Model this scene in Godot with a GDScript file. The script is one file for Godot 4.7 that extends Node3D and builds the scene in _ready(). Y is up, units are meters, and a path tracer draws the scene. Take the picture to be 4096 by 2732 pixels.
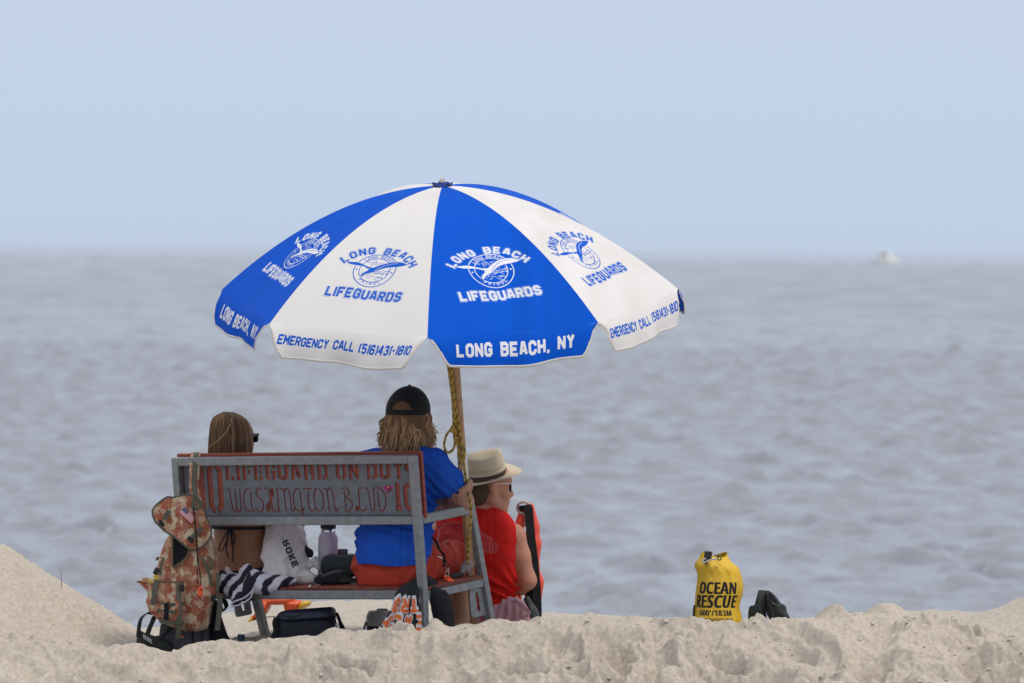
extends Node3D
# Lifeguards on a beach bench under a blue and white umbrella, the sea behind.
# World: y up, metres; the camera stands 40 m behind the bench with a long lens.

const FOCAL := 34000.0          # lens, in pixels of a 4096 pixel wide picture
const EYE := Vector3(0, 1.9, 40)
const SEA_Y := -2.0
var cam_basis := Basis()
var rng := RandomNumberGenerator.new()
var taken := {}
var M := {}

# ---------------------------------------------------------------- placing
func at(u: float, v: float, depth: float) -> Vector3:
	# the point DEPTH metres ahead of the camera in the direction of pixel (u, v) of the 4096 x 2732 photograph
	return EYE + cam_basis * (Vector3((u - 2048.0) / FOCAL, -(v - 1366.0) / FOCAL, -1.0) * depth)

func numbered(called: String) -> String:
	if not taken.has(called):
		taken[called] = 0
		return called
	taken[called] += 1
	return "%s_%03d" % [called, taken[called]]

func tag(o: Node, label: String, category := "", group := "", kind := "") -> void:
	if label: o.set_meta("label", label)
	if category: o.set_meta("category", category)
	if group: o.set_meta("group", group)
	if kind: o.set_meta("kind", kind)

func thing(called: String, where: Vector3, label: String, category: String, group := "") -> Node3D:
	var o := Node3D.new()
	o.name = numbered(called)
	add_child(o)
	o.position = where
	tag(o, label, category, group)
	return o

# a mesh given in WORLD coordinates becomes a child of a thing (its own origin taken off)
func part(called: String, b: Dictionary, m: Material, parent: Node3D, label := "", kind := "") -> MeshInstance3D:
	var o := MeshInstance3D.new()
	o.name = called
	var inv := Transform3D()
	var n: Node = parent
	while n is Node3D and n != self:
		inv = n.transform * inv
		n = n.get_parent()
	inv = inv.affine_inverse()
	if b.v.size() < 9000: face_out(b)
	o.mesh = commit(b, inv)
	o.material_override = m
	o.set_surface_override_material(0, m)
	o.material_override = null
	parent.add_child(o, true)
	if label: o.set_meta("label", label)
	if kind: o.set_meta("kind", kind)
	return o

# turn a mesh's faces so that they look outwards
func face_out(b: Dictionary) -> void:
	var nr := normals_of(b)
	var m := Vector3.ZERO
	for p in b.v: m += p
	m /= b.v.size()
	var s := 0.0
	var all := 0.0
	for k in b.v.size():
		var d: Vector3 = b.v[k] - m
		s += d.dot(nr[k])
		all += d.length()
	if s < -0.06 * all:
		for k in range(0, b.i.size(), 3):
			var t: int = b.i[k + 1]
			b.i[k + 1] = b.i[k + 2]
			b.i[k + 2] = t

# ---------------------------------------------------------------- mesh collecting
func mb() -> Dictionary:
	return {"v": PackedVector3Array(), "i": PackedInt32Array(), "uv": PackedVector2Array(), "c": PackedColorArray(), "n": PackedVector3Array()}

func commit(b: Dictionary, xf := Transform3D()) -> ArrayMesh:
	var v: PackedVector3Array = b.v
	var idx: PackedInt32Array = b.i
	var nrm := PackedVector3Array()
	if b.n.size() == v.size() and v.size() > 0:
		nrm = b.n
	else:
		nrm.resize(v.size())
		for k in range(0, idx.size(), 3):
			var a := idx[k]
			var c := idx[k + 1]
			var d := idx[k + 2]
			var fn := (v[d] - v[a]).cross(v[c] - v[a])
			nrm[a] += fn
			nrm[c] += fn
			nrm[d] += fn
	var nv := PackedVector3Array()
	nv.resize(v.size())
	for k in v.size():
		nv[k] = xf * v[k]
		var q: Vector3 = (xf.basis * nrm[k])
		nrm[k] = q.normalized() if q.length_squared() > 1e-30 else Vector3.UP
	var arr := []
	arr.resize(Mesh.ARRAY_MAX)
	arr[Mesh.ARRAY_VERTEX] = nv
	arr[Mesh.ARRAY_NORMAL] = nrm
	arr[Mesh.ARRAY_INDEX] = idx
	if b.uv.size() == v.size(): arr[Mesh.ARRAY_TEX_UV] = b.uv
	if b.c.size() == v.size(): arr[Mesh.ARRAY_COLOR] = b.c
	var m := ArrayMesh.new()
	m.add_surface_from_arrays(Mesh.PRIMITIVE_TRIANGLES, arr)
	return m

func quad(b: Dictionary, p: Vector3, q: Vector3, r: Vector3, s: Vector3) -> void:
	var n: int = b.v.size()
	b.v.append_array(PackedVector3Array([p, q, r, s]))
	b.uv.append_array(PackedVector2Array([Vector2(0, 1), Vector2(1, 1), Vector2(1, 0), Vector2(0, 0)]))
	b.i.append_array(PackedInt32Array([n, n + 2, n + 1, n, n + 3, n + 2]))

# a grid of points g[row][col] as a smooth sheet; uv given by fractions
func grid(b: Dictionary, g: Array, flip := false, wrap := false) -> void:
	var rows := g.size()
	var cols: int = g[0].size()
	var n0: int = b.v.size()
	for r in rows:
		for c in cols:
			b.v.append(g[r][c])
			b.uv.append(Vector2(float(c) / (cols - 1), float(r) / (rows - 1)))
	for r in rows - 1:
		for c in (cols if wrap else cols - 1):
			var a := n0 + r * cols + c
			var a2 := n0 + r * cols + (c + 1) % cols
			var d := a + cols
			var d2 := a2 + cols
			if flip: b.i.append_array(PackedInt32Array([a, d, a2, a2, d, d2]))
			else: b.i.append_array(PackedInt32Array([a, a2, d, a2, d2, d]))

# a sheet of cloth with thickness: both faces and the rim
func cloth(b: Dictionary, g: Array, thick: float) -> void:
	var rows := g.size()
	var cols: int = g[0].size()
	var back := []
	for r in rows:
		var line := []
		for c in cols:
			var du: Vector3 = g[r][mini(c + 1, cols - 1)] - g[r][maxi(c - 1, 0)]
			var dv: Vector3 = g[mini(r + 1, rows - 1)][c] - g[maxi(r - 1, 0)][c]
			var n := du.cross(dv)
			n = n.normalized() if n.length_squared() > 1e-16 else Vector3.UP
			line.append(g[r][c] + n * thick)
		back.append(line)
	grid(b, g)
	grid(b, back, true)
	var rim := []
	var rim2 := []
	for c in cols: rim.append(g[0][c]); rim2.append(back[0][c])
	for r in range(1, rows): rim.append(g[r][cols - 1]); rim2.append(back[r][cols - 1])
	for c in range(cols - 2, -1, -1): rim.append(g[rows - 1][c]); rim2.append(back[rows - 1][c])
	for r in range(rows - 2, -1, -1): rim.append(g[r][0]); rim2.append(back[r][0])
	grid(b, [rim2, rim])

func smooth_path(pts: Array, per := 6) -> Array:
	# Catmull-Rom through the points
	var out := []
	for k in pts.size() - 1:
		var p0 = pts[maxi(k - 1, 0)]
		var p1 = pts[k]
		var p2 = pts[k + 1]
		var p3 = pts[mini(k + 2, pts.size() - 1)]
		for j in per:
			var t := float(j) / per
			var t2 := t * t
			var t3 := t2 * t
			out.append(0.5 * ((2.0 * p1) + (p2 - p0) * t + (2.0 * p0 - 5.0 * p1 + 4.0 * p2 - p3) * t2 + (3.0 * p1 - p0 - 3.0 * p2 + p3) * t3))
	out.append(pts[pts.size() - 1])
	return out

# tube along a path; radius: float or Array; squash flattens along UPV
func tube(b: Dictionary, path: Array, radius, sides := 8, caps := true, squash := 1.0, upv := Vector3(0.13, 0.31, 0.94), col = null) -> void:
	var n0: int = b.v.size()
	var n := path.size()
	var side := Vector3.ZERO
	var run := 0.0
	for k in n:
		var d: Vector3 = (path[mini(k + 1, n - 1)] - path[maxi(k - 1, 0)])
		d = d.normalized() if d.length_squared() > 1e-14 else Vector3.UP
		if k > 0: run += path[k].distance_to(path[k - 1])
		if k == 0:
			side = upv - d * upv.dot(d)
			if side.length() < 0.05: side = Vector3(1, 0.2, 0.1) - d * Vector3(1, 0.2, 0.1).dot(d)
		else:
			side = side - d * side.dot(d)
		side = side.normalized()
		var oth := d.cross(side)
		var r: float = radius[k] if radius is Array else radius
		for j in sides + 1:
			var a := TAU * j / sides
			b.v.append(path[k] + oth * cos(a) * r + side * sin(a) * r * squash)
			b.uv.append(Vector2(float(j) / sides, run))
			if col != null: b.c.append(col[k] if col is Array else col)
	for k in n - 1:
		for j in sides:
			var a := n0 + k * (sides + 1) + j
			var d := a + sides + 1
			b.i.append_array(PackedInt32Array([a, a + 1, d, a + 1, d + 1, d]))
	if caps:
		for e in [0, n - 1]:
			var m: int = b.v.size()
			b.v.append(path[e])
			b.uv.append(Vector2(0.5, run * (1 if e else 0)))
			if col != null: b.c.append(col[e] if col is Array else col)
			for j in sides:
				var a: int = n0 + e * (sides + 1) + j
				if e == 0: b.i.append_array(PackedInt32Array([m, a + 1, a]))
				else: b.i.append_array(PackedInt32Array([m, a, a + 1]))

# flat strap along a path: width vector at every point (Vector3 or Array of them)
func strap(b: Dictionary, path: Array, width, thick := 0.003) -> void:
	var g := []
	var n := path.size()
	for k in n:
		var w: Vector3 = width[k] if width is Array else width
		g.append([path[k] - w * 0.5, path[k] - w * 0.17, path[k] + w * 0.17, path[k] + w * 0.5])
	cloth(b, g, thick)

# bevelled box: transform T, full size S, bevel w; flat faces with chamfers
func bbox(b: Dictionary, T: Transform3D, S: Vector3, w := 0.003) -> void:
	var h := S * 0.5
	w = minf(w, minf(h.x, minf(h.y, h.z)) * 0.8)
	var pt := func(sx: int, sy: int, sz: int, ax: int) -> Vector3:
		var p := Vector3(sx * h.x, sy * h.y, sz * h.z)
		if ax != 0: p.x -= sx * w
		if ax != 1: p.y -= sy * w
		if ax != 2: p.z -= sz * w
		return T * p
	var q := func(a: Vector3, c: Vector3, d: Vector3, e: Vector3, out: Vector3) -> void:
		var n := (d - a).cross(c - a)
		if n.dot(out) >= 0.0: quad2(b, a, c, d, e)
		else: quad2(b, a, e, d, c)
	var B := T.basis
	for s in [-1, 1]:
		q.call(pt.call(s, -1, -1, 0), pt.call(s, 1, -1, 0), pt.call(s, 1, 1, 0), pt.call(s, -1, 1, 0), B.x * s)
		q.call(pt.call(-1, s, -1, 1), pt.call(1, s, -1, 1), pt.call(1, s, 1, 1), pt.call(-1, s, 1, 1), B.y * s)
		q.call(pt.call(-1, -1, s, 2), pt.call(1, -1, s, 2), pt.call(1, 1, s, 2), pt.call(-1, 1, s, 2), B.z * s)
	for s in [-1, 1]:
		for t in [-1, 1]:
			q.call(pt.call(s, t, -1, 0), pt.call(s, t, 1, 0), pt.call(s, t, 1, 1), pt.call(s, t, -1, 1), B.x * s + B.y * t)
			q.call(pt.call(s, -1, t, 0), pt.call(s, 1, t, 0), pt.call(s, 1, t, 2), pt.call(s, -1, t, 2), B.x * s + B.z * t)
			q.call(pt.call(-1, s, t, 1), pt.call(1, s, t, 1), pt.call(1, s, t, 2), pt.call(-1, s, t, 2), B.y * s + B.z * t)
	for s in [-1, 1]:
		for t in [-1, 1]:
			for r in [-1, 1]:
				var a: Vector3 = pt.call(s, t, r, 0)
				var c: Vector3 = pt.call(s, t, r, 1)
				var d: Vector3 = pt.call(s, t, r, 2)
				var n0: int = b.v.size()
				b.v.append_array(PackedVector3Array([a, c, d]))
				b.uv.append_array(PackedVector2Array([Vector2.ZERO, Vector2.ZERO, Vector2.ZERO]))
				if (d - a).cross(c - a).dot(B.x * s + B.y * t + B.z * r) >= 0: b.i.append_array(PackedInt32Array([n0, n0 + 1, n0 + 2]))
				else: b.i.append_array(PackedInt32Array([n0, n0 + 2, n0 + 1]))

func quad2(b: Dictionary, a: Vector3, c: Vector3, d: Vector3, e: Vector3) -> void:
	var n: int = b.v.size()
	b.v.append_array(PackedVector3Array([a, c, d, e]))
	b.uv.append_array(PackedVector2Array([Vector2(0, 0), Vector2(1, 0), Vector2(1, 1), Vector2(0, 1)]))
	b.i.append_array(PackedInt32Array([n, n + 1, n + 2, n, n + 2, n + 3]))

# bar of square tube between two points; up gives its second axis
func bar(b: Dictionary, p: Vector3, q: Vector3, wx: float, wy: float, up: Vector3, bevel := 0.003, lengthen := 0.0) -> void:
	var z := (q - p).normalized()
	var x := up.cross(z).normalized()
	var y := z.cross(x)
	bbox(b, Transform3D(Basis(x, y, z), (p + q) * 0.5), Vector3(wx, wy, p.distance_to(q) + lengthen), bevel)

func lathe(b: Dictionary, T: Transform3D, prof: Array, sides := 24) -> void:
	# prof: Vector2(radius, height)
	var g := []
	for p in prof:
		var line := []
		for j in sides + 1:
			var a := TAU * j / sides
			line.append(T * Vector3(cos(a) * p.x, p.y, sin(a) * p.x))
		g.append(line)
	grid(b, g, true)

# closed surface through rings of equal count, ends closed by fans
func loft(b: Dictionary, rings: Array, cap_a := true, cap_b := true) -> void:
	var n0: int = b.v.size()
	var cols: int = rings[0].size()
	var g := []
	for r in rings:
		var line: Array = r.duplicate()
		line.append(r[0])
		g.append(line)
	grid(b, g)
	for e in [0, 1]:
		if (e == 0 and not cap_a) or (e == 1 and not cap_b): continue
		var ring: Array = rings[0] if e == 0 else rings[rings.size() - 1]
		var mid := Vector3.ZERO
		for p in ring: mid += p
		mid /= cols
		var m: int = b.v.size()
		b.v.append(mid)
		b.uv.append(Vector2(0.5, e))
		var base := n0 if e == 0 else n0 + (rings.size() - 1) * (cols + 1)
		for j in cols:
			if e == 0: b.i.append_array(PackedInt32Array([m, base + j + 1, base + j]))
			else: b.i.append_array(PackedInt32Array([m, base + j, base + j + 1]))

func oval(mid: Vector3, x: Vector3, y: Vector3, n := 24, power := 2.0) -> Array:
	var out := []
	for j in n:
		var a := TAU * j / n
		var c := cos(a)
		var s := sin(a)
		out.append(mid + x * signf(c) * pow(absf(c), 2.0 / power) + y * signf(s) * pow(absf(s), 2.0 / power))
	return out

# ---------------------------------------------------------------- bodies: tapered capsules joined smoothly, meshed as surface nets
# bone: [a, b, ra, rb] or [a, b, ra, rb, flat axis, factor]
func body(bones: Array, cell: float, sharp := 70.0, bend = null) -> Dictionary:
	var lo := Vector3(1e9, 1e9, 1e9)
	var hi := -lo
	for q in bones:
		var r: float = maxf(q[2], q[3]) + 0.03
		for e in [q[0], q[1]]:
			lo = lo.min(e - Vector3.ONE * r)
			hi = hi.max(e + Vector3.ONE * r)
	var nx := int((hi.x - lo.x) / cell) + 3
	var ny := int((hi.y - lo.y) / cell) + 3
	var nz := int((hi.z - lo.z) / cell) + 3
	var F := PackedFloat32Array()
	F.resize(nx * ny * nz)
	for q in bones:
		var a: Vector3 = q[0]
		var e: Vector3 = q[1]
		var ra: float = q[2]
		var rb: float = q[3]
		var flat: bool = q.size() > 4
		var ax: Vector3 = q[4] if flat else Vector3.UP
		var k: float = (q[5] - 1.0) if flat else 0.0
		var reach := maxf(ra, rb) + 0.05
		var l := (a.min(e) - Vector3.ONE * reach - lo) / cell
		var h := (a.max(e) + Vector3.ONE * reach - lo) / cell
		var ab := e - a
		if flat: ab += ax * ab.dot(ax) * k
		var ll := maxf(ab.length_squared(), 1e-9)
		for z in range(maxi(int(l.z), 0), mini(int(h.z) + 2, nz)):
			for y in range(maxi(int(l.y), 0), mini(int(h.y) + 2, ny)):
				var at0 := (z * ny + y) * nx
				for x in range(maxi(int(l.x), 0), mini(int(h.x) + 2, nx)):
					var p := lo + Vector3(x, y, z) * cell - a
					if flat: p += ax * p.dot(ax) * k
					var t := clampf(p.dot(ab) / ll, 0.0, 1.0)
					var d := (p - ab * t).length() - (ra + (rb - ra) * t)
					if d < 0.06: F[at0 + x] += exp(-sharp * d)
	var b := mb()
	var idx := PackedInt32Array()
	idx.resize(nx * ny * nz)
	idx.fill(-1)
	var sx := 1
	var sy := nx
	var sz := nx * ny
	var corner := [0, sx, sy, sx + sy, sz, sx + sz, sy + sz, sx + sy + sz]
	var edges := [[0, 1], [2, 3], [4, 5], [6, 7], [0, 2], [1, 3], [4, 6], [5, 7], [0, 4], [1, 5], [2, 6], [3, 7]]
	var off := [Vector3(0, 0, 0), Vector3(1, 0, 0), Vector3(0, 1, 0), Vector3(1, 1, 0), Vector3(0, 0, 1), Vector3(1, 0, 1), Vector3(0, 1, 1), Vector3(1, 1, 1)]
	for z in nz - 1:
		for y in ny - 1:
			var at0 := (z * ny + y) * nx
			for x in nx - 1:
				var i0 := at0 + x
				var s0 := F[i0] >= 1.0
				if (F[i0 + 1] >= 1.0) == s0 and (F[i0 + sy] >= 1.0) == s0 and (F[i0 + sy + 1] >= 1.0) == s0 and (F[i0 + sz] >= 1.0) == s0 and (F[i0 + sz + 1] >= 1.0) == s0 and (F[i0 + sz + sy] >= 1.0) == s0 and (F[i0 + sz + sy + 1] >= 1.0) == s0: continue
				var sum := Vector3.ZERO
				var n := 0
				for e in edges:
					var fa: float = -log(maxf(F[i0 + corner[e[0]]], 1e-6))
					var fb: float = -log(maxf(F[i0 + corner[e[1]]], 1e-6))
					if (fa <= 0.0) != (fb <= 0.0):
						sum += off[e[0]].lerp(off[e[1]], fa / (fa - fb))
						n += 1
				idx[i0] = b.v.size()
				b.v.append(lo + (Vector3(x, y, z) + sum / n) * cell)
	for z in range(1, nz - 1):
		for y in range(1, ny - 1):
			var at0 := (z * ny + y) * nx
			for x in range(1, nx - 1):
				var i0 := at0 + x
				var s0 := F[i0] >= 1.0
				for ax in 3:
					var st: int = [sx, sy, sz][ax]
					if (F[i0 + st] >= 1.0) == s0: continue
					var u: int = [sy, sz, sx][ax]
					var w: int = [sz, sx, sy][ax]
					var p0 := idx[i0]
					var p1 := idx[i0 - u]
					var p2 := idx[i0 - u - w]
					var p3 := idx[i0 - w]
					if p0 < 0 or p1 < 0 or p2 < 0 or p3 < 0: continue
					if s0: b.i.append_array(PackedInt32Array([p0, p2, p1, p0, p3, p2]))
					else: b.i.append_array(PackedInt32Array([p0, p1, p2, p0, p2, p3]))
	if bend != null:
		var nr := normals_of(b)
		for k in b.v.size():
			b.v[k] = bend.call(b.v[k], nr[k])
	return b

func normals_of(b: Dictionary) -> PackedVector3Array:
	var n := PackedVector3Array()
	n.resize(b.v.size())
	for k in range(0, b.i.size(), 3):
		var a: int = b.i[k]
		var c: int = b.i[k + 1]
		var d: int = b.i[k + 2]
		var fn: Vector3 = (b.v[d] - b.v[a]).cross(b.v[c] - b.v[a])
		n[a] += fn
		n[c] += fn
		n[d] += fn
	for k in n.size(): n[k] = n[k].normalized()
	return n

func join(b: Dictionary, o: Dictionary) -> void:
	var n: int = b.v.size()
	b.v.append_array(o.v)
	b.uv.append_array(o.uv)
	b.c.append_array(o.c)
	for k in o.i: b.i.append(k + n)

func paint(b: Dictionary, f: Callable) -> void:
	b.c = PackedColorArray()
	for p in b.v: b.c.append(f.call(p))

# ---------------------------------------------------------------- materials
func lin(r: float, g: float, b: float) -> Color:
	return Color(r, g, b).linear_to_srgb()

func mat(c: Color, rough := 0.8, metal := 0.0) -> StandardMaterial3D:
	var m := StandardMaterial3D.new()
	m.albedo_color = c.linear_to_srgb()
	m.roughness = rough
	m.metallic = metal
	m.cull_mode = BaseMaterial3D.CULL_DISABLED
	return m

func noise(freq: float, octaves := 4, kind := FastNoiseLite.TYPE_SIMPLEX_SMOOTH, sd := 1) -> FastNoiseLite:
	var n := FastNoiseLite.new()
	n.seed = sd
	n.noise_type = kind
	n.frequency = freq
	n.fractal_octaves = octaves
	return n

# seamless noise picture whose tones run from lo to hi (multiplied with the albedo)
func mottle(size: int, freq: float, lo: Color, hi: Color, sd := 1, octaves := 5) -> NoiseTexture2D:
	var t := NoiseTexture2D.new()
	t.width = size
	t.height = size
	t.seamless = true
	t.noise = noise(freq, octaves, FastNoiseLite.TYPE_SIMPLEX_SMOOTH, sd)
	var g := Gradient.new()
	g.set_color(0, lo)
	g.set_color(1, hi)
	t.color_ramp = g
	return t

func bumps(size: int, freq: float, sd := 1, octaves := 4) -> NoiseTexture2D:
	var t := NoiseTexture2D.new()
	t.width = size
	t.height = size
	t.seamless = true
	t.noise = noise(freq, octaves, FastNoiseLite.TYPE_SIMPLEX_SMOOTH, sd)
	return t

func tri(m: StandardMaterial3D, scale: float) -> void:
	m.uv1_triplanar = true
	m.uv1_scale = Vector3.ONE * scale

func weave(m: StandardMaterial3D, tex: Texture2D, bump: Texture2D, scale: float, depth: float) -> StandardMaterial3D:
	m.albedo_texture = tex
	tri(m, scale)
	if bump:
		m.heightmap_enabled = true
		m.heightmap_texture = bump
		m.heightmap_scale = depth
	return m

# ---------------------------------------------------------------- drawing prints: filled polygons, block letters
func fill(img: Image, polys: Array, col: Color) -> void:
	# even-odd over all polygons
	var y0 := 1e9
	var y1 := -1e9
	for poly in polys:
		for p in poly:
			y0 = minf(y0, p.y)
			y1 = maxf(y1, p.y)
	for y in range(maxi(int(y0), 0), mini(int(y1) + 1, img.get_height() - 1) + 1):
		var yc := y + 0.5
		var xs := []
		for poly in polys:
			var n: int = poly.size()
			for k in n:
				var a: Vector2 = poly[k]
				var c: Vector2 = poly[(k + 1) % n]
				if (a.y <= yc) != (c.y <= yc):
					xs.append(a.x + (yc - a.y) / (c.y - a.y) * (c.x - a.x))
		xs.sort()
		for k in range(0, xs.size() - 1, 2):
			var xa := maxi(int(round(xs[k])), 0)
			var xb := mini(int(round(xs[k + 1])), img.get_width())
			if xb > xa: img.fill_rect(Rect2i(xa, y, xb - xa, 1), col)

func stroke(img: Image, pts: Array, w: float, col: Color, round_ends := false) -> void:
	var polys := Geometry2D.offset_polyline(PackedVector2Array(pts), w * 0.5, Geometry2D.JOIN_MITER, Geometry2D.END_ROUND if round_ends else Geometry2D.END_BUTT)
	fill(img, polys, col)

const GLYPHS := {
	"A": [[0, 0, 1.35, 6, 2.65, 6, 4, 0], [0.7, 2, 3.3, 2]],
	"B": [[0, 3.1, 3, 3.1], [0, 0, 0, 6, 3, 6, 3.9, 5.2, 3.9, 4, 3, 3.1, 4, 2.2, 4, 0.9, 3, 0, -0.6, 0]],
	"C": [[4, 3.9, 4, 5, 3, 6, 1, 6, 0, 5, 0, 1, 1, 0, 3, 0, 4, 1, 4, 2.1]],
	"D": [[0, -0.6, 0, 6, 3, 6, 4, 5, 4, 1, 3, 0, 0, 0]],
	"E": [[4.5, 6, 0, 6, 0, 0, 4.5, 0], [0, 3, 3.7, 3]],
	"F": [[4.5, 6, 0, 6, 0, -0.6], [0, 3, 3.7, 3]],
	"G": [[4, 4.2, 4, 5, 3, 6, 1, 6, 0, 5, 0, 1, 1, 0, 3, 0, 4, 1, 4, 2.8, 2, 2.8]],
	"H": [[0, -0.6, 0, 6.6], [4, -0.6, 4, 6.6], [0, 3, 4, 3]],
	"I": [[0, -0.6, 0, 6.6]],
	"K": [[0, -0.6, 0, 6.6], [4, 6.6, 0.3, 2.4], [1.3, 3.4, 4, -0.6]],
	"L": [[0, 6.6, 0, 0, 4.3, 0]],
	"M": [[0, -0.6, 0, 6, 2.2, 2.2, 4.4, 6, 4.4, -0.6]],
	"N": [[0, -0.6, 0, 6, 4, 0, 4, 6.6]],
	"O": [[2, 6, 1, 6, 0, 5, 0, 1, 1, 0, 3, 0, 4, 1, 4, 5, 3, 6, 2, 6]],
	"P": [[0, -0.6, 0, 6, 3, 6, 4, 5, 4, 3.7, 3, 2.8, 0, 2.8]],
	"R": [[0, -0.6, 0, 6, 3, 6, 4, 5, 4, 3.7, 3, 2.8, 0, 2.8], [2, 2.8, 4, -0.6]],
	"S": [[4, 4.5, 4, 5, 3, 6, 1, 6, 0, 5, 0, 4, 1, 3.1, 3, 3.1, 4, 2.2, 4, 1, 3, 0, 1, 0, 0, 1, 0, 1.5]],
	"T": [[-0.5, 6, 4.5, 6], [2, 6, 2, -0.6]],
	"U": [[0, 6.6, 0, 1, 1, 0, 3, 0, 4, 1, 4, 6.6]],
	"Y": [[0, 6.6, 2, 3, 4, 6.6], [2, 3, 2, -0.6]],
	"0": [[2, 6, 1, 6, 0, 5, 0, 1, 1, 0, 3, 0, 4, 1, 4, 5, 3, 6, 2, 6]],
	"1": [[0, 5, 0.8, 6, 0.8, -0.6]],
	"3": [[0, 4.8, 1, 6, 3, 6, 4, 5, 4, 4, 3, 3.1, 1.3, 3.1], [3, 3.1, 4, 2.2, 4, 1, 3, 0, 1, 0, 0, 1.2]],
	"4": [[3, -0.6, 3, 6, 2.4, 6, 0, 2, 4.4, 2]],
	"5": [[4, 6, 0, 6, 0, 3.4, 3, 3.4, 4, 2.5, 4, 1, 3, 0, 1, 0, 0, 1]],
	"6": [[4, 4.8, 3, 6, 1, 6, 0, 5, 0, 1, 1, 0, 3, 0, 4, 1, 4, 2.4, 3, 3.3, 0, 3.3]],
	"8": [[1, 3.1, 0, 4, 0, 5, 1, 6, 3, 6, 4, 5, 4, 4, 3, 3.1, 1, 3.1, 0, 2.2, 0, 1, 1, 0, 3, 0, 4, 1, 4, 2.2, 3, 3.1]],
	"(": [[1.2, 6.4, 0, 5.2, 0, 0.8, 1.2, -0.4]],
	")": [[0, 6.4, 1.2, 5.2, 1.2, 0.8, 0, -0.4]],
	"-": [[0, 3, 2.4, 3]],
	",": [[0.4, 0.4, 0, -1.6]],
}

func glyph_width(ch: String) -> float:
	if ch == " ": return 2.4
	var w := 0.0
	for s in GLYPHS[ch]:
		for k in range(0, s.size(), 2): w = maxf(w, s[k])
	return w if ch == "M" else minf(w, 4.0)

# passes: [[stroke width in glyph units, colour], ...] laid one over the other; place(x) gives the Transform2D of the pen at x glyph units
func letters(img: Image, text: String, gap: float, passes: Array, place: Callable) -> void:
	for pass_ in passes:
		var x := 0.0
		for ch in text:
			var w := glyph_width(ch)
			if ch != " ":
				var T: Transform2D = place.call(x + w * 0.5)
				for s in GLYPHS[ch]:
					var pts := PackedVector2Array()
					for k in range(0, s.size(), 2): pts.append(Vector2(s[k] - w * 0.5, s[k + 1]))
					var out := []
					for poly in Geometry2D.offset_polyline(pts, pass_[0] * 0.5, Geometry2D.JOIN_MITER, Geometry2D.END_BUTT):
						out.append(T * poly)
					fill(img, out, pass_[1])
			x += w + gap

func text_width(text: String, gap: float) -> float:
	var x := 0.0
	for ch in text: x += glyph_width(ch) + gap
	return x - gap

# straight line of letters centred at C, cap height h pixels, turned by ang
func line_text(img: Image, text: String, c: Vector2, h: float, wide: float, gap: float, passes: Array, ang := 0.0, slant := 0.0) -> void:
	var k := h / 7.2
	var tw := text_width(text, gap)
	var ux := Vector2(cos(ang), sin(ang))
	var uy := Vector2(sin(ang), -cos(ang))
	letters(img, text, gap, passes, func(x: float) -> Transform2D:
		return Transform2D(ux * k * wide, (uy + ux * slant) * k, c + ux * (x - tw * 0.5) * k * wide - (uy + ux * slant) * 3.0 * k))

# letters on an arc round C with radius r (to the baseline); up = 1 above, -1 below the centre
func arc_text(img: Image, text: String, c: Vector2, r: float, h: float, wide: float, gap: float, passes: Array, up := 1.0, turn := 0.0) -> void:
	var k := h / 7.2
	var tw := text_width(text, gap)
	letters(img, text, gap, passes, func(x: float) -> Transform2D:
		var a := (x - tw * 0.5) * k * wide / r * up + turn
		var o := Vector2(sin(a), -cos(a)) * up
		var ux := Vector2(cos(a), sin(a))
		return Transform2D(ux * k * wide, Vector2(ux.y, -ux.x) * k, c + o * r + (Vector2.ZERO if up > 0 else o * h * 0.5)))

# sans lettering from the font, as triangles
func sans_text(img: Image, text: String, c: Vector2, w: float, h: float, col: Color, fat := 0.0, skew := 0.0) -> void:
	var f := SystemFont.new()
	f.font_names = PackedStringArray(["Droid Sans"])
	f.font_weight = 700
	var t := TextMesh.new()
	t.font = f
	t.font_size = 64
	t.text = text
	t.depth = 0.01
	t.pixel_size = 0.01
	var arr := t.get_mesh_arrays()
	var v: PackedVector3Array = arr[Mesh.ARRAY_VERTEX]
	var nn: PackedVector3Array = arr[Mesh.ARRAY_NORMAL]
	var idx: PackedInt32Array = arr[Mesh.ARRAY_INDEX] if arr[Mesh.ARRAY_INDEX] != null else PackedInt32Array(range(v.size()))
	var lo := Vector2(1e9, 1e9)
	var hi := -lo
	for p in v:
		lo = lo.min(Vector2(p.x, p.y))
		hi = hi.max(Vector2(p.x, p.y))
	for k in range(0, idx.size(), 3):
		if nn[idx[k]].z < 0.5: continue
		var poly := PackedVector2Array()
		for j in 3:
			var p := v[idx[k + j]]
			var q := Vector2((p.x - lo.x) / (hi.x - lo.x) - 0.5, 0.5 - (p.y - lo.y) / (hi.y - lo.y))
			poly.append(c + Vector2(q.x * w - q.y * h * skew, q.y * h))
		fill(img, [poly], col)
		if fat > 0.0:
			for o in [Vector2(fat, 0), Vector2(-fat, 0)]:
				var p2 := PackedVector2Array()
				for p in poly: p2.append(p + o)
				fill(img, [p2], col)

func speckle(img: Image, amount: float, sd: int) -> void:
	# faint cloth grain over a print
	var r := RandomNumberGenerator.new()
	r.seed = sd
	for y in img.get_height():
		for x in img.get_width():
			var c := img.get_pixel(x, y)
			var k := 1.0 + r.randf_range(-amount, amount)
			img.set_pixel(x, y, Color(c.r * k, c.g * k, c.b * k))

func picture(img: Image) -> ImageTexture:
	return ImageTexture.create_from_image(img)

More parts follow.
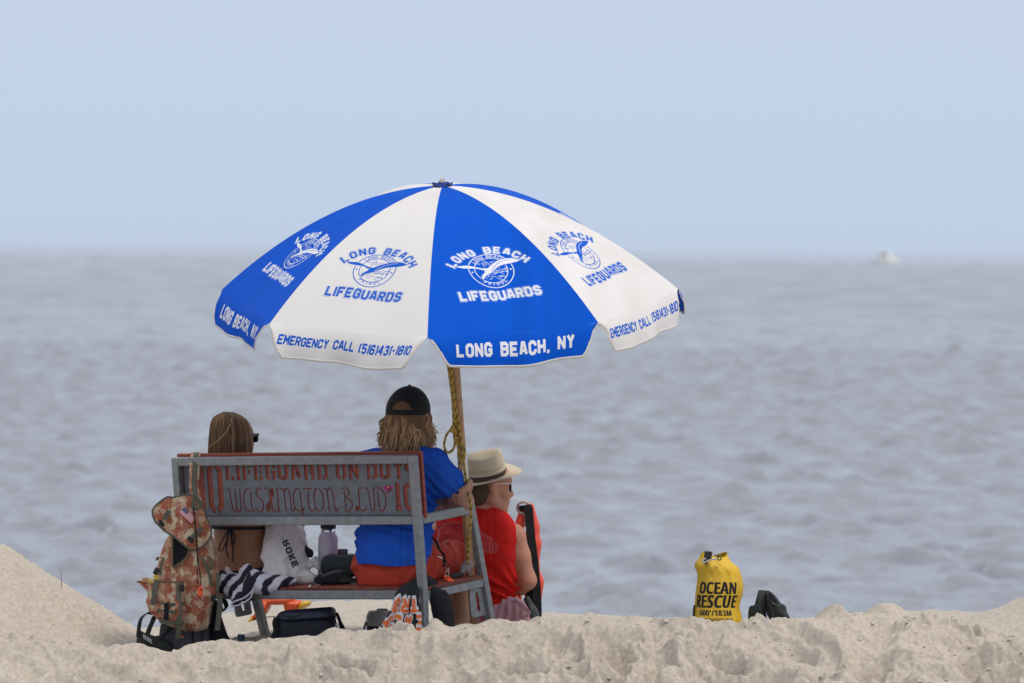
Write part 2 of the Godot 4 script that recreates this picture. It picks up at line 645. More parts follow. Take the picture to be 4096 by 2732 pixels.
# ================================================================ camera, sky, light
func _ready() -> void:
	rng.seed = 7
	cam_basis = Basis(Vector3.RIGHT, -374.0 / FOCAL) * Basis(Vector3.BACK, 0.01)
	var cam := Camera3D.new()
	cam.name = "camera"
	var lens := CameraAttributesPhysical.new()
	lens.frustum_focal_length = 300.0
	lens.frustum_focus_distance = 39.8
	lens.exposure_aperture = 7.0
	cam.attributes = lens
	add_child(cam)
	cam.transform = Transform3D(cam_basis, EYE)
	cam.fov = rad_to_deg(2.0 * atan(1366.0 / FOCAL))
	cam.near = 0.5
	cam.far = 30000.0
	cam.current = true

	var env := Environment.new()
	env.background_mode = Environment.BG_SKY
	var sky := Sky.new()
	var sm := ProceduralSkyMaterial.new()
	sm.sky_horizon_color = Color8(192, 208, 231)
	sm.sky_top_color = Color8(227, 232, 239)
	sm.sky_curve = 0.18
	sm.ground_horizon_color = Color8(192, 208, 231)
	sm.ground_bottom_color = Color8(176, 180, 186)
	sky.sky_material = sm
	env.sky = sky
	env.tonemap_mode = Environment.TONE_MAPPER_LINEAR
	env.tonemap_exposure = 1.0
	env.sdfgi_enabled = true
	env.ssao_enabled = true
	env.ssil_enabled = true
	var we := WorldEnvironment.new()
	we.name = "world_environment"
	we.environment = env
	add_child(we)

	var sun := DirectionalLight3D.new()
	sun.name = "sun"
	sun.light_energy = 0.74
	sun.light_color = Color(1.0, 0.945, 0.875)
	sun.light_angular_distance = 7.0
	sun.sky_mode = DirectionalLight3D.SKY_MODE_LIGHT_ONLY
	sun.shadow_enabled = true
	add_child(sun)
	sun.look_at_from_position(Vector3(2.7, 7.5, 2.3), Vector3.ZERO, Vector3.UP)

	materials()
	build_sea()
	build_sand()
	build_bench()
	build_umbrella()
	build_people()
	build_props()

func shared_grain() -> void:
	M.grain = mottle(512, 0.02, Color(0.8, 0.8, 0.8), Color(1, 1, 1), 3)
	M.cloth_tone = mottle(512, 0.012, Color(0.86, 0.86, 0.87), Color(1, 1, 1), 5)
	M.cloth_bump = bumps(512, 0.35, 6, 2)

func materials() -> void:
	shared_grain()
	# sand: pale quartz grains with darker flecks
	var sand := mat(Color(0.675, 0.625, 0.58), 0.95)
	var t := mottle(1024, 0.02, Color(0.78, 0.76, 0.73), Color(1, 1, 1), 11, 7)
	weave(sand, t, bumps(1024, 0.12, 12, 4), 1.6, 0.35)
	sand.uv1_world_triplanar = true
	sand.detail_enabled = true
	sand.detail_blend_mode = BaseMaterial3D.BLEND_MODE_MUL
	sand.detail_uv_layer = BaseMaterial3D.DETAIL_UV_2
	sand.detail_albedo = grains()
	sand.uv2_triplanar = true
	sand.uv2_world_triplanar = true
	sand.uv2_scale = Vector3.ONE * 2.3
	M.sand = sand
	var sea := mat(Color(0.188, 0.206, 0.252), 0.13)
	sea.heightmap_enabled = true
	sea.heightmap_texture = bumps(512, 0.03, 21, 5)
	sea.heightmap_scale = 4.0
	tri(sea, 0.35)
	sea.uv1_world_triplanar = true
	M.sea = sea
	# galvanised steel: dull, blotched zinc
	var steel := mat(Color(0.31, 0.325, 0.345), 0.5, 0.4)
	weave(steel, mottle(512, 0.012, Color(0.78, 0.78, 0.79), Color(1, 1, 1), 31, 4), null, 4.0, 0.0)
	M.steel = steel
	var plate := mat(Color(0.205, 0.22, 0.26), 0.6, 0.35)  # sign plate: shade of its recess put into the colour, darker than the frame
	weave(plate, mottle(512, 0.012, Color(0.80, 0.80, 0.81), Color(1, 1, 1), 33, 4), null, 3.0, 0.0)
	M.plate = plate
	var red_wood := mat(Color(0.36, 0.07, 0.042), 0.5)
	weave(red_wood, wood_grain(Color(0.72, 0.68, 0.66), Color(1, 1, 1), 41), null, 2.2, 0.0)
	M.red_wood = red_wood
	var raw_edge := mat(Color(0.30, 0.10, 0.065), 0.75)
	weave(raw_edge, wood_grain(Color(0.4, 0.34, 0.3), Color(1, 1, 1), 42), null, 6.0, 0.0)
	M.ply = raw_edge
	var pole := mat(Color(0.55, 0.34, 0.18), 0.4)
	weave(pole, wood_grain(Color(0.74, 0.68, 0.62), Color(1, 1, 1), 43, true), null, 3.0, 0.0)
	M.pole = pole
	M.alu = mat(Color(0.62, 0.63, 0.66), 0.28, 0.85)
	M.chrome = mat(Color(0.75, 0.75, 0.76), 0.08, 1.0)
	M.black = mat(Color(0.012, 0.013, 0.016), 0.6)
	M.black_cloth = weave(mat(Color(0.008, 0.010, 0.014), 0.95), M.cloth_tone, M.cloth_bump, 6.0, 0.05)
	M.neoprene = weave(mat(Color(0.016, 0.02, 0.022), 0.75), M.cloth_tone, M.cloth_bump, 6.0, 0.03)

func grains() -> ImageTexture:
	var img := Image.create(512, 512, false, Image.FORMAT_RGB8)
	var r := RandomNumberGenerator.new()
	r.seed = 5
	img.fill(Color(1, 1, 1))
	for y in 512:
		for x in 512:
			var k := r.randf_range(0.86, 1.0)
			img.set_pixel(x, y, Color(k, k, k * 0.99))
	for j in 900:
		var c := Color(0.62, 0.5, 0.42) if r.randf() < 0.5 else Color(0.66, 0.63, 0.6)
		img.fill_rect(Rect2i(r.randi_range(0, 508), r.randi_range(0, 508), r.randi_range(1, 3), r.randi_range(1, 2)), c)
	return picture(img)

func wood_grain(lo: Color, hi: Color, sd: int, upright := false) -> ImageTexture:
	var n := noise(0.02, 4, FastNoiseLite.TYPE_SIMPLEX_SMOOTH, sd)
	var img := Image.create(256, 256, false, Image.FORMAT_RGB8)
	for y in 256:
		for x in 256:
			var a := float(x) if not upright else float(y)
			var c := float(y) if not upright else float(x)
			var k := clampf(0.5 + 0.8 * n.get_noise_2d(a * 0.25, c * 4.0) + 0.25 * n.get_noise_2d(a * 0.8 + 300.0, c * 12.0), 0.0, 1.0)
			img.set_pixel(x, y, lo.lerp(hi, k))
	return picture(img)

# ================================================================ sea
func build_sea() -> void:
	var r := RandomNumberGenerator.new()
	r.seed = 91
	# short steep chop, crests running every way
	var kx := PackedFloat32Array()
	var kz := PackedFloat32Array()
	var amp := PackedFloat32Array()
	var ph := PackedFloat32Array()
	var lam := PackedFloat32Array()
	for k in 15:
		var l := 0.62 * pow(1.105, k)
		var ang := r.randf_range(-1.2, 1.2)
		lam.append(l)
		kx.append(sin(ang) * TAU / l)
		kz.append(cos(ang) * TAU / l)
		amp.append(l * r.randf_range(0.011, 0.017))
		ph.append(r.randf() * TAU)
	# longer waves that still show far out
	var fx := PackedFloat32Array()
	var fz := PackedFloat32Array()
	var fa := PackedFloat32Array()
	var fp := PackedFloat32Array()
	for k in 8:
		var l := 4.0 * pow(1.36, k)
		var ang := r.randf_range(-1.1, 1.1)
		fx.append(sin(ang) * TAU / l)
		fz.append(cos(ang) * TAU / l)
		fa.append(l * 0.0075)
		fp.append(r.randf() * TAU)
	var gust := noise(0.06, 4, FastNoiseLite.TYPE_SIMPLEX_SMOOTH, 92)
	var cols := PackedFloat32Array()
	for k in range(-14, 0): cols.append(-0.085 - 1.2 * pow(-k / 14.0, 1.7))
	var steps := 230
	for k in steps + 1: cols.append(-0.085 + 0.17 * k / steps)
	for k in range(1, 15): cols.append(0.085 + 1.2 * pow(k / 14.0, 1.7))
	var rows := PackedFloat32Array()
	var d := 74.0
	while d < 26000.0:
		rows.append(d)
		d += d * (0.0011 if d < 330.0 else 0.0035 if d < 2500.0 else 0.02)
	var nc := cols.size()
	var nr := rows.size()
	var b := mb()
	b.v.resize(nc * nr)
	b.uv.resize(nc * nr)
	for j in nr:
		var dist := rows[j]
		var far_in := smoothstep(220.0, 700.0, dist)
		var step := dist * (0.0011 if dist < 330.0 else 0.0016)
		var first := 0
		while first < 15 and lam[first] < step * 2.4: first += 1
		for i in nc:
			var x := dist * sin(cols[i])
			var z := EYE.z - dist * cos(cols[i])
			var h := 0.0
			if dist < 6000.0 and absf(cols[i]) < 0.0851:
				for w in range(first, 15): h += amp[w] * sin(kz[w] * z + kx[w] * x + ph[w])
				h *= maxf(0.15, 0.85 + 1.6 * gust.get_noise_2d(x * 17.0, z * 1.9))
				if far_in > 0.0:
					for w in 8: h += far_in * fa[w] * sin(fz[w] * z + fx[w] * x + fp[w])
			b.v[j * nc + i] = Vector3(x, SEA_Y + h, z)
			b.uv[j * nc + i] = Vector2(x, z)
	b.i = sheet_index(nc, nr, false)
	var o := part("sea", b, M.sea, self)
	tag(o, "grey blue rippled sea reaching to the horizon", "", "", "structure")

func sheet_index(nc: int, nr: int, flip: bool) -> PackedInt32Array:
	var idx := PackedInt32Array()
	idx.resize((nc - 1) * (nr - 1) * 6)
	var k := 0
	for j in nr - 1:
		for i in nc - 1:
			var a := j * nc + i
			idx[k] = a
			idx[k + 1] = a + nc if not flip else a + 1
			idx[k + 2] = a + 1 if not flip else a + nc
			idx[k + 3] = a + 1
			idx[k + 4] = a + nc if not flip else a + nc + 1
			idx[k + 5] = a + nc + 1 if not flip else a + nc
			k += 6
	return idx

# ================================================================ sand
const CREST := [[0, 2560], [250, 2575], [520, 2590], [700, 2598], [820, 2570], [900, 2556], [1000, 2565], [1100, 2552], [1180, 2543], [1260, 2548], [1320, 2518], [1400, 2528], [1490, 2532], [1560, 2518], [1660, 2530], [1700, 2512], [1735, 2490], [1800, 2503], [1900, 2490], [2000, 2478], [2080, 2474], [2180, 2468], [2360, 2462], [2440, 2482], [2540, 2468], [2620, 2490], [2770, 2480], [2860, 2494], [2960, 2498], [3080, 2488], [3150, 2470], [3300, 2452], [3420, 2458], [3540, 2456], [3660, 2464], [3760, 2490], [3900, 2510], [4096, 2530]]
const CREST_Z := 0.95
var crest_y := PackedVector2Array()
var BERM := PackedVector2Array([Vector2(-2.3, -0.12), Vector2(-1.8, -0.095), Vector2(-1.47, -0.022), Vector2(-1.37, 0.004), Vector2(-1.16, 0.042), Vector2(-0.7, 0.052), Vector2(-0.2, 0.035), Vector2(0.2, 0.0), Vector2(0.8, -0.02), Vector2(1.4, -0.02), Vector2(2.2, 0.03)])
var n_big := noise(0.9, 2, FastNoiseLite.TYPE_SIMPLEX_SMOOTH, 51)
var n_mid := noise(3.4, 3, FastNoiseLite.TYPE_SIMPLEX_SMOOTH, 52)
var n_ridge := noise(4.2, 2, FastNoiseLite.TYPE_SIMPLEX_SMOOTH, 53)
var n_clod := noise(13.0, 2, FastNoiseLite.TYPE_CELLULAR, 54)
var n_fine := noise(26.0, 3, FastNoiseLite.TYPE_SIMPLEX_SMOOTH, 55)
var n_mask := noise(1.1, 2, FastNoiseLite.TYPE_SIMPLEX_SMOOTH, 56)

func table(t: PackedVector2Array, x: float) -> float:
	if x <= t[0].x: return t[0].y
	for k in t.size() - 1:
		if x < t[k + 1].x:
			var f := (x - t[k].x) / (t[k + 1].x - t[k].x)
			return lerpf(t[k].y, t[k + 1].y, f * f * (3.0 - 2.0 * f))
	return t[t.size() - 1].y

func ground(x: float, z: float) -> float:
	# the large shapes of the beach
	var zc := CREST_Z + 0.10 * n_big.get_noise_2d(x * 1.3, 7.0)
	var s := z - zc
	# behind the near ridge: trodden ground round the bench, a low berm, then the slope to the water
	var far := -z
	var berm := table(BERM, x)
	var g := lerpf(0.035 - 0.075 * exp(-pow((x + 1.62) / 0.38, 2.0)), berm, smoothstep(0.3, 2.6, far))
	if far > 3.4: g -= (far - 3.4) * 0.062 * smoothstep(3.4, 8.0, far)
	g = maxf(g, -2.6)
	var y := g
	if z > -1.5:
		var H := table(crest_y, x)
		if s >= 0.0:
			var run := s * 0.44
			y = H - run if run < 0.42 else H - 0.42 - (run - 0.42) * 0.25
			y = maxf(y, -0.62)
		else:
			y = lerpf(H, g, smoothstep(0.0, 0.42, -s))
	# the tall heap on the left
	var dl := 1.14 - 0.62 * sqrt(pow(x + 3.6, 2.0) + pow((z + 1.2) * 0.93, 2.0) + 0.02)
	if dl > -0.3: y = smax(y, dl, 0.05)
	# heaps behind on the right
	var q := 0.30 * exp(-pow((x - 3.0) / 0.62, 2.0) - pow((z + 1.8) / 0.9, 2.0)) + 0.155 * exp(-pow((x - 1.55) / 0.17, 2.0) - pow((z + 0.55) / 0.25, 2.0)) + 0.15 * exp(-pow((x - 1.80) / 0.12, 2.0) - pow((z + 0.75) / 0.25, 2.0)) + 0.10 * exp(-pow((x - 2.05) / 0.2, 2.0) - pow((z + 0.7) / 0.25, 2.0))
	return y + q

func smax(a: float, b: float, k: float) -> float:
	var h := clampf(0.5 + 0.5 * (a - b) / k, 0.0, 1.0)
	return lerpf(b, a, h) + k * h * (1.0 - h)

func ruffle(x: float, z: float) -> float:
	# heaps and hollows kicked up by feet, with crumbled edges; smooth slides between them
	var u := x * 0.8 + z * 0.6
	var w := z * 0.8 - x * 0.6
	var calm := clampf(0.5 + 1.4 * n_mask.get_noise_2d(x + 3.0, z * 1.6), 0.0, 1.0)
	var rough := lerpf(0.8, 1.0, smoothstep(-0.3, 0.7, x)) * (0.3 + 0.8 * calm)
	var far := smoothstep(-0.35, -1.1, z)
	var heap := x < -1.45 and z < 0.4
	rough *= lerpf(1.0, 0.35, far)
	if heap: rough = 0.9 * clampf(0.15 + 1.9 * n_mask.get_noise_2d(x * 1.9 + 20.0, z * 2.5), 0.08, 1.0)
	var warp := 0.12 * n_mid.get_noise_2d(x * 0.7, z * 0.7)
	var nb := n_big.get_noise_2d(u * 1.7 + warp, w * 2.6 + 4.0)
	var nm := n_ridge.get_noise_2d(u * 0.85 + warp, w * 1.3 + 2.0)
	var big := 1.0 - sqrt(nb * nb + 0.012) * 2.2
	var mid := 1.0 - sqrt(nm * nm + 0.012) * 2.2
	# the skyline of the ridge is set by its crest, so the heaps stay below it there and behind
	var crest := 1.0 - 0.8 * exp(-pow((z - CREST_Z) / 0.14, 2.0))
	if z < CREST_Z: crest = 0.2 + 0.25 * smoothstep(CREST_Z, -0.3, z)
	var h := (crest * 0.125 * (big * absf(big) - 0.24) + 0.022 * n_mid.get_noise_2d(x * 0.9, z * 1.2)) * lerpf(1.0, 0.2, far)
	h += rough * (0.040 * (mid * absf(mid) - 0.25) + 0.012 * n_mid.get_noise_2d(x * 2.6, z * 3.0 + 9.0))
	# crumbled lumps only here and there
	var lump := n_clod.get_noise_2d(x * 1.1 + warp, z * 1.4)
	h += rough * rough * 0.016 * smoothstep(-0.75, -0.2, lump)
	return h + (0.25 + rough) * 0.0022 * n_fine.get_noise_2d(x * 1.2, z * 1.6)

func build_sand() -> void:
	for c in CREST:
		var p := at(c[0], c[1], EYE.z - CREST_Z)
		crest_y.append(Vector2(p.x, p.y - 0.008))
	var xs := PackedFloat32Array()
	for k in range(-14, 0): xs.append(-2.75 - 57.0 * pow(-k / 14.0, 2.2))
	var nfine := 840
	for k in nfine + 1: xs.append(-2.75 + 5.5 * k / nfine)
	for k in range(1, 15): xs.append(2.75 + 57.0 * pow(k / 14.0, 2.2))
	var zs := PackedFloat32Array()
	var z := 42.0
	while z > 2.3:
		zs.append(z)
		z -= maxf(0.05, (z - 2.3) * 0.3)
	z = 2.3
	while z > -70.0:
		zs.append(z)
		if z > 1.75: z -= 0.015
		elif z > 0.35: z -= 0.0062
		elif z > -1.4: z -= 0.022
		elif z > -4.0: z -= 0.05
		else: z -= 0.4 + (-z - 4.0) * 0.1
	var nc := xs.size()
	var nr := zs.size()
	var b := mb()
	b.v.resize(nc * nr)
	for j in nr:
		var zz := zs[j]
		for i in nc:
			var x := xs[i]
			var y := ground(x, zz)
			if zz < 3.0 and zz > -5.0 and absf(x) < 4.5: y += ruffle(x, zz)
			b.v[j * nc + i] = Vector3(x, y, zz)
	# footprints and scoops: a hollow with a pushed-up rim
	var r := RandomNumberGenerator.new()
	r.seed = 61
	for k in 70:
		var cx := r.randf_range(-2.75, 2.75)
		var cz := r.randf_range(0.25, 1.9)
		var ang := r.randf_range(-1.2, 1.2)
		var la := r.randf_range(0.05, 0.15)
		var lb := la * r.randf_range(0.4, 0.75)
		dent(b, xs, zs, cx, cz, ang, la, lb, r.randf_range(0.02, 0.075))
	for e in [[-0.76, 1.28, 0.5, 0.16, 0.075, 0.085], [0.02, 1.50, 0.35, 0.17, 0.08, 0.08], [-1.87, 1.32, 0.2, 0.09, 0.05, 0.05], [0.42, 1.45, -0.4, 0.14, 0.07, 0.06], [0.95, 1.3, 0.7, 0.13, 0.06, 0.055], [1.62, 1.45, -0.6, 0.15, 0.06, 0.06], [2.2, 1.35, -0.5, 0.14, 0.06, 0.06], [-0.15, 1.08, 0.4, 0.06, 0.03, 0.045]]:
		dent(b, xs, zs, e[0], e[1], e[2], e[3], e[4], e[5])
	b.i = sheet_index(nc, nr, false)
	var o := part("beach_sand", b, M.sand, self)
	tag(o, "pale trodden beach sand heaped into a ridge", "", "", "structure")
	sand_rows = zs
	sand_cols = xs
	sand_v = b.v
	clods()
	debris()

var sand_rows := PackedFloat32Array()
var sand_cols := PackedFloat32Array()
var sand_v := PackedVector3Array()

func dent(b: Dictionary, xs: PackedFloat32Array, zs: PackedFloat32Array, cx: float, cz: float, ang: float, la: float, lb: float, deep: float) -> void:
	var reach := la * 2.0
	var i0 := xs.bsearch(cx - reach)
	var i1 := xs.bsearch(cx + reach)
	var ca := cos(ang)
	var sa := sin(ang)
	for j in zs.size():
		if absf(zs[j] - cz) > reach: continue
		for i in range(i0, i1):
			var dx := xs[i] - cx
			var dz := zs[j] - cz
			var p := Vector2((dx * ca + dz * sa) / la, (-dx * sa + dz * ca) / lb)
			var wob := 1.0 + 0.35 * n_mid.get_noise_2d(xs[i] * 3.0, zs[j] * 3.0)
			var d := p.length() * wob
			var h := 0.0
			if d < 2.2: h = -deep * (1.0 - smoothstep(0.45, 1.05, d)) + deep * 0.42 * exp(-pow((d - 1.25) / 0.25, 2.0))
			if h != 0.0: b.v[j * xs.size() + i].y += h

func sand_at(x: float, z: float) -> float:
	# height of the finished sheet at (x, z)
	var i := clampi(sand_cols.bsearch(x), 0, sand_cols.size() - 1)
	var j := 0
	while j < sand_rows.size() - 1 and sand_rows[j] > z: j += 1
	return sand_v[j * sand_cols.size() + i].y

func clods() -> void:
	# crumbs and clods of damp sand lying on the ridge
	var lump := mb()
	var sp := 7
	var g := []
	var nz := noise(0.9, 2, FastNoiseLite.TYPE_SIMPLEX_SMOOTH, 71)
	for j in sp + 1:
		var row := []
		for i in 9:
			var th := PI * j / sp
			var ph := TAU * (i % 8) / 8.0
			var d := Vector3(sin(th) * cos(ph), cos(th) * 0.75, sin(th) * sin(ph))
			row.append(d * (1.0 + 0.45 * nz.get_noise_3dv(d * 1.4)))
		g.append(row)
	grid(lump, g)
	var mm := MultiMesh.new()
	mm.transform_format = MultiMesh.TRANSFORM_3D
	mm.mesh = commit(lump)
	var plain := mat(Color(0.50, 0.46, 0.42), 0.95)
	mm.mesh.surface_set_material(0, plain)
	var r := RandomNumberGenerator.new()
	r.seed = 72
	var where := []
	while where.size() < 1500:
		var x := r.randf_range(-2.7, 2.7)
		var z := r.randf_range(0.3, 1.85)
		var m := n_mask.get_noise_2d(x * 2.2 + 40.0, z * 2.2)
		if r.randf() > clampf(0.22 + m * 1.5 + 0.28 * smoothstep(0.0, 1.2, x), 0.03, 1.0): continue
		var s := 0.0020 + 0.0085 * pow(r.randf(), 3.4)
		var bs := Basis.from_euler(Vector3(r.randf() * TAU, r.randf() * TAU, r.randf() * TAU)).scaled(Vector3(s * r.randf_range(0.8, 1.5), s * r.randf_range(0.6, 1.0), s * r.randf_range(0.8, 1.3)))
		where.append(Transform3D(bs, Vector3(x, sand_at(x, z) - s * 0.05, z)))
	mm.instance_count = where.size()
	for k in where.size(): mm.set_instance_transform(k, where[k])
	var o := MultiMeshInstance3D.new()
	o.name = "sand_crumbs"
	o.multimesh = mm
	add_child(o)
	tag(o, "crumbs and small clods of damp sand on the ridge", "sand", "", "stuff")

func debris() -> void:
	# bits of reed, bark and shell strewn on the sand
	var b := mb()
	var r := RandomNumberGenerator.new()
	r.seed = 73
	for k in 110:
		var x := r.randf_range(-2.7, 2.7)
		var z := r.randf_range(-1.2, 1.8)
		var a := r.randf() * TAU
		var l := r.randf_range(0.004, 0.018)
		var y := sand_at(x, z)
		var d := Vector3(cos(a) * l, r.randf_range(0.0, 0.004), sin(a) * l)
		var c := Color(0.12, 0.075, 0.045).lerp(Color(0.30, 0.22, 0.15), r.randf())
		if r.randf() < 0.2: c = Color(0.62, 0.56, 0.5)
		tube(b, [Vector3(x, y + 0.002, z) - d, Vector3(x, y + 0.003, z) + d], [0.0011, 0.0019], 5, true, 0.8, Vector3(0.13, 0.31, 0.94), c)
	# one dry stalk standing on the left heap
	var p := at(246, 2300, 41.0)
	tube(b, [Vector3(p.x, sand_at(p.x, p.z) - 0.02, p.z), p + Vector3(0, 0.01, 0), p + Vector3(-0.006, 0.03, 0)], [0.002, 0.0016, 0.001], 5, true, 1.0, Vector3(0.13, 0.31, 0.94), Color(0.22, 0.17, 0.11))
	var m := mat(Color(1, 1, 1), 0.9)
	m.vertex_color_use_as_albedo = true
	var o := part("beach_litter", b, m, self)
	tag(o, "small bits of reed, bark and shell strewn on the sand", "litter", "", "stuff")

# ================================================================ the bench
const YAW := 0.5943
const PITCH := 0.0993
const ROLL := 0.0304
const BENCH_W := 1.411
var bench_xf := Transform3D()

func bl(x: float, y: float, z: float) -> Vector3:
	# bench coordinates: x to its right, y up its back, z to its rear; zero at the top outer right corner of the back frame
	return bench_xf * Vector3(x, y, z)

func build_bench() -> void:
	bench_xf = Transform3D(Basis(Vector3.UP, -YAW) * Basis(Vector3.BACK, ROLL) * Basis(Vector3.RIGHT, PITCH), at(1656.1, 1821.7, 39.72))
	var W := BENCH_W
	var X := bench_xf.basis.x
	var Y := bench_xf.basis.y
	var Z := bench_xf.basis.z
	var t := 0.038
	var foot := bl(-W / 2, -0.95, -0.2)
	var o := thing("lifeguard_bench", Vector3(foot.x, 0.03, foot.z), "galvanised steel bench with rust red boards and cut-out lettering on its back", "bench")
	var hi := 0.246          # clear height of the sign
	var bar_ := func(called: String, p: Vector3, q: Vector3, wx: float, wy: float, up: Vector3) -> void:
		var b := mb()
		bar(b, p, q, wx, wy, up, 0.0035)
		part(called, b, M.steel, o)
	# back frame: mitred rails and posts, tubes 38 mm deep
	bar_.call("rail", bl(-W + t, -0.02, -t / 2), bl(-t, -0.02, -t / 2), 0.040, t, Z)
	bar_.call("rail", bl(-W + t, -0.06 - hi, -t / 2), bl(-t, -0.06 - hi, -t / 2), 0.040, t, Z)
	for s in [0, 1]:
		var x: float = -t / 2 - s * (W - t)
		bar_.call("rear_post", bl(x, 0, -t / 2), bl(x, -0.64, -t / 2), t, t, X)
		# rear leg below the seat, splayed back and tapering into the sand
		var b := mb()
		bar(b, bl(x, -0.636, -t / 2), bl(x + 0.012, -1.0, 0.03), t + 0.002, t + 0.002, X, 0.0035)
		part("rear_leg", b, M.steel, o)
		# arm, front leg
		bar_.call("arm_rest", bl(x, -0.306, -t - 0.001), bl(x, -0.306, -0.47), 0.044, t - 0.002, X)
		var b2 := mb()
		bar(b2, bl(x + 0.001, -0.275, -0.452), bl(x + 0.004 + (0.05 if s else 0.0), -1.02, -0.585), t, t, X, 0.0035)
		part("front_leg", b2, M.steel, o)
		# seat bearer from post to front leg
		bar_.call("seat_bearer", bl(x, -0.663, -t - 0.001), bl(x, -0.663, -0.50), 0.040, t - 0.001, X)
		# handle plate behind the front leg
		part("handle_plate", handle_plate(x), M.steel, o)
	bar_.call("rail", bl(-W + t, -0.659, -t / 2), bl(-t, -0.659, -t / 2), 0.040, t - 0.002, Z)
	bar_.call("rail", bl(-W + t, -0.663, -0.43), bl(-t, -0.663, -0.43), 0.038, t - 0.003, Z)
	# boards
	var bk := mb()
	bbox(bk, bench_xf * Transform3D(Basis(), Vector3(-W / 2 + 0.005, -0.143, -0.056)), Vector3(W + 0.006, 0.315, 0.018), 0.003)
	part("back_board", bk, M.red_wood, o)
	var st := mb()
	bbox(st, bench_xf * Transform3D(Basis(), Vector3(-W / 2, -0.6265, -0.276)), Vector3(W - 0.002, 0.003, 0.504), 0.001)
	part("seat_board", st, M.red_wood, o, "top veneer of the rust red seat board")
	var core := mb()
	bbox(core, bench_xf * Transform3D(Basis(), Vector3(-W / 2, -0.6356, -0.276)), Vector3(W - 0.001, 0.0145, 0.5045), 0.001)
	part("seat_core", core, M.ply, o, "worn plywood edge of the seat board")
	# bolts in the seat
	for e in [[-0.06, -0.10], [-0.06, -0.47], [-0.70, -0.07], [-W + 0.06, -0.10], [-W + 0.06, -0.47]]:
		var bo := mb()
		lathe(bo, bench_xf * Transform3D(Basis(), Vector3(e[0], -0.6255, e[1])), [Vector2(0.0105, 0), Vector2(0.0095, 0.003), Vector2(0.006, 0.006), Vector2(0.0005, 0.007)], 12)
		part("bolt", bo, M.chrome, o)
	# the sign: a steel plate with the letters cut through, the red board showing behind
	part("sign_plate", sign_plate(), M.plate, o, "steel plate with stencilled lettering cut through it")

func handle_plate(x: float) -> Dictionary:
	var outer := PackedVector2Array()
	var inner := PackedVector2Array()
	# y down from the bearer, z forward (negative is forward); a plate with a slot for the hand
	var n := 28
	for k in n:
		var a := TAU * k / n
		var c := cos(a)
		var s := sin(a)
		outer.append(Vector2(-0.452 + 0.052 * signf(c) * pow(absf(c), 0.35) - (0.022 * (1.0 - s) if c < 0 else 0.0), -0.745 + 0.075 * signf(s) * pow(absf(s), 0.45)))
		inner.append(Vector2(-0.455 + 0.013 * signf(c) * pow(absf(c), 0.5) - 0.008 * (1.0 - s), -0.748 + 0.048 * signf(s) * pow(absf(s), 0.6)))
	var b := mb()
	var g := []
	for lay in [[outer, x - 0.003], [outer, x + 0.003], [inner, x + 0.003], [inner, x - 0.003], [outer, x - 0.003]]:
		var row := []
		for k in n + 1: row.append(bl(lay[1], lay[0][k % n].y, lay[0][k % n].x))
		g.append(row)
	# flat shading between the rings: each strip separate
	for k in 4: grid(b, [g[k], g[k + 1]])
	return b

# --- stencil letters as cut-out polygons in plate coordinates (metres from the plate's lower left corner)
const STENCIL := {
	"L": [[0, 0, 0, 7], [1.7, 0, 3.3, 0]],
	"I": [[0.5, 0, 0.5, 7]],
	"F": [[0, 0, 0, 7], [1.7, 7, 3.3, 7], [1.7, 3.6, 2.9, 3.6]],
	"E": [[0, 0, 0, 7], [1.7, 7, 3.3, 7], [1.7, 3.6, 2.9, 3.6], [1.7, 0, 3.3, 0]],
	"G": [[1.5, 7, 0.9, 7, 0, 6.2, 0, 0.8, 0.9, 0, 1.5, 0], [2.3, 7, 3.3, 7, 3.3, 5.4], [1.9, 3, 3.3, 3, 3.3, 0.6, 2.7, 0, 2.3, 0]],
	"U": [[0, 7, 0, 0.8, 0.9, 0, 1.3, 0], [3.3, 7, 3.3, 0.8, 2.4, 0, 2.1, 0]],
	"A": [[0, 0, 0.7, 7], [1.3, 7, 1.7, 7, 3.3, 0], [1.5, 2.2, 2.6, 2.2]],
	"R": [[0, 0, 0, 7], [1.5, 7, 2.6, 7, 3.2, 6.2, 3.2, 4.4, 2.5, 3.6, 1.5, 3.6], [2.4, 3.1, 3.2, 2.4, 3.2, 0]],
	"D": [[0, 0, 0, 7], [1.5, 7, 2.4, 7, 3.3, 6.2, 3.3, 0.8, 2.4, 0, 1.5, 0]],
	"O": [[1.2, 7, 0.9, 7, 0, 6.2, 0, 0.8, 0.9, 0, 1.3, 0], [2.1, 7, 2.4, 7, 3.3, 6.2, 3.3, 0.8, 2.4, 0, 2.1, 0]],
	"N": [[0, 0, 0, 5.2], [0.2, 7, 3.2, 0.2, 3.2, 7]],
	"T": [[-0.4, 7, 3.6, 7], [1.6, 5.9, 1.6, 0]],
	"Y": [[0, 7, 0, 4.4, 1.7, 3, 1.7, 0], [3.3, 7, 3.3, 4.2, 2.6, 3.6]],
	"1": [[0.6, 1.3, 0.6, 7], [-0.5, 0, 1.8, 0]],
}

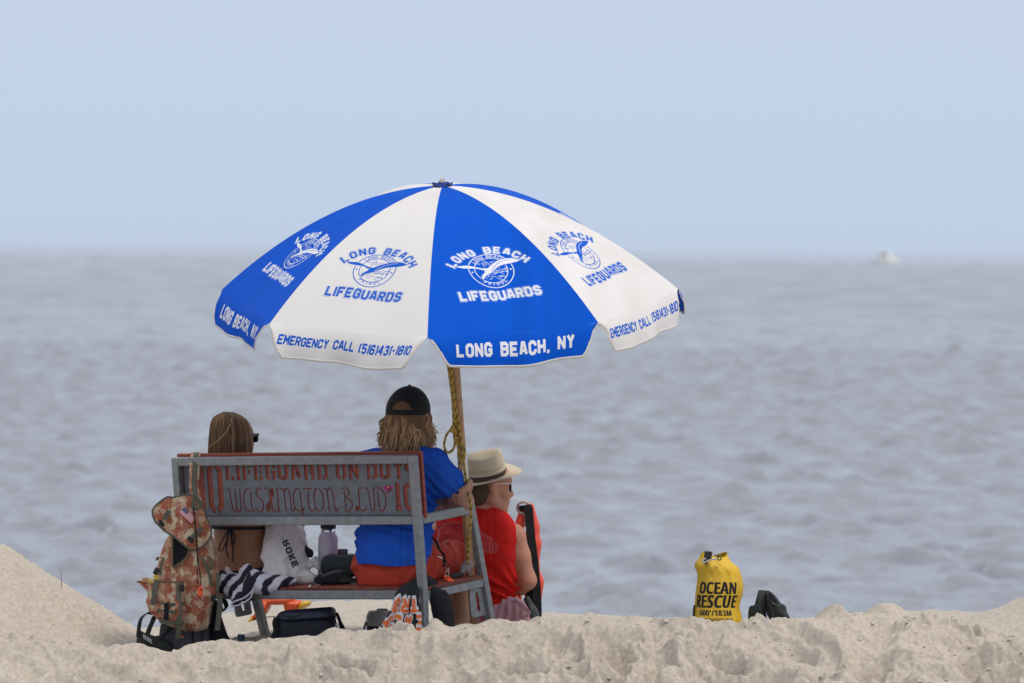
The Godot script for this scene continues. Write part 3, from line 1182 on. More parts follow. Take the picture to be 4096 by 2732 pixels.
# thin script capitals as single strokes
const SCRIPT := {
	"W": [[-0.35, 9.6, 0.1, 9.5, 0.35, 8.2, 0.6, 3.5, 0.9, 1.2, 1.4, 0.2, 1.85, 1.3, 1.75, 9.6], [2.1, 1.2, 2.5, 0.2, 3.0, 0.7, 3.2, 2.5, 3.1, 9.6]],
	"A": [[2.2, 9.1, 1.6, 9.7, 0.9, 9.0, 0.3, 6.8, 0.2, 3.5, 0.6, 1.1, 1.2, 0.2, 1.9, 0.6], [2.15, 8.2, 2.35, 1.2, 2.6, 0.3, 3.2, 1.0]],
	"S": [[2.0, 9.3, 1.4, 9.7, 0.6, 9.0, 0.4, 7.6, 0.9, 6.0, 1.9, 4.6, 2.3, 2.8, 2.0, 0.9, 1.4, 0.2, 0.7, 0.5, 0.1, 1.4]],
	"H": [[-0.4, 9.6, 0.5, 9.6, 0.9, 8.4, 1.0, 4.0, 0.8, 1.0, 0.3, 0.2, -0.1, 0.9, 0.0, 2.6, 0.6, 4.2, 1.5, 5.6, 2.1, 7.6, 1.9, 9.4, 1.4, 9.2, 1.3, 7.0, 1.5, 1.4, 2.0, 0.2, 2.6, 1.2]],
	"I": [[0.1, 9.6, 0.9, 9.6], [0.5, 9.2, 0.6, 0.5], [0.2, 0.1, 1.0, 0.1]],
	"N": [[-0.2, 9.5, 0.5, 9.2, 0.8, 8.0, 1.0, 0.2], [0.95, 8.6, 1.5, 9.6, 2.1, 8.8, 2.4, 6.0, 2.6, 1.2, 3.0, 0.3, 3.5, 1.4]],
	"G": [[2.2, 9.3, 1.6, 9.7, 0.8, 8.8, 0.3, 6.6, 0.3, 3.2, 0.8, 1.0, 1.5, 0.2, 2.2, 0.9], [2.2, 8.3, 2.45, 0.6, 2.5, -1.0, 2.0, -1.2], [2.6, 0.4, 3.1, 1.5]],
	"T": [[-0.4, 9.2, 0.3, 9.6, 1.2, 9.2, 2.0, 9.6], [0.9, 8.4, 0.7, 5.0, 0.9, 1.6, 1.5, 0.3, 2.2, 0.6, 2.6, 1.6]],
	"O": [[1.4, 9.7, 0.7, 8.8, 0.3, 6.4, 0.4, 3.0, 0.9, 0.8, 1.6, 0.2], [2.0, 0.5, 2.7, 2.4, 2.8, 5.6, 2.4, 8.2, 1.7, 9.4]],
	"B": [[0.0, 9.3, 0.9, 9.6, 1.8, 8.8, 1.9, 7.2, 1.2, 5.6, 2.2, 4.6, 2.6, 2.6, 2.1, 0.9, 1.2, 0.2, 0.3, 0.7], [0.6, 8.2, 0.8, 1.2]],
	"L": [[2.1, 9.4, 1.6, 9.6, 1.2, 8.4, 1.3, 5.0, 1.1, 1.6, 0.5, 0.3, 0.1, 1.0, 0.4, 2.0, 0.9, 1.6, 1.8, 0.4, 2.6, 0.4, 3.1, 1.6]],
	"V": [[-0.3, 9.5, 0.4, 9.2, 0.8, 6.0, 1.1, 1.6, 1.7, 0.3, 2.1, 1.4, 2.1, 9.6]],
	"D": [[-0.2, 9.4, 0.8, 9.6, 1.9, 8.4, 2.6, 5.8, 2.4, 2.2, 1.5, 0.3, 0.4, 0.6], [0.5, 8.2, 0.7, 1.2]],
}

func cutters() -> Array:
	var out := []
	# one block letter: left edge x, baseline y, height, unit width, stroke
	var put := func(ch: String, x: float, y: float, h: float, kx: float, w: float) -> void:
		for s in STENCIL[ch]:
			var pts := PackedVector2Array()
			for k in range(0, s.size(), 2): pts.append(Vector2(x + w * 0.5 + s[k] * kx, y + w * 0.5 + (h - w) * s[k + 1] / 7.0))
			out.append_array(Geometry2D.offset_polyline(pts, w * 0.5, Geometry2D.JOIN_MITER, Geometry2D.END_BUTT if absf(pts[0].y - pts[1].y) < 1e-4 else Geometry2D.END_SQUARE))
	# plate: 1.334 wide, 0.245 high; y from its lower edge
	put.call("N", 0.028, 0.014, 0.242, 0.0185, 0.030)
	put.call("O", 0.136, 0.014, 0.242, 0.0180, 0.030)
	for e in [["L", 0.248], ["I", 0.306], ["F", 0.347], ["E", 0.414], ["G", 0.481], ["U", 0.552], ["A", 0.629], ["R", 0.706], ["D", 0.783], ["O", 0.888], ["N", 0.962], ["D", 1.068], ["U", 1.141], ["T", 1.219], ["Y", 1.284]]:
		put.call(e[0], e[1], 0.170, 0.081, 0.0122, 0.0200)
	put.call("1", 1.213, 0.020, 0.135, 0.0150, 0.025)
	put.call("G", 1.266, 0.020, 0.135, 0.0170, 0.026)
	for e in [["W", 0.246], ["A", 0.339], ["S", 0.407], ["H", 0.463], ["I", 0.528], ["N", 0.556], ["G", 0.630], ["T", 0.690], ["O", 0.749], ["N", 0.806], ["B", 0.912], ["L", 0.984], ["V", 1.043], ["D", 1.102]]:
		var lo := 9.0
		for s in SCRIPT[e[0]]:
			for j in range(0, s.size(), 2): lo = minf(lo, s[j])
		for s in SCRIPT[e[0]]:
			var pts := []
			for j in range(0, s.size(), 2): pts.append(Vector2(e[1] + 0.004 + (s[j] - lo) * 0.0208, 0.019 + s[j + 1] * 0.0116))
			if pts.size() > 2: pts = smooth_path(pts, 4)
			out.append_array(Geometry2D.offset_polyline(PackedVector2Array(pts), 0.0039, Geometry2D.JOIN_ROUND, Geometry2D.END_ROUND))
	return out

func sign_plate() -> Dictionary:
	var b := mb()
	var W := BENCH_W - 0.076 - 0.001
	var H := 0.245
	var holes := cutters()
	var boxes := []
	for h in holes:
		var r := Rect2(h[0], Vector2.ZERO)
		for p in h: r = r.expand(p)
		boxes.append(r)
	var nx := 128
	var ny := 24
	var to := func(p: Vector2, z: float) -> Vector3: return bl(-BENCH_W + 0.0385 + p.x, -0.0405 - H + p.y, z)
	var zf := -0.0425
	for j in ny:
		for i in nx:
			var r := Rect2(W * i / nx, H * j / ny, W / nx, H / ny)
			var pieces := [PackedVector2Array([r.position, r.position + Vector2(r.size.x, 0), r.end, r.position + Vector2(0, r.size.y)])]
			for k in holes.size():
				if not boxes[k].intersects(r): continue
				var left := []
				for p in pieces: left.append_array(Geometry2D.clip_polygons(p, holes[k]))
				pieces = left
			for p in pieces:
				if p.size() < 3 or Geometry2D.is_polygon_clockwise(p): continue
				var tri_ := Geometry2D.triangulate_polygon(p)
				var n: int = b.v.size()
				for q in p:
					b.v.append(to.call(q, zf))
					b.uv.append(q)
				for k in range(0, tri_.size(), 3): b.i.append_array(PackedInt32Array([n + tri_[k], n + tri_[k + 2], n + tri_[k + 1]]))
	for h in holes:
		for k in h.size():
			var p: Vector2 = h[k]
			var q: Vector2 = h[(k + 1) % h.size()]
			if maxf(p.y, q.y) > H or minf(p.x, q.x) < 0 or maxf(p.x, q.x) > W: continue
			quad(b, to.call(p, zf), to.call(q, zf), to.call(q, zf - 0.0042), to.call(p, zf - 0.0042))
	return b

# ================================================================ the umbrella
const CANOPY_R := 1.070
const CANOPY_H := 0.493
var u_apex := Vector3()
var u_hole := Vector3()
var u_axis := Vector3()
var u_shaft := Vector3()
var u_e1 := Vector3()
var u_e2 := Vector3()
var pole_axis := Vector3()

func rib_at(k: float, t: float) -> Vector3:
	var a := k * PI / 4.0
	var bend := 0.5 * pow(t, 1.7) + 0.5 * pow(t, 2.1)
	return u_apex + (u_e1 * cos(a) + u_e2 * sin(a)) * CANOPY_R * t - u_shaft * CANOPY_H * bend

func panel_at(k: int, s: float, t: float) -> Vector3:
	var p := rib_at(k, t).lerp(rib_at(k + 1, t), s)
	var bow := sin(PI * s)
	# the cloth hangs a little slack between the ribs, more towards the rim
	return p - u_axis * bow * 0.016 * t * (0.4 + 0.6 * t) + u_axis * ((0.0025 * sin(23.0 * t + 5.0 * s + k) + 0.0035 * sin(13.0 * s - 7.0 * t + 2.0 * k)) * bow * t + 0.0030 * t * (exp(-s * 14.0) * sin(55.0 * t + 4.0 * sin(9.0 * t + k)) + exp(-(1.0 - s) * 14.0) * sin(48.0 * t + 5.0 * sin(7.0 * t - k))) * minf(1.0, minf(s, 1.0 - s) * 30.0))

func build_umbrella() -> void:
	u_apex = at(1770, 742, 39.7)
	u_hole = at(1882, 2290, 40.2)
	pole_axis = (u_apex - u_hole).normalized()
	u_axis = Vector3(-0.029, 0.979, 0.2).normalized()
	u_shaft = Vector3(-0.075, 0.977, 0.2).normalized()
	u_e1 = Vector3(-907, -10, -81)
	u_e1 = (u_e1 - u_axis * u_e1.dot(u_axis)).normalized()
	u_e2 = u_e1.cross(u_axis)
	if u_e2.z < 0: u_e2 = -u_e2
	var base := u_hole - pole_axis * 0.55
	var o := thing("beach_umbrella", base, "large blue and white beach umbrella with lettered panels standing at the bench", "umbrella")
	var blue := Color(0.0012, 0.088, 0.60)
	var white := Color(0.73, 0.725, 0.76)
	var mats := {}
	for k in 2:
		var dye: Color = blue if k == 0 else white
		var ink: Color = Color(0.74, 0.77, 0.84) if k == 0 else Color(0.012, 0.11, 0.60)
		for q in ["panel", "valance"]:
			var m := mat(Color(1, 1, 1), 0.82)
			m.albedo_texture = picture(panel_print(dye, ink, k) if q == "panel" else valance_print(dye, ink, k))
			m.texture_repeat = false
			m.metallic_specular = 0.2
			m.backlight_enabled = true
			m.backlight = Color(0.34, 0.34, 0.34)
			m.rim_enabled = true
			m.rim = 0.04
			m.rim_tint = 0.7
			m.detail_enabled = true
			m.detail_blend_mode = BaseMaterial3D.BLEND_MODE_MUL
			m.detail_uv_layer = BaseMaterial3D.DETAIL_UV_2
			m.detail_albedo = mottle(512, 0.008, Color(0.90, 0.895, 0.88), Color(1, 1, 1), 77 + k, 5)
			m.uv2_triplanar = true
			m.uv2_scale = Vector3.ONE * 1.1
			mats[q + str(k)] = m
	var bind := weave(mat(Color(0.66, 0.64, 0.61), 0.9), M.cloth_tone, null, 9.0, 0.0)
	var rib_m := mat(Color(0.5, 0.5, 0.5), 0.4, 0.7)
	for k in 8:
		var colour := k % 2          # panel 0 (left) is blue
		var b := mb()
		var nt := 30
		var ns := 16
		for r in nt + 1:
			var t := 0.02 + 0.98 * r / nt
			for c in ns + 1:
				var s := float(c) / ns
				b.v.append(panel_at(k, s, t))
				b.uv.append(Vector2(0.5 + (s - 0.5) * t, t))
		b.i = sheet_index(ns + 1, nt + 1, true)
		var pn := part("canopy_panel", b, mats["panel%d" % colour], o, "blue canopy panel with white print" if colour == 0 else "white canopy panel with blue print")
		# hanging flap with cut corners
		var g := []
		var edge := []
		var down := (Vector3.DOWN * 0.55 - u_axis * 0.45).normalized()
		var outd := (rib_at(k + 0.5, 1.0) - u_apex)
		outd = (outd - u_axis * outd.dot(u_axis)).normalized()
		var nq := 9
		var nf := 40
		for q in nq + 1:
			var row := []
			for c in nf + 1:
				var s := float(c) / nf
				var top := panel_at(k, s, 1.0)
				var cut := smoothstep(0.0, 0.115, minf(s, 1.0 - s) + 0.006)
				var l := (0.016 + 0.140 * cut) * (1.0 + 0.05 * sin(9.0 * s + k * 2.0))
				var f := float(q) / nq
				var wav := 0.012 * sin(7.0 * s + 1.7 * k) * f + 0.006 * sin(21.0 * s + k) * f * f
				# the sides of the flap lean inwards as cut corners do
				var inw := (0.5 - s) * 0.03 * f
				var p: Vector3 = top + down * l * f * 0.88 + outd * (wav + 0.060 * (1.0 - exp(-2.0 * f)) * minf(1.0, l / 0.1)) + (rib_at(k + 1, 1.0) - rib_at(k, 1.0)) * inw
				row.append(p)
				if q == nq: edge.append(p)
			g.append(row)
		var vb := mb()
		grid(vb, g)
		var vn := 0
		for q in nq + 1:
			for c in nf + 1:
				var s := float(c) / nf
				var cut := smoothstep(0.0, 0.115, minf(s, 1.0 - s) + 0.006)
				vb.uv[vn] = Vector2(s, float(q) / nq * (0.018 + 0.122 * cut) / 0.14)
				vn += 1
		part("valance_flap", vb, mats["valance%d" % colour], o, "blue hanging flap with white lettering" if colour == 0 else "white hanging flap with blue lettering")
		var eb := mb()
		tube(eb, edge, 0.0058, 6, true, 0.45, outd)
		part("edge_binding", eb, bind, o)
		# seam cord over the rib, and the rib under the cloth
		var seam := []
		var ribp := []
		for r in 25:
			var t := 0.03 + 0.97 * r / 24.0
			seam.append(rib_at(k, t) + u_axis * 0.0006)
			ribp.append(rib_at(k, t) - u_axis * 0.008)
		var rb := mb()
		tube(rb, ribp, 0.004, 6)
		part("rib", rb, rib_m, o)
		var sb := mb()
		tube(sb, [u_apex - u_axis * 0.42 + (rib_at(k, 0.5) - u_apex).normalized() * 0.03, rib_at(k, 0.5) - u_axis * 0.012], 0.0035, 6)
		part("stretcher", sb, rib_m, o)
	# gathered cloth cap and metal finial
	var cap := mb()
	var gc := []
	var rr := RandomNumberGenerator.new()
	rr.seed = 5
	var jag := []
	for j in 29: jag.append(rr.randf_range(-1, 1))
	for q in 7:
		var row := []
		for j in 29:
			var a := TAU * j / 28.0
			var f := q / 6.0
			var jj: float = jag[j % 28]
			var rad := 0.016 + 0.030 * f + 0.004 * jj * f
			var y := 0.016 - 0.014 * f + (0.026 * maxf(0.0, jj - 0.35) * f * f) + 0.006 * sin(3.0 * a) * f
			row.append(u_apex + (u_e1 * cos(a) + u_e2 * sin(a)) * rad + u_axis * y)
		gc.append(row)
	cloth(cap, gc, 0.002)
	part("cloth_cap", cap, weave(mat(Color(0.004, 0.035, 0.22), 0.9), M.cloth_tone, null, 8.0, 0.0), o, "gathered dark blue cloth at the top")
	var fin := mb()
	lathe(fin, Transform3D(Basis(u_e1, u_axis, u_e1.cross(u_axis)), u_apex), [Vector2(0.0125, -0.01), Vector2(0.0125, 0.026), Vector2(0.0118, 0.033), Vector2(0.009, 0.039), Vector2(0.005, 0.042), Vector2(0.0003, 0.0432)], 20)
	part("finial", fin, M.chrome, o)
	# pole: wooden top, aluminium sleeve, wooden foot through the seat
	var joint_top := u_apex.lerp(u_hole, 0.685)
	var joint_low := u_apex.lerp(u_hole, 0.80)
	var pb := mb()
	tube(pb, [u_apex - pole_axis * 0.0, joint_top], 0.0205, 20)
	part("upper_pole", pb, M.pole, o, "varnished upper pole")
	var sl := mb()
	tube(sl, [joint_top + pole_axis * 0.004, joint_low], [0.0235, 0.0235], 20)
	part("sleeve", sl, M.alu, o, "bare aluminium sleeve joining the pole")
	var lp := mb()
	tube(lp, [joint_low, base], 0.0200, 20)
	part("lower_pole", lp, M.pole, o, "bare wooden lower pole")

func panel_print(dye: Color, ink: Color, k: int) -> Image:
	var W := 1024
	var H := 1560
	var img := Image.create(W, H, false, Image.FORMAT_RGB8)
	var d := dye.linear_to_srgb()
	var n := ink.linear_to_srgb()
	img.fill(d)
	var c := Vector2(512, 0.712 * H)          # middle of the emblem
	var R := 132.0
	# arched name, outlined block letters
	var outline := [[2.75, n], [2.3, d], [1.55, n]]
	arc_text(img, "LONG BEACH", c + Vector2(0, 118), 262, 58, 0.95, 2.9, outline)
	line_text(img, "LIFEGUARDS", c + Vector2(0, 188), 66, 0.88, 2.6, outline)
	# emblem ring
	var ring := func(r: float, w: float) -> void:
		var pts := []
		for j in 73: pts.append(c + Vector2(cos(TAU * j / 72.0), sin(TAU * j / 72.0)) * r)
		fill(img, [circle(c, r + w * 0.5), circle(c, r - w * 0.5)], n)
	ring.call(R, 6.0)
	ring.call(R * 0.735, 5.0)
	arc_text(img, "LONG BEACH", c, R * 0.79, 23, 1.0, 2.3, [[1.25, n]])
	arc_text(img, "PATROL", c, R * 0.79, 22, 1.0, 4.2, [[1.25, n]], -1.0)
	for s in [-1, 1]: fill(img, [circle(c + Vector2(s * R * 0.87, R * 0.08), 6)], n)
	# water, clock tower, clouds, jetty
	var r := RandomNumberGenerator.new()
	r.seed = 15
	for j in 95:
		var p := Vector2(r.randf_range(-0.7, 0.7), r.randf_range(-0.05, 0.7))
		if p.length() > 0.68 or (p.y < 0.25 and p.x < 0.0): continue
		var q := c + p * R
		stroke(img, [q, q + Vector2(4, -3), q + Vector2(8, 0), q + Vector2(12, -3)], 2.4, n)
	var line := func(a: Array, w: float) -> void:
		var pts := []
		for j in range(0, a.size(), 2): pts.append(c + Vector2(a[j], a[j + 1]) * R)
		stroke(img, pts, w, n)
	line.call([-0.22, -0.1, -0.3, -0.45, -0.24, -0.52, -0.22, -0.62, -0.14, -0.62, -0.1, -0.52, -0.02, -0.45, 0.02, -0.12], 2.6)
	fill(img, [circle(c + Vector2(-0.16, -0.4) * R, 0.09 * R), circle(c + Vector2(-0.16, -0.4) * R, 0.07 * R)], n)
	line.call([-0.16, -0.45, -0.16, -0.4, -0.12, -0.38], 2.0)
	line.call([-0.55, -0.44, -0.45, -0.48, -0.38, -0.44, -0.42, -0.4, -0.55, -0.44], 2.2)
	line.call([0.06, -0.46, 0.18, -0.5, 0.34, -0.46, 0.3, -0.4, 0.14, -0.41, 0.06, -0.46], 2.2)
	line.call([0.04, -0.34, 0.14, -0.36, 0.2, -0.32, 0.1, -0.29, 0.04, -0.34], 2.2)
	line.call([0.72, 0.02, 0.1, 0.1, 0.04, 0.2, 0.72, 0.16], 3.0)
	# gull over it all
	var gull := PackedVector2Array()
	var gp := [-670, -97, -590, -110, -450, -118, -370, -105, -250, -70, -130, -40, -50, -40, 30, -90, 140, -145, 260, -180, 380, -190, 490, -180, 645, -140, 550, -105, 410, -82, 280, -75, 170, -50, 70, 0, -10, 50, -80, 75, -140, 100, -170, 125, -210, 160, -225, 175, -235, 165, -230, 130, -220, 90, -180, 60, -140, 35, -130, 10, -160, -10, -210, -20, -270, -40, -320, -50, -410, -52, -530, -60, -610, -80]
	for j in range(0, gp.size(), 2): gull.append(c + Vector2(gp[j] / 435.0, gp[j + 1] / 320.0) * R)
	var gap := Geometry2D.offset_polygon(gull, 4.0)
	fill(img, gap, d)
	fill(img, [gull], n)
	stroke(img, smooth_path([c + Vector2(0.0, 0.05) * R, c + Vector2(0.3, -0.27) * R, c + Vector2(0.62, -0.43) * R, c + Vector2(0.98, -0.5) * R], 5), 3.0, d)
	stroke(img, [c + Vector2(-0.46, 0.28) * R, c + Vector2(-0.42, 0.24) * R], 4.0, d)
	stroke(img, [c + Vector2(-0.62, -0.14) * R, c + Vector2(-0.5, -0.1) * R, c + Vector2(-0.4, -0.02) * R, c + Vector2(-0.25, -0.02) * R], 3.0, d)
	# weather stains and rust marks of the worn cloth
	if k == 1:
		for j in 26:
			var p := Vector2(512 + r.randf_range(-120, 120) * 1.0, r.randf_range(180, 640))
			if absf(p.x - 512) > p.y * 0.3: continue
			stroke(img, [p, p + Vector2(r.randf_range(-22, 22), r.randf_range(16, 46))], r.randf_range(1.0, 3.0), d.lerp(Color(0.72, 0.6, 0.42), r.randf_range(0.12, 0.38)))
	for j in 30:
		var p := Vector2(r.randf_range(120, 900), r.randf_range(500, 1500))
		img.fill_rect(Rect2i(int(p.x), int(p.y), r.randi_range(2, 4), r.randi_range(2, 4)), d.lerp(Color(0.3, 0.28, 0.25), 0.35))
	return img

func circle(c: Vector2, r: float, n := 72) -> PackedVector2Array:
	var out := PackedVector2Array()
	for j in n: out.append(c + Vector2(cos(TAU * j / n), sin(TAU * j / n)) * r)
	return out

func valance_print(dye: Color, ink: Color, k: int) -> Image:
	# 0.82 m x 0.14 m
	var img := Image.create(1536, 262, false, Image.FORMAT_RGB8)
	img.fill(dye.linear_to_srgb())
	var n := ink.linear_to_srgb()
	if k == 0: line_text(img, "LONG BEACH, NY", Vector2(770, 122), 106, 0.86, 2.6, [[1.85, n]], 0.0, 0.08)
	else: line_text(img, "EMERGENCY CALL (516)431-1810", Vector2(768, 112), 76, 0.85, 2.1, [[1.7, n]], 0.0, 0.18)
	return img

# ================================================================ people
const FWD := Vector3(0.56, 0, -0.828)       # the way the bench faces: out to sea and to the right
const RGT := Vector3(0.828, 0, 0.56)

func skin(c: Color) -> StandardMaterial3D:
	var m := mat(c, 0.55)
	m.subsurf_scatter_enabled = true
	m.subsurf_scatter_strength = 0.08
	weave(m, mottle(512, 0.02, Color(0.86, 0.82, 0.80), Color(1, 1, 1), 101, 5), bumps(256, 0.25, 102), 5.0, 0.02)
	return m

func garment(c: Color) -> StandardMaterial3D:
	var m := weave(mat(c, 0.9), M.cloth_tone, M.cloth_bump, 5.0, 0.04)
	m.rim_enabled = true
	m.rim = 0.1
	m.rim_tint = 0.8
	return m

# folds of loose cloth: ridges running along DIR, deeper where the noise says
func folds(p: Vector3, n: Vector3, across: Vector3, wave: float, depth: float, nz: FastNoiseLite) -> Vector3:
	var a := p.dot(across) * wave + 2.6 * nz.get_noise_3dv(p * 4.0)
	var k := clampf(0.45 + 1.1 * nz.get_noise_3dv(p * 3.0 + Vector3(7, 3, 1)), 0.0, 1.0)
	return p + n * (depth * k * (1.0 - absf(sin(a)) * 2.0) + depth * 0.6 * nz.get_noise_3dv(p * 9.0))

func head_bones(c: Vector3, fw: Vector3, up: Vector3, s := 1.0) -> Array:
	var sd := fw.cross(up).normalized()
	var q := func(a: float, b: float, d: float) -> Vector3: return c + (fw * a + up * b + sd * d) * s
	var out := [
		[q.call(-0.012, 0.030, 0), q.call(-0.012, 0.030, 0), 0.094 * s, 0.094 * s, sd, 1.16],
		[q.call(0.025, 0.035, 0), q.call(0.025, 0.035, 0), 0.083 * s, 0.083 * s, sd, 1.16],
		[q.call(0.042, 0.0, 0), q.call(0.050, -0.070, 0), 0.058 * s, 0.043 * s],
		[q.call(0.072, -0.100, -0.012), q.call(0.072, -0.100, 0.012), 0.023 * s, 0.023 * s],
		[q.call(0.098, 0.008, 0), q.call(0.119, -0.026, 0), 0.009 * s, 0.0135 * s],
		[q.call(0.100, -0.033, -0.012), q.call(0.100, -0.033, 0.012), 0.010 * s, 0.010 * s],
		[q.call(0.090, 0.032, -0.03), q.call(0.090, 0.032, 0.03), 0.013 * s, 0.013 * s],
		[q.call(0.092, -0.058, -0.016), q.call(0.092, -0.058, 0.016), 0.0085 * s, 0.0085 * s],
		[q.call(0.089, -0.073, -0.014), q.call(0.089, -0.073, 0.014), 0.0095 * s, 0.0095 * s],
	]
	for e in [-1, 1]:
		out.append([q.call(-0.005, -0.05, 0.055 * e), q.call(0.062, -0.098, 0.018 * e), 0.027 * s, 0.022 * s])
		out.append([q.call(0.070, -0.018, 0.034 * e), q.call(0.060, -0.03, 0.042 * e), 0.022 * s, 0.022 * s])
		out.append([q.call(-0.012, 0.016, 0.083 * e), q.call(-0.006, -0.024, 0.078 * e), 0.013 * s, 0.009 * s])
		out.append([q.call(-0.020, 0.012, 0.088 * e), q.call(-0.022, -0.008, 0.088 * e), 0.009 * s, 0.008 * s])
	return out

# a hand closed round something: palm point, direction of the fingers at the knuckles, way they curl, spread axis
func hand_bones(wrist: Vector3, palm: Vector3, along: Vector3, curl: Vector3, across: Vector3, s := 1.0) -> Array:
	var out := [[wrist, palm, 0.026 * s, 0.022 * s], [palm - across * 0.026 * s, palm + across * 0.026 * s, 0.019 * s, 0.018 * s], [wrist, palm - across * 0.02 * s, 0.022 * s, 0.018 * s]]
	var lens := [0.078, 0.088, 0.083, 0.066]
	for k in 4:
		var root: Vector3 = palm + across * (-0.030 + 0.0205 * k) * s + along * 0.012 * s
		var l: float = lens[k] * s
		var p1 := root + (along * 0.8 + curl * 0.35).normalized() * l * 0.45
		var p2 := p1 + (along * 0.25 + curl * 0.95).normalized() * l * 0.33
		var p3 := p2 + (along * -0.25 + curl * 0.95).normalized() * l * 0.27
		out.append([root, p1, 0.0088 * s, 0.0084 * s])
		out.append([p1, p2, 0.0084 * s, 0.0078 * s])
		out.append([p2, p3, 0.0078 * s, 0.0068 * s])
	var t0: Vector3 = wrist.lerp(palm, 0.35) - across * 0.028 * s
	var t1 := t0 + (along * 0.55 - across * 0.6 + curl * 0.4).normalized() * 0.038 * s
	var t2 := t1 + (along * 0.6 + curl * 0.7).normalized() * 0.03 * s
	out.append([t0, t1, 0.0115 * s, 0.0105 * s])
	out.append([t1, t2, 0.0105 * s, 0.0085 * s])
	return out

func foot_bones(ankle: Vector3, dir: Vector3) -> Array:
	var heel := ankle - dir * 0.045 + Vector3.DOWN * 0.05
	var ball := ankle + dir * 0.115 + Vector3.DOWN * 0.062
	return [[ankle, heel, 0.036, 0.032], [heel, ball, 0.032, 0.027], [ball - RGT * 0.022, ball + RGT * 0.022, 0.022, 0.02], [ball, ball + dir * 0.055, 0.024, 0.014]]

func build_people() -> void:
	woman()
	man_in_blue()
	man_in_hat()

# ---------------------------------------------------------------- hair
func lock(b: Dictionary, pts: Array, r: float, c: Color, c2: Color) -> void:
	var path := smooth_path(pts, 3)
	var rad := []
	var col := []
	for k in path.size():
		var f := float(k) / (path.size() - 1)
		rad.append(r * (0.35 + 0.75 * sin(PI * (0.18 + 0.8 * f))) * (1.0 if f < 0.75 else 1.0 - (f - 0.75) * 3.2))
		col.append(c.lerp(c2, f))
	tube(b, path, rad, 5, true, 0.55, Vector3(0.1, 0.2, 1), col)

func hair_material() -> StandardMaterial3D:
	var m := mat(Color(1, 1, 1), 0.55)
	m.vertex_color_use_as_albedo = true
	m.metallic_specular = 0.35
	return m

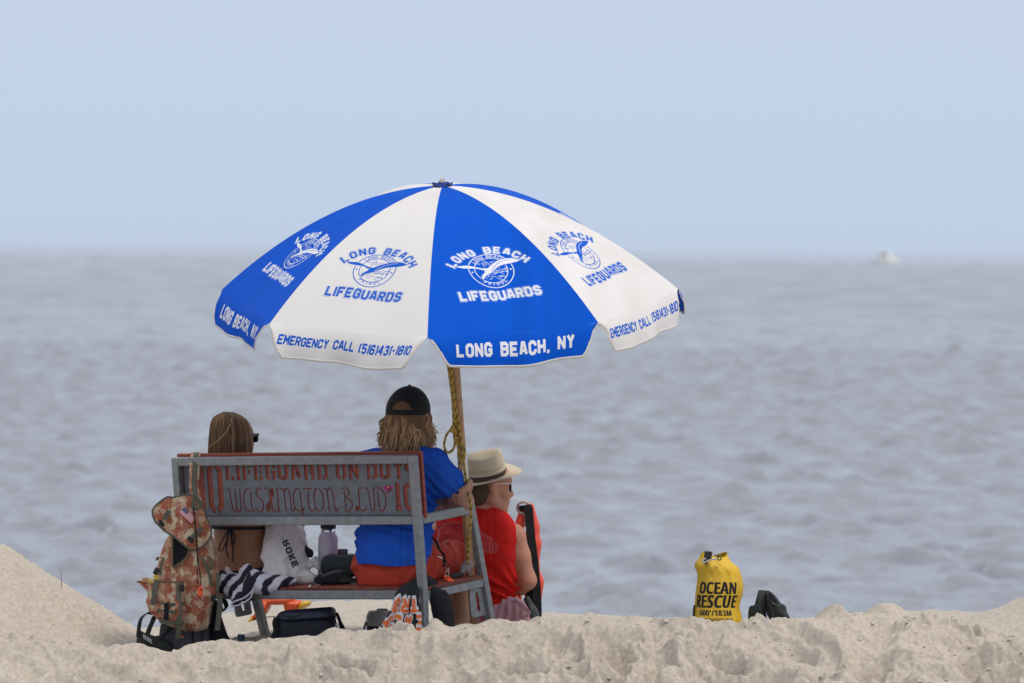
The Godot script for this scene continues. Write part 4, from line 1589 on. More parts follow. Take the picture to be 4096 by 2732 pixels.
# ---------------------------------------------------------------- the woman on the left
func woman() -> void:
	var pel := at(972, 2262, 40.66)
	var waist := at(960, 2150, 40.62)
	var chest := at(940, 1985, 40.60)
	var neck := at(930, 1850, 40.60)
	var hc := at(928, 1752, 40.61)
	var face := Vector3(0.78, -0.04, -0.62).normalized()
	var o := thing("person", Vector3(pel.x, pel.y - 0.09, pel.z), "person with long brown hair and dark bikini sitting on the left of the bench", "person")
	var sk := skin(Color(0.34, 0.165, 0.095))
	var shl := neck - RGT * 0.165 + Vector3.DOWN * 0.05
	var shr := neck + RGT * 0.165 + Vector3.DOWN * 0.05
	var bones := head_bones(hc, face, Vector3.UP, 0.9)
	bones.append_array([
		[hc + Vector3.DOWN * 0.05 - face * 0.02, neck + Vector3.DOWN * 0.03, 0.048, 0.055],
		[neck + Vector3.DOWN * 0.06, chest, 0.115, 0.135, FWD, 1.55], [chest, waist, 0.138, 0.128, FWD, 1.5], [waist, pel, 0.128, 0.160, FWD, 1.35],
		[shl, shr, 0.052, 0.052],
		[pel - RGT * 0.075, pel + RGT * 0.075, 0.105, 0.105],
	])
	for e in [-1, 1]:
		var sh: Vector3 = shl if e < 0 else shr
		var elb: Vector3 = sh + Vector3.DOWN * 0.23 + RGT * 0.02 * e + FWD * 0.10
		var wr: Vector3 = elb + FWD * 0.20 + Vector3.UP * 0.02 - RGT * 0.10 * e
		bones.append([sh, elb, 0.046, 0.036])
		bones.append([elb, wr, 0.036, 0.024])
		bones.append_array(hand_bones(wr, wr + FWD * 0.06, FWD, Vector3.DOWN, -RGT * e, 0.92))
		var hip: Vector3 = pel + RGT * 0.085 * e + FWD * 0.02
		var knee: Vector3 = hip + FWD * 0.22 + Vector3.UP * 0.30 - RGT * 0.01 * e
		var ank: Vector3 = hip + FWD * 0.30 + Vector3.DOWN * 0.01 - RGT * 0.02 * e
		bones.append([hip, knee, 0.085, 0.056])
		bones.append([knee, ank, 0.054, 0.036])
		bones.append_array(foot_bones(ank, FWD))
	var body_b := body(bones, 0.010, 75.0)
	part("body", body_b, sk, o, "tanned bare back")
	# bikini: bottom, band, ties
	var navy := garment(Color(0.012, 0.014, 0.03))
	var low := body([[pel + Vector3.DOWN * 0.045 - RGT * 0.085, pel + Vector3.DOWN * 0.045 + RGT * 0.085, 0.110, 0.110], [pel + Vector3.DOWN * 0.01, pel + Vector3.DOWN * 0.02, 0.140, 0.15, FWD, 1.3]], 0.011, 80.0)
	part("bikini_bottom", low, navy, o)
	var band := []
	var mid := at(952, 2108, 40.613)
	for k in 25:
		var a := TAU * k / 24.0
		band.append(mid + RGT * cos(a) * 0.139 + FWD * sin(a) * 0.097 + Vector3.UP * 0.004 * sin(a))
	var bb := mb()
	tube(bb, band, 0.010, 6, false, 0.5)
	part("bikini_band", bb, navy, o)
	var back := func(u: float, v: float, d := 0.0) -> Vector3: return at(u, v, 40.505 - d)
	var ties := mb()
	for pth in [[[917, 2110], [900, 2140], [878, 2185], [876, 2205], [890, 2200], [905, 2170], [915, 2135]], [[915, 2115], [908, 2160], [905, 2200], [914, 2232]], [[922, 2112], [935, 2140], [937, 2165], [928, 2180], [926, 2150], [920, 2120]], [[925, 2115], [928, 2170], [932, 2205], [928, 2247]]]:
		var pts := []
		for p in pth: pts.append(back.call(p[0], p[1], 0.004))
		strap(ties, smooth_path(pts, 5), RGT * 0.007, 0.002)
	for p in [[918, 2112]]: bbox(ties, Transform3D(Basis(), back.call(p[0], p[1], 0.006)), Vector3(0.02, 0.014, 0.012), 0.004)
	part("bikini_tie", ties, navy, o, "dark blue bow tied at the back")
	# hair: a smooth fall to below the shoulders, strands over it
	var hb := mb()
	var r := RandomNumberGenerator.new()
	r.seed = 201
	var core := body([[hc + Vector3.UP * 0.028 - face * 0.012, hc + Vector3.UP * 0.028 - face * 0.012, 0.094, 0.094], [hc - face * 0.03 + Vector3.DOWN * 0.0, hc - face * 0.045 + Vector3.DOWN * 0.16, 0.088, 0.098, face, 1.5], [hc - face * 0.045 + Vector3.DOWN * 0.15, hc - face * 0.055 + Vector3.DOWN * 0.3, 0.098, 0.075, face, 1.8]], 0.009, 80.0)
	paint(core, func(_p: Vector3) -> Color: return Color(0.05, 0.029, 0.017))
	join(hb, core)
	var sd := face.cross(Vector3.UP).normalized()
	for k in 620:
		var a := r.randf_range(-1.95, 1.95)
		var dir := -face * cos(a) + sd * sin(a)
		var rr := 0.102 + r.randf_range(-0.003, 0.004)
		var top := hc + Vector3.UP * r.randf_range(0.112, 0.123) - face * 0.012 + dir * r.randf_range(0.0, 0.03)
		var p1 := hc + Vector3.UP * 0.092 - face * 0.006 + dir * rr * 0.80
		var p2 := hc + Vector3.UP * 0.02 + dir * rr * 1.005
		var wide := 1.0 + 0.1 * absf(sin(a))
		var p3 := hc + Vector3.DOWN * 0.07 + dir * rr * 0.98 * wide + sd * r.randf_range(-0.006, 0.006)
		var p4 := hc + Vector3.DOWN * r.randf_range(0.14, 0.28) + dir * rr * 0.95 * wide + sd * r.randf_range(-0.012, 0.012)
		var tone := r.randf()
		var light := Color(0.25, 0.145, 0.075).lerp(Color(0.065, 0.036, 0.02), pow(tone, 0.42))
		if r.randf() < 0.1 or absf(a) > 1.5: light = light.lerp(Color(0.40, 0.27, 0.155), r.randf_range(0.2, 0.8))
		lock(hb, [top, p1, p2, p3, p4], r.randf_range(0.0014, 0.0038), light * 0.85, light)
	# one loose strand blown across
	lock(hb, [at(927, 1668, 40.50), at(920, 1700, 40.49), at(900, 1735, 40.485), at(868, 1765, 40.50), at(842, 1782, 40.52), at(828, 1806, 40.53)], 0.0022, Color(0.28, 0.19, 0.11), Color(0.42, 0.31, 0.2))
	part("hair", hb, hair_material(), o, "long straight brown hair with lighter strands", "stuff")
	# sunglasses
	var lens := mb()
	for e in [-1, 1]:
		var lc: Vector3 = hc + face * 0.108 + Vector3.UP * 0.005 + sd * 0.034 * e
		loft(lens, [oval(lc - face * 0.004, sd * 0.028, Vector3.UP * 0.022, 14, 3.0), oval(lc + face * 0.004, sd * 0.028, Vector3.UP * 0.022, 14, 3.0)])
	var gm := mat(Color(0.012, 0.013, 0.016), 0.12)
	var gl := part("sunglasses", lens, gm, o, "dark sunglasses")
	var tm := mb()
	for e in [-1, 1]: bar(tm, hc + face * 0.10 + Vector3.UP * 0.018 + sd * 0.062 * e, hc + face * 0.02 + Vector3.UP * 0.016 + sd * 0.090 * e, 0.005, 0.012, Vector3.UP, 0.001)
	bar(tm, hc + face * 0.110 + Vector3.UP * 0.022 - sd * 0.066, hc + face * 0.110 + Vector3.UP * 0.022 + sd * 0.066, 0.008, 0.010, Vector3.UP, 0.002)
	part("frame", tm, gm, gl)

# ---------------------------------------------------------------- the man in blue on the right
func man_in_blue() -> void:
	var pel := at(1572, 2262, 40.12)
	var belly := at(1585, 2120, 40.13)
	var chest := at(1606, 1960, 40.16)
	var neck := at(1624, 1812, 40.17)
	var hc := at(1632, 1668, 40.19)
	var face := Vector3(0.31, -0.02, -0.95).normalized()
	var shr := at(1738, 1858, 40.04)
	var shl := at(1498, 1852, 40.25)
	var o := thing("person", Vector3(pel.x, pel.y - 0.1, pel.z), "person in blue t-shirt, red shorts and black cap with wavy blond hair on the bench", "person")
	var sk := skin(Color(0.47, 0.26, 0.185))
	var elr := at(1852, 2004, 40.10)
	var wrr := at(1735, 2018, 40.34)
	var ell := at(1640, 1995, 40.46)
	var wrl := at(1850, 1940, 40.17)
	var hipr := pel + RGT * 0.095
	var hipl := pel - RGT * 0.095
	var knr := at(1842, 2236, 40.42)
	var knl := at(1650, 2245, 40.60)
	var anr := at(1842, 2490, 40.52)
	var anl := at(1640, 2490, 40.70)
	var bones := head_bones(hc, face, Vector3.UP)
	bones.append_array([
		[hc + Vector3.DOWN * 0.06, neck + Vector3.DOWN * 0.03, 0.055, 0.062],
		[neck + Vector3.DOWN * 0.08, chest, 0.14, 0.15, FWD, 1.55], [chest, belly, 0.15, 0.145, FWD, 1.5], [belly, pel, 0.145, 0.15, FWD, 1.4], [shl, shr, 0.055, 0.055],
		[shr, elr, 0.056, 0.046], [elr, elr.lerp(wrr, 0.35), 0.042, 0.045], [elr.lerp(wrr, 0.35), wrr, 0.045, 0.029],
		[shl, ell, 0.056, 0.044], [ell, wrl, 0.045, 0.028],
		[hipr, knr, 0.09, 0.062], [knr, anr, 0.058, 0.04], [hipl, knl, 0.09, 0.062], [knl, anl, 0.058, 0.04],
	])
	bones.append_array(foot_bones(anr, FWD))
	bones.append_array(foot_bones(anl, FWD))
	var bd := body(bones, 0.010, 75.0)
	# the hands on finer grids, in the same skin
	var to_cam := Vector3(0, 0, 1)
	join(bd, body(hand_bones(wrl, at(1872, 1950, 40.085), (Vector3(0.06, -0.32, 1.0)).normalized(), Vector3(-0.75, -0.45, 0.25).normalized(), Vector3(-0.12, -0.93, -0.30).normalized(), 0.98), 0.0030, 300.0))
	join(bd, body(hand_bones(wrr, wrr + (wrr - elr).normalized() * 0.075, (wrr - elr).normalized(), Vector3(-0.3, 0.2, -0.9).normalized(), Vector3.UP, 0.95), 0.005, 160.0))
	part("body", bd, sk, o)
	# t-shirt
	var nz := noise(1.0, 2, FastNoiseLite.TYPE_SIMPLEX_SMOOTH, 301)
	var slr := shr.lerp(elr, 0.46)
	var shirt := body([
		[neck + Vector3.DOWN * 0.055, neck + Vector3.DOWN * 0.10, 0.092, 0.15, FWD, 1.35], [neck + Vector3.DOWN * 0.12, chest, 0.165, 0.178, FWD, 1.5], [chest, belly, 0.180, 0.182, FWD, 1.5], [belly, at(1574, 2205, 40.11), 0.182, 0.180, FWD, 1.45], [at(1573, 2190, 40.11), at(1571, 2235, 40.10), 0.184, 0.184, FWD, 1.3],
		[shl, shr, 0.064, 0.064], [shr, slr, 0.066, 0.066], [slr, shr.lerp(elr, 0.50), 0.066, 0.066], [shl, shl.lerp(ell, 0.55), 0.07, 0.072], [shr + Vector3.DOWN * 0.02, chest + RGT * 0.1, 0.06, 0.06],
	], 0.0085, 65.0, func(p: Vector3, n: Vector3) -> Vector3:
		var low := clampf((chest.y - p.y) / 0.3, 0.0, 1.0)
		var q := folds(p, n, Vector3(0.35, 0.9, -0.2), 60.0, (0.014 + 0.004 * low) * clampf((p.y - pel.y) / 0.12, 0.0, 1.0), nz)
		# creases gather under the arm
		var arm := exp(-p.distance_squared_to(shr + Vector3.DOWN * 0.12 - RGT * 0.02) / 0.012)
		return q + n * 0.011 * arm * sin(p.dot(Vector3(0.7, 0.75, 0.0)) * 150.0))
	var hem_y := at(1571, 2258, 40.1).y
	for k in shirt.v.size():      # a straight hem
		if shirt.v[k].y < hem_y + 0.004 * sin(shirt.v[k].x * 26.0): shirt.v[k].y = hem_y + 0.004 * sin(shirt.v[k].x * 26.0)
	# print across the shoulders
	for k in shirt.v.size():
		var d: Vector3 = shirt.v[k] - (neck + Vector3.DOWN * 0.05)
		var uv := Vector2(0.5 + d.dot(RGT) / 0.40, 0.5 - d.y / 0.16)
		if d.dot(FWD) > 0.0: uv.y += 5.0
		shirt.uv.append(uv)
	var blue := mat(Color(1, 1, 1), 0.9)
	blue.albedo_texture = picture(shirt_print())
	blue.texture_repeat = false
	blue.detail_enabled = true
	blue.detail_blend_mode = BaseMaterial3D.BLEND_MODE_MUL
	blue.detail_uv_layer = BaseMaterial3D.DETAIL_UV_2
	blue.detail_albedo = M.cloth_tone
	blue.uv2_triplanar = true
	blue.uv2_scale = Vector3.ONE * 5.0
	blue.metallic_specular = 0.25
	part("t_shirt", shirt, blue, o, "royal blue t-shirt")
	# shorts
	var sh := body([
		[pel + Vector3.DOWN * 0.03, pel + Vector3.DOWN * 0.04, 0.165, 0.17, FWD, 1.35], [hipr, hipr.lerp(knr, 0.8), 0.108, 0.100], [hipl, hipl.lerp(knl, 0.8), 0.108, 0.100], [pel + Vector3.DOWN * 0.02 - RGT * 0.09, pel + Vector3.DOWN * 0.02 + RGT * 0.09, 0.098, 0.098],
	], 0.0105, 65.0, func(p: Vector3, n: Vector3) -> Vector3: return folds(p, n, Vector3(0.8, -0.25, -0.5), 60.0, 0.013, nz))
	var red := garment(Color(0.50, 0.045, 0.022))
	red.rim = 0.25
	var seat_y := 0.0
	for k in sh.v.size():         # resting flat on the seat
		var l: Vector3 = bench_xf.affine_inverse() * sh.v[k]
		if l.y < -0.6235 and l.z > -0.52:
			l.y = -0.6235
			sh.v[k] = bench_xf * l
	part("shorts", sh, red, o, "red lifeguard shorts")
	# dark stripe on the shorts
	var stp := mb()
	var sp := [at(1728, 2148, 39.99), at(1745, 2170, 39.975), at(1758, 2200, 39.965), at(1775, 2220, 39.962), at(1778, 2245, 39.955), at(1771, 2268, 39.96)]
	strap(stp, smooth_path(sp, 5), Vector3(0.011, 0.004, 0.006), 0.002)
	part("shorts_tie", stp, M.black_cloth, o)
	# hair
	var hb := mb()
	var r := RandomNumberGenerator.new()
	r.seed = 202
	var sd := face.cross(Vector3.UP).normalized()
	var core := body([[hc + Vector3.UP * 0.035, hc + Vector3.DOWN * 0.02, 0.1045, 0.096], [hc - face * 0.02 + Vector3.DOWN * 0.02, hc - face * 0.035 + Vector3.DOWN * 0.12, 0.092, 0.098, face, 1.25], [hc - face * 0.03 - sd * 0.05 + Vector3.DOWN * 0.06, hc - face * 0.035 - sd * 0.07 + Vector3.DOWN * 0.14, 0.05, 0.045], [hc - face * 0.03 + sd * 0.05 + Vector3.DOWN * 0.06, hc - face * 0.035 + sd * 0.05 + Vector3.DOWN * 0.13, 0.05, 0.045]], 0.009, 75.0)
	paint(core, func(_p: Vector3) -> Color: return Color(0.15, 0.08, 0.037))
	join(hb, core)
	for k in 1100:
		var a := r.randf_range(-1.9, 1.9)
		var dir := -face * cos(a) + sd * sin(a)
		var depth := r.randf()
		var rr := 0.088 + 0.022 * depth
		var start := hc + Vector3.UP * r.randf_range(-0.045, 0.035)
		var length := r.randf_range(0.11, 0.205) * (1.0 if absf(a) < 1.3 else 0.72)
		var ph := 4.2 * a + 1.1 * r.randf() + 2.5 * sin(a * 7.0)
		var amp := r.randf_range(0.006, 0.018)
		var tang := Vector3.UP.cross(dir).normalized()
		var flare := r.randf_range(0.85, 1.22)
		var pts := []
		for j in 7:
			var f := j / 6.0
			var out_ := minf(rr, 0.098) * (1.0 - f) * (1.0 - f) + (rr + 0.004) * (1.0 - (1.0 - f) * (1.0 - f)) * (1.0 + (flare - 1.0) * f * 1.3)
			var curl := amp * f * (sin(ph + f * 8.5))
			pts.append(hc + dir * out_ + tang * (curl * 1.6 + (0.02 * sin(ph) * f)) + Vector3.UP * (start.y - hc.y - length * f) + dir * curl)
		if r.randf() < 0.25:       # ends flick up and out
			pts[6] = pts[5] + dir * 0.014 + Vector3.UP * 0.008 + tang * r.randf_range(-0.01, 0.01)
		var tone := r.randf()
		var c1 := Color(0.17, 0.09, 0.04).lerp(Color(0.42, 0.25, 0.12), tone)
		var c2 := c1.lerp(Color(0.66, 0.45, 0.25), r.randf_range(0.1, 0.95))
		lock(hb, pts, r.randf_range(0.0016, 0.0046), c1, c2)
	part("hair", hb, hair_material(), o, "shoulder-length wavy blond hair", "stuff")
	# cap worn backwards, opening and strap at the back of the head
	var capm := garment(Color(0.010, 0.011, 0.013))
	var up := (Vector3.UP + face * 0.05 + Vector3(0.03, 0, 0)).normalized()
	var cc := hc + Vector3.UP * 0.024
	var cap := mb()
	var rows := 34
	var cols := 120
	var g := []
	for j in rows + 1:
		var th := (PI * 0.5 + 0.12) * j / rows
		var row := []
		for i in cols + 1:
			var a := TAU * i / cols
			var dir := -face * cos(a) + sd * sin(a)
			var rad := sin(minf(th, PI * 0.5)) * (0.1095 + 0.004 * cos(a * 2.0) + 0.0012 * absf(sin(a * 3.0)))
			row.append(cc + dir * rad + up * (0.124 * cos(th)))
		g.append(row)
	var n0: int = cap.v.size()
	for row in g:
		for p in row:
			cap.v.append(p)
			cap.uv.append(Vector2.ZERO)
	for j in rows:
		for i in cols:
			var a := TAU * (i + 0.5) / cols
			if a > PI: a -= TAU
			var th := (PI * 0.5 + 0.12) * (j + 0.5) / rows
			var hgt := 0.124 * cos(th)
			# arch above the strap
			if hgt > 0.010 and pow(a / 0.46, 2.0) + pow((hgt - 0.008) / 0.044, 2.0) < 1.0: continue
			var q := n0 + j * (cols + 1) + i
			cap.i.append_array(PackedInt32Array([q, q + cols + 1, q + 1, q + 1, q + cols + 1, q + cols + 2]))
	var cp := part("cap", cap, capm, o, "black cap worn backwards")
	var btn := mb()
	lathe(btn, Transform3D(Basis(), cc + up * 0.1235), [Vector2(0.0075, -0.002), Vector2(0.0078, 0.003), Vector2(0.005, 0.006), Vector2(0.0003, 0.0068)], 12)
	part("button", btn, garment(Color(0.16, 0.012, 0.012)), cp)
	var brim := mb()
	var bg := []
	for j in 5:
		var row := []
		for i in 17:
			var a := PI - 1.0 + 2.0 * i / 16.0
			var dir := -face * cos(a) + sd * sin(a)
			row.append(cc + dir * (0.100 + 0.065 * j / 4.0 * sin(PI * (i + 0.6) / 17.2)) + Vector3.DOWN * (0.012 + 0.012 * pow((i - 8) / 8.0, 2.0)))
		bg.append(row)
	cloth(brim, bg, 0.003)
	part("brim", brim, capm, cp)

func shirt_print() -> Image:
	var img := Image.create(800, 320, false, Image.FORMAT_RGB8)
	var d := Color(0.022, 0.115, 0.64).linear_to_srgb()
	var w := Color(0.55, 0.6, 0.72).linear_to_srgb()
	var dark := Color(0.008, 0.02, 0.10).linear_to_srgb()
	img.fill(d)
	line_text(img, "BEACH", Vector2(410, 190), 120, 1.15, 3.4, [[2.5, w], [2.0, dark], [0.5, dark]])
	return img

# ---------------------------------------------------------------- the man in the straw hat, sitting on the sand beyond the bench
func man_in_hat() -> void:
	var pel := at(1915, 2440, 41.12)
	var belly := at(1905, 2310, 41.10)
	var chest := at(1900, 2170, 41.06)
	var neck := at(1930, 2030, 41.02)
	var hc := at(1950, 1948, 41.0)
	var face := Vector3(0.90, -0.05, -0.43).normalized()
	var tw := Vector3(0.38, 0, -0.925)          # the way his chest points
	var rt := Vector3(0.925, 0, 0.38)
	var shr := at(2050, 2146, 41.03)
	var shl := at(1775, 2135, 41.10)
	var o := thing("person", Vector3(pel.x, pel.y - 0.09, pel.z), "person in red sleeveless shirt, straw hat and sunglasses seated beyond the bench", "person")
	var sk := skin(Color(0.50, 0.245, 0.17))
	var elr := at(2108, 2322, 41.06)
	var wrr := at(2010, 2380, 41.26)
	var ell := at(1725, 2320, 41.2)
	var wrl := ell + tw * 0.22 + rt * 0.06
	var headb := head_bones(hc, face, (Vector3.UP + face * 0.03).normalized(), 1.06)
	headb.append_array([[hc + Vector3.DOWN * 0.045 - face * 0.022, neck + Vector3.DOWN * 0.02, 0.060, 0.070], [hc + Vector3.DOWN * 0.07 + face * 0.03, neck + Vector3.DOWN * 0.01 + face * 0.03, 0.035, 0.05]])
	var head := body(headb, 0.0048, 120.0)
	var bones := [
		[neck, neck + Vector3.DOWN * 0.05, 0.066, 0.085],
		[neck + Vector3.DOWN * 0.13, chest, 0.13, 0.185, tw, 1.5], [chest, belly, 0.185, 0.175, tw, 1.45], [belly, pel, 0.175, 0.165, tw, 1.4], [shl, shr, 0.056, 0.056],
		[shr, shr.lerp(elr, 0.45), 0.057, 0.050], [shr.lerp(elr, 0.45), elr, 0.050, 0.040], [elr, elr.lerp(wrr, 0.3), 0.041, 0.044], [elr.lerp(wrr, 0.3), wrr, 0.044, 0.028],
		[shl, ell, 0.062, 0.045], [ell, wrl, 0.045, 0.03],
	]
	for e in [-1, 1]:
		var hip: Vector3 = pel + rt * 0.09 * e
		var ahead := Vector3(-0.12, 0, -0.99)
		var knee: Vector3 = hip + ahead * 0.40 + Vector3.UP * 0.05
		var ank: Vector3 = knee + ahead * 0.3 + Vector3.DOWN * 0.16
		bones.append([hip, knee, 0.09, 0.06])
		bones.append([knee, ank, 0.056, 0.038])
		bones.append_array(foot_bones(ank, tw))
	bones.append_array(hand_bones(wrr, wrr + tw * 0.07, tw, Vector3.DOWN, rt, 1.0))
	bones.append_array(hand_bones(wrl, wrl + tw * 0.07, tw, Vector3.DOWN, -rt, 1.0))
	var bd := body(bones, 0.011, 75.0)
	join(head, bd)
	part("body", head, sk, o)
	# sleeveless shirt
	var nz := noise(1.0, 2, FastNoiseLite.TYPE_SIMPLEX_SMOOTH, 302)
	var shirt := body([
		[neck + Vector3.DOWN * 0.045, neck + Vector3.DOWN * 0.09, 0.080, 0.105, tw, 1.2], [neck + Vector3.DOWN * 0.145, chest, 0.150, 0.212, tw, 1.42], [chest, belly, 0.214, 0.204, tw, 1.4], [belly, pel + Vector3.UP * 0.02, 0.204, 0.19, tw, 1.35], [pel + Vector3.UP * 0.02, pel + Vector3.DOWN * 0.04, 0.185, 0.18, tw, 1.35],
		[shl.lerp(shr, 0.14), shl.lerp(shr, 0.86), 0.062, 0.062],
	], 0.0085, 62.0, func(p: Vector3, n: Vector3) -> Vector3:
		var low := clampf((chest.y - p.y) / 0.2, 0.0, 1.0)
		return folds(p, n, Vector3(0.5, 0.85, 0.0), 62.0 + 14.0 * low, 0.010 + 0.010 * low, nz))
	for k in shirt.v.size():
		var d: Vector3 = shirt.v[k] - (chest + Vector3.UP * 0.015)
		var uv := Vector2(0.5 + d.dot(rt) / 0.36, 0.5 - d.y / 0.2)
		if d.dot(tw) > 0.0: uv.y += 5.0
		shirt.uv.append(uv)
	var m := mat(Color(1, 1, 1), 0.88)
	m.albedo_texture = picture(red_print())
	m.texture_repeat = false
	m.metallic_specular = 0.25
	m.detail_enabled = true
	m.detail_blend_mode = BaseMaterial3D.BLEND_MODE_MUL
	m.detail_uv_layer = BaseMaterial3D.DETAIL_UV_2
	m.detail_albedo = M.cloth_tone
	m.uv2_triplanar = true
	m.uv2_scale = Vector3.ONE * 5.0
	part("sleeveless_shirt", shirt, m, o, "bright red sleeveless shirt with a faded badge on the back")
	# cropped hair at the back and sides
	var up := Vector3.UP
	var sd := face.cross(up).normalized()
	var crop := body([[hc + up * 0.03 - face * 0.02, hc + up * 0.0 - face * 0.03, 0.100, 0.094, sd, 1.12], [hc - face * 0.052 + Vector3.DOWN * 0.045, hc - face * 0.05 + Vector3.DOWN * 0.02, 0.052, 0.06]], 0.007, 80.0)
	part("hair", crop, garment(Color(0.09, 0.055, 0.035)), o, "short cropped hair")
	# sunglasses
	var gm := mat(Color(0.014, 0.014, 0.016), 0.1)
	var lens := mb()
	for e in [-1, 1]:
		var lc: Vector3 = hc + face * 0.108 + up * 0.004 + sd * 0.036 * e
		var lw: Vector3 = (sd * e - face * 0.45).normalized()
		loft(lens, [oval(lc - face * 0.003, lw * 0.030, up * 0.022, 16, 2.6), oval(lc + face * 0.003, lw * 0.030, up * 0.022, 16, 2.6)])
	var gl := part("sunglasses", lens, gm, o, "dark wrap sunglasses with thin metal arms")
	var tm := mb()
	for e in [-1, 1]:
		tm = mb()
		tube(tm, [hc + face * 0.098 + up * 0.022 + sd * 0.066 * e, hc + face * 0.04 + up * 0.022 + sd * 0.091 * e, hc - face * 0.02 + up * 0.018 + sd * 0.094 * e], 0.0025, 6)
		part("temple", tm, M.alu, gl)
	straw_hat(hc, face)

func red_print() -> Image:
	var img := Image.create(900, 500, false, Image.FORMAT_RGB8)
	var d := Color(0.62, 0.020, 0.016).linear_to_srgb()
	var w := Color(0.62, 0.16, 0.15).linear_to_srgb()
	var soft := Color(0.58, 0.055, 0.055).linear_to_srgb()
	img.fill(d)
	# worn rubber print: a beaded medallion, rays and a twisted rope border
	var c := Vector2(190, 120)
	fill(img, [PackedVector2Array(smooth_path([Vector2(60, 60), Vector2(200, 30), Vector2(420, 50), Vector2(500, 200), Vector2(420, 300), Vector2(240, 260), Vector2(80, 230), Vector2(60, 60)], 6))], soft)
	for j in 26:
		var a := TAU * j / 26.0
		fill(img, [circle(c + Vector2(cos(a), sin(a)) * 62, 7, 10)], w)
	for j in 9: stroke(img, smooth_path([c + Vector2(-120, -10 + j * 22), c + Vector2(-90, 10 + j * 20), c + Vector2(-80, 30 + j * 18)], 4), 12, w, true)
	fill(img, [PackedVector2Array(smooth_path([Vector2(560, 80), Vector2(640, 80), Vector2(710, 160), Vector2(840, 250), Vector2(850, 360), Vector2(700, 420), Vector2(570, 400), Vector2(520, 240), Vector2(560, 80)], 6))], soft)
	for j in 8:
		var p := Vector2(540 + j * 38, 330 + 12 * sin(j * 1.1))
		stroke(img, smooth_path([p + Vector2(-14, -60), p + Vector2(8, -20), p + Vector2(-4, 40), p + Vector2(24, 60), p + Vector2(36, 20)], 4), 9, w, true)
	for j in 7: fill(img, [circle(Vector2(580 + j * 34, 110 + j * 20), 17, 14), circle(Vector2(584 + j * 34, 113 + j * 20), 10, 14)], w)
	return img

func straw_hat(hc: Vector3, face: Vector3) -> void:
	var up := (Vector3.UP - face * 0.16 + Vector3(0, 0, 0.24)).normalized()
	var fw := (face - up * face.dot(up)).normalized()
	var sd := fw.cross(up).normalized()
	var c := hc + Vector3.UP * 0.052 - face * 0.012
	var o := thing("straw_hat", c, "cream straw hat with dark brown band on the seated person's head", "hat")
	var straw := mat(Color(0.66, 0.57, 0.43), 0.75)
	straw.albedo_texture = straw_weave()
	straw.uv1_scale = Vector3(1, 1, 1)
	# crown: pinched front, long crease on top
	var g := []
	var ncol := 48
	for j in 19:
		var f := j / 18.0
		var row := []
		for i in ncol + 1:
			var a := TAU * i / ncol
			var ca := cos(a)
			var sa := sin(a)
			var p := Vector3.ZERO
			if f < 0.72:
				var h := f / 0.72
				var k := 1.0 - 0.09 * h * h
				var pinch := 1.0 - 0.13 * h * smoothstep(0.35, 1.0, ca) * absf(sa) * 2.0
				p = fw * ca * 0.105 * k + sd * sa * 0.088 * k * pinch + up * (0.090 * h + 0.014 * h * ca * ca)
			else:
				var h := (f - 0.72) / 0.28
				var k := 0.91 * (1.0 - h * h * 0.999)
				var pinch := 1.0 - 0.13 * smoothstep(0.35, 1.0, ca) * absf(sa) * 2.0
				p = fw * ca * 0.105 * k + sd * sa * 0.088 * k * pinch + up * (0.090 + 0.014 * ca * ca * (1 - h) + 0.020 * sin(PI * minf(h * 1.25, 1.0)) - 0.034 * smoothstep(0.35, 1.0, h))
			row.append(c + p)
		g.append(row)
	var b := mb()
	grid(b, g, true)
	part("crown", b, straw, o, "creased straw crown with a row of vent holes")
	# brim: dips at the back and lifts at the sides
	var bg := []
	for j in 9:
		var f := j / 8.0
		var row := []
		for i in 65:
			var a := TAU * i / 64.0
			var ca := cos(a)
			var sa := sin(a)
			var wide := 0.077
			var lift := 0.016 * absf(sa) * f * f - 0.014 * maxf(ca, 0.0) * f * f - 0.010 * maxf(-ca, 0.0) * f + 0.004 * f
			row.append(c + fw * ca * (0.103 + wide * f) + sd * sa * (0.086 + wide * f) + up * (lift + 0.001))
		bg.append(row)
	var b2 := mb()
	cloth(b2, bg, 0.003)
	var plain := weave(mat(Color(0.62, 0.53, 0.40), 0.8), M.cloth_tone, M.cloth_bump, 12.0, 0.03)
	part("brim", b2, plain, o)
	var bb := mb()
	var rg := []
	for j in 4:
		var f := j / 3.0
		var row := []
		for i in 49:
			var a := TAU * i / 48.0
			row.append(c + fw * cos(a) * (0.1066 - 0.0015 * f) + sd * sin(a) * (0.0896 - 0.0015 * f) + up * (0.003 + 0.022 * f))
		rg.append(row)
	cloth(bb, rg, -0.0015)
	part("band", bb, weave(mat(Color(0.05, 0.034, 0.028), 0.6), M.cloth_tone, null, 8.0, 0.0), o, "dark brown ribbon band")

func straw_weave() -> ImageTexture:
	var img := Image.create(1024, 512, false, Image.FORMAT_RGB8)
	var r := RandomNumberGenerator.new()
	r.seed = 6
	for y in 512:
		for x in 1024:
			var k := 0.93 + 0.05 * sin(x * 1.1) * sin(y * 1.1) + r.randf_range(-0.025, 0.025)
			img.set_pixel(x, y, Color(k, k, k * 0.98))
	# open weave: small holes through which the dark inside shows
	for row in 4:
		for j in 64:
			fill(img, [circle(Vector2(j * 16 + (8 if row % 2 else 0), 172 + row * 15), 3.6, 8)], Color(0.35, 0.25, 0.17))
	return picture(img)

# ================================================================ things on and round the bench
func px(list: Array, depth: float) -> Array:
	var out := []
	for p in list: out.append(at(p[0], p[1], p[2] if p.size() > 2 else depth))
	return out

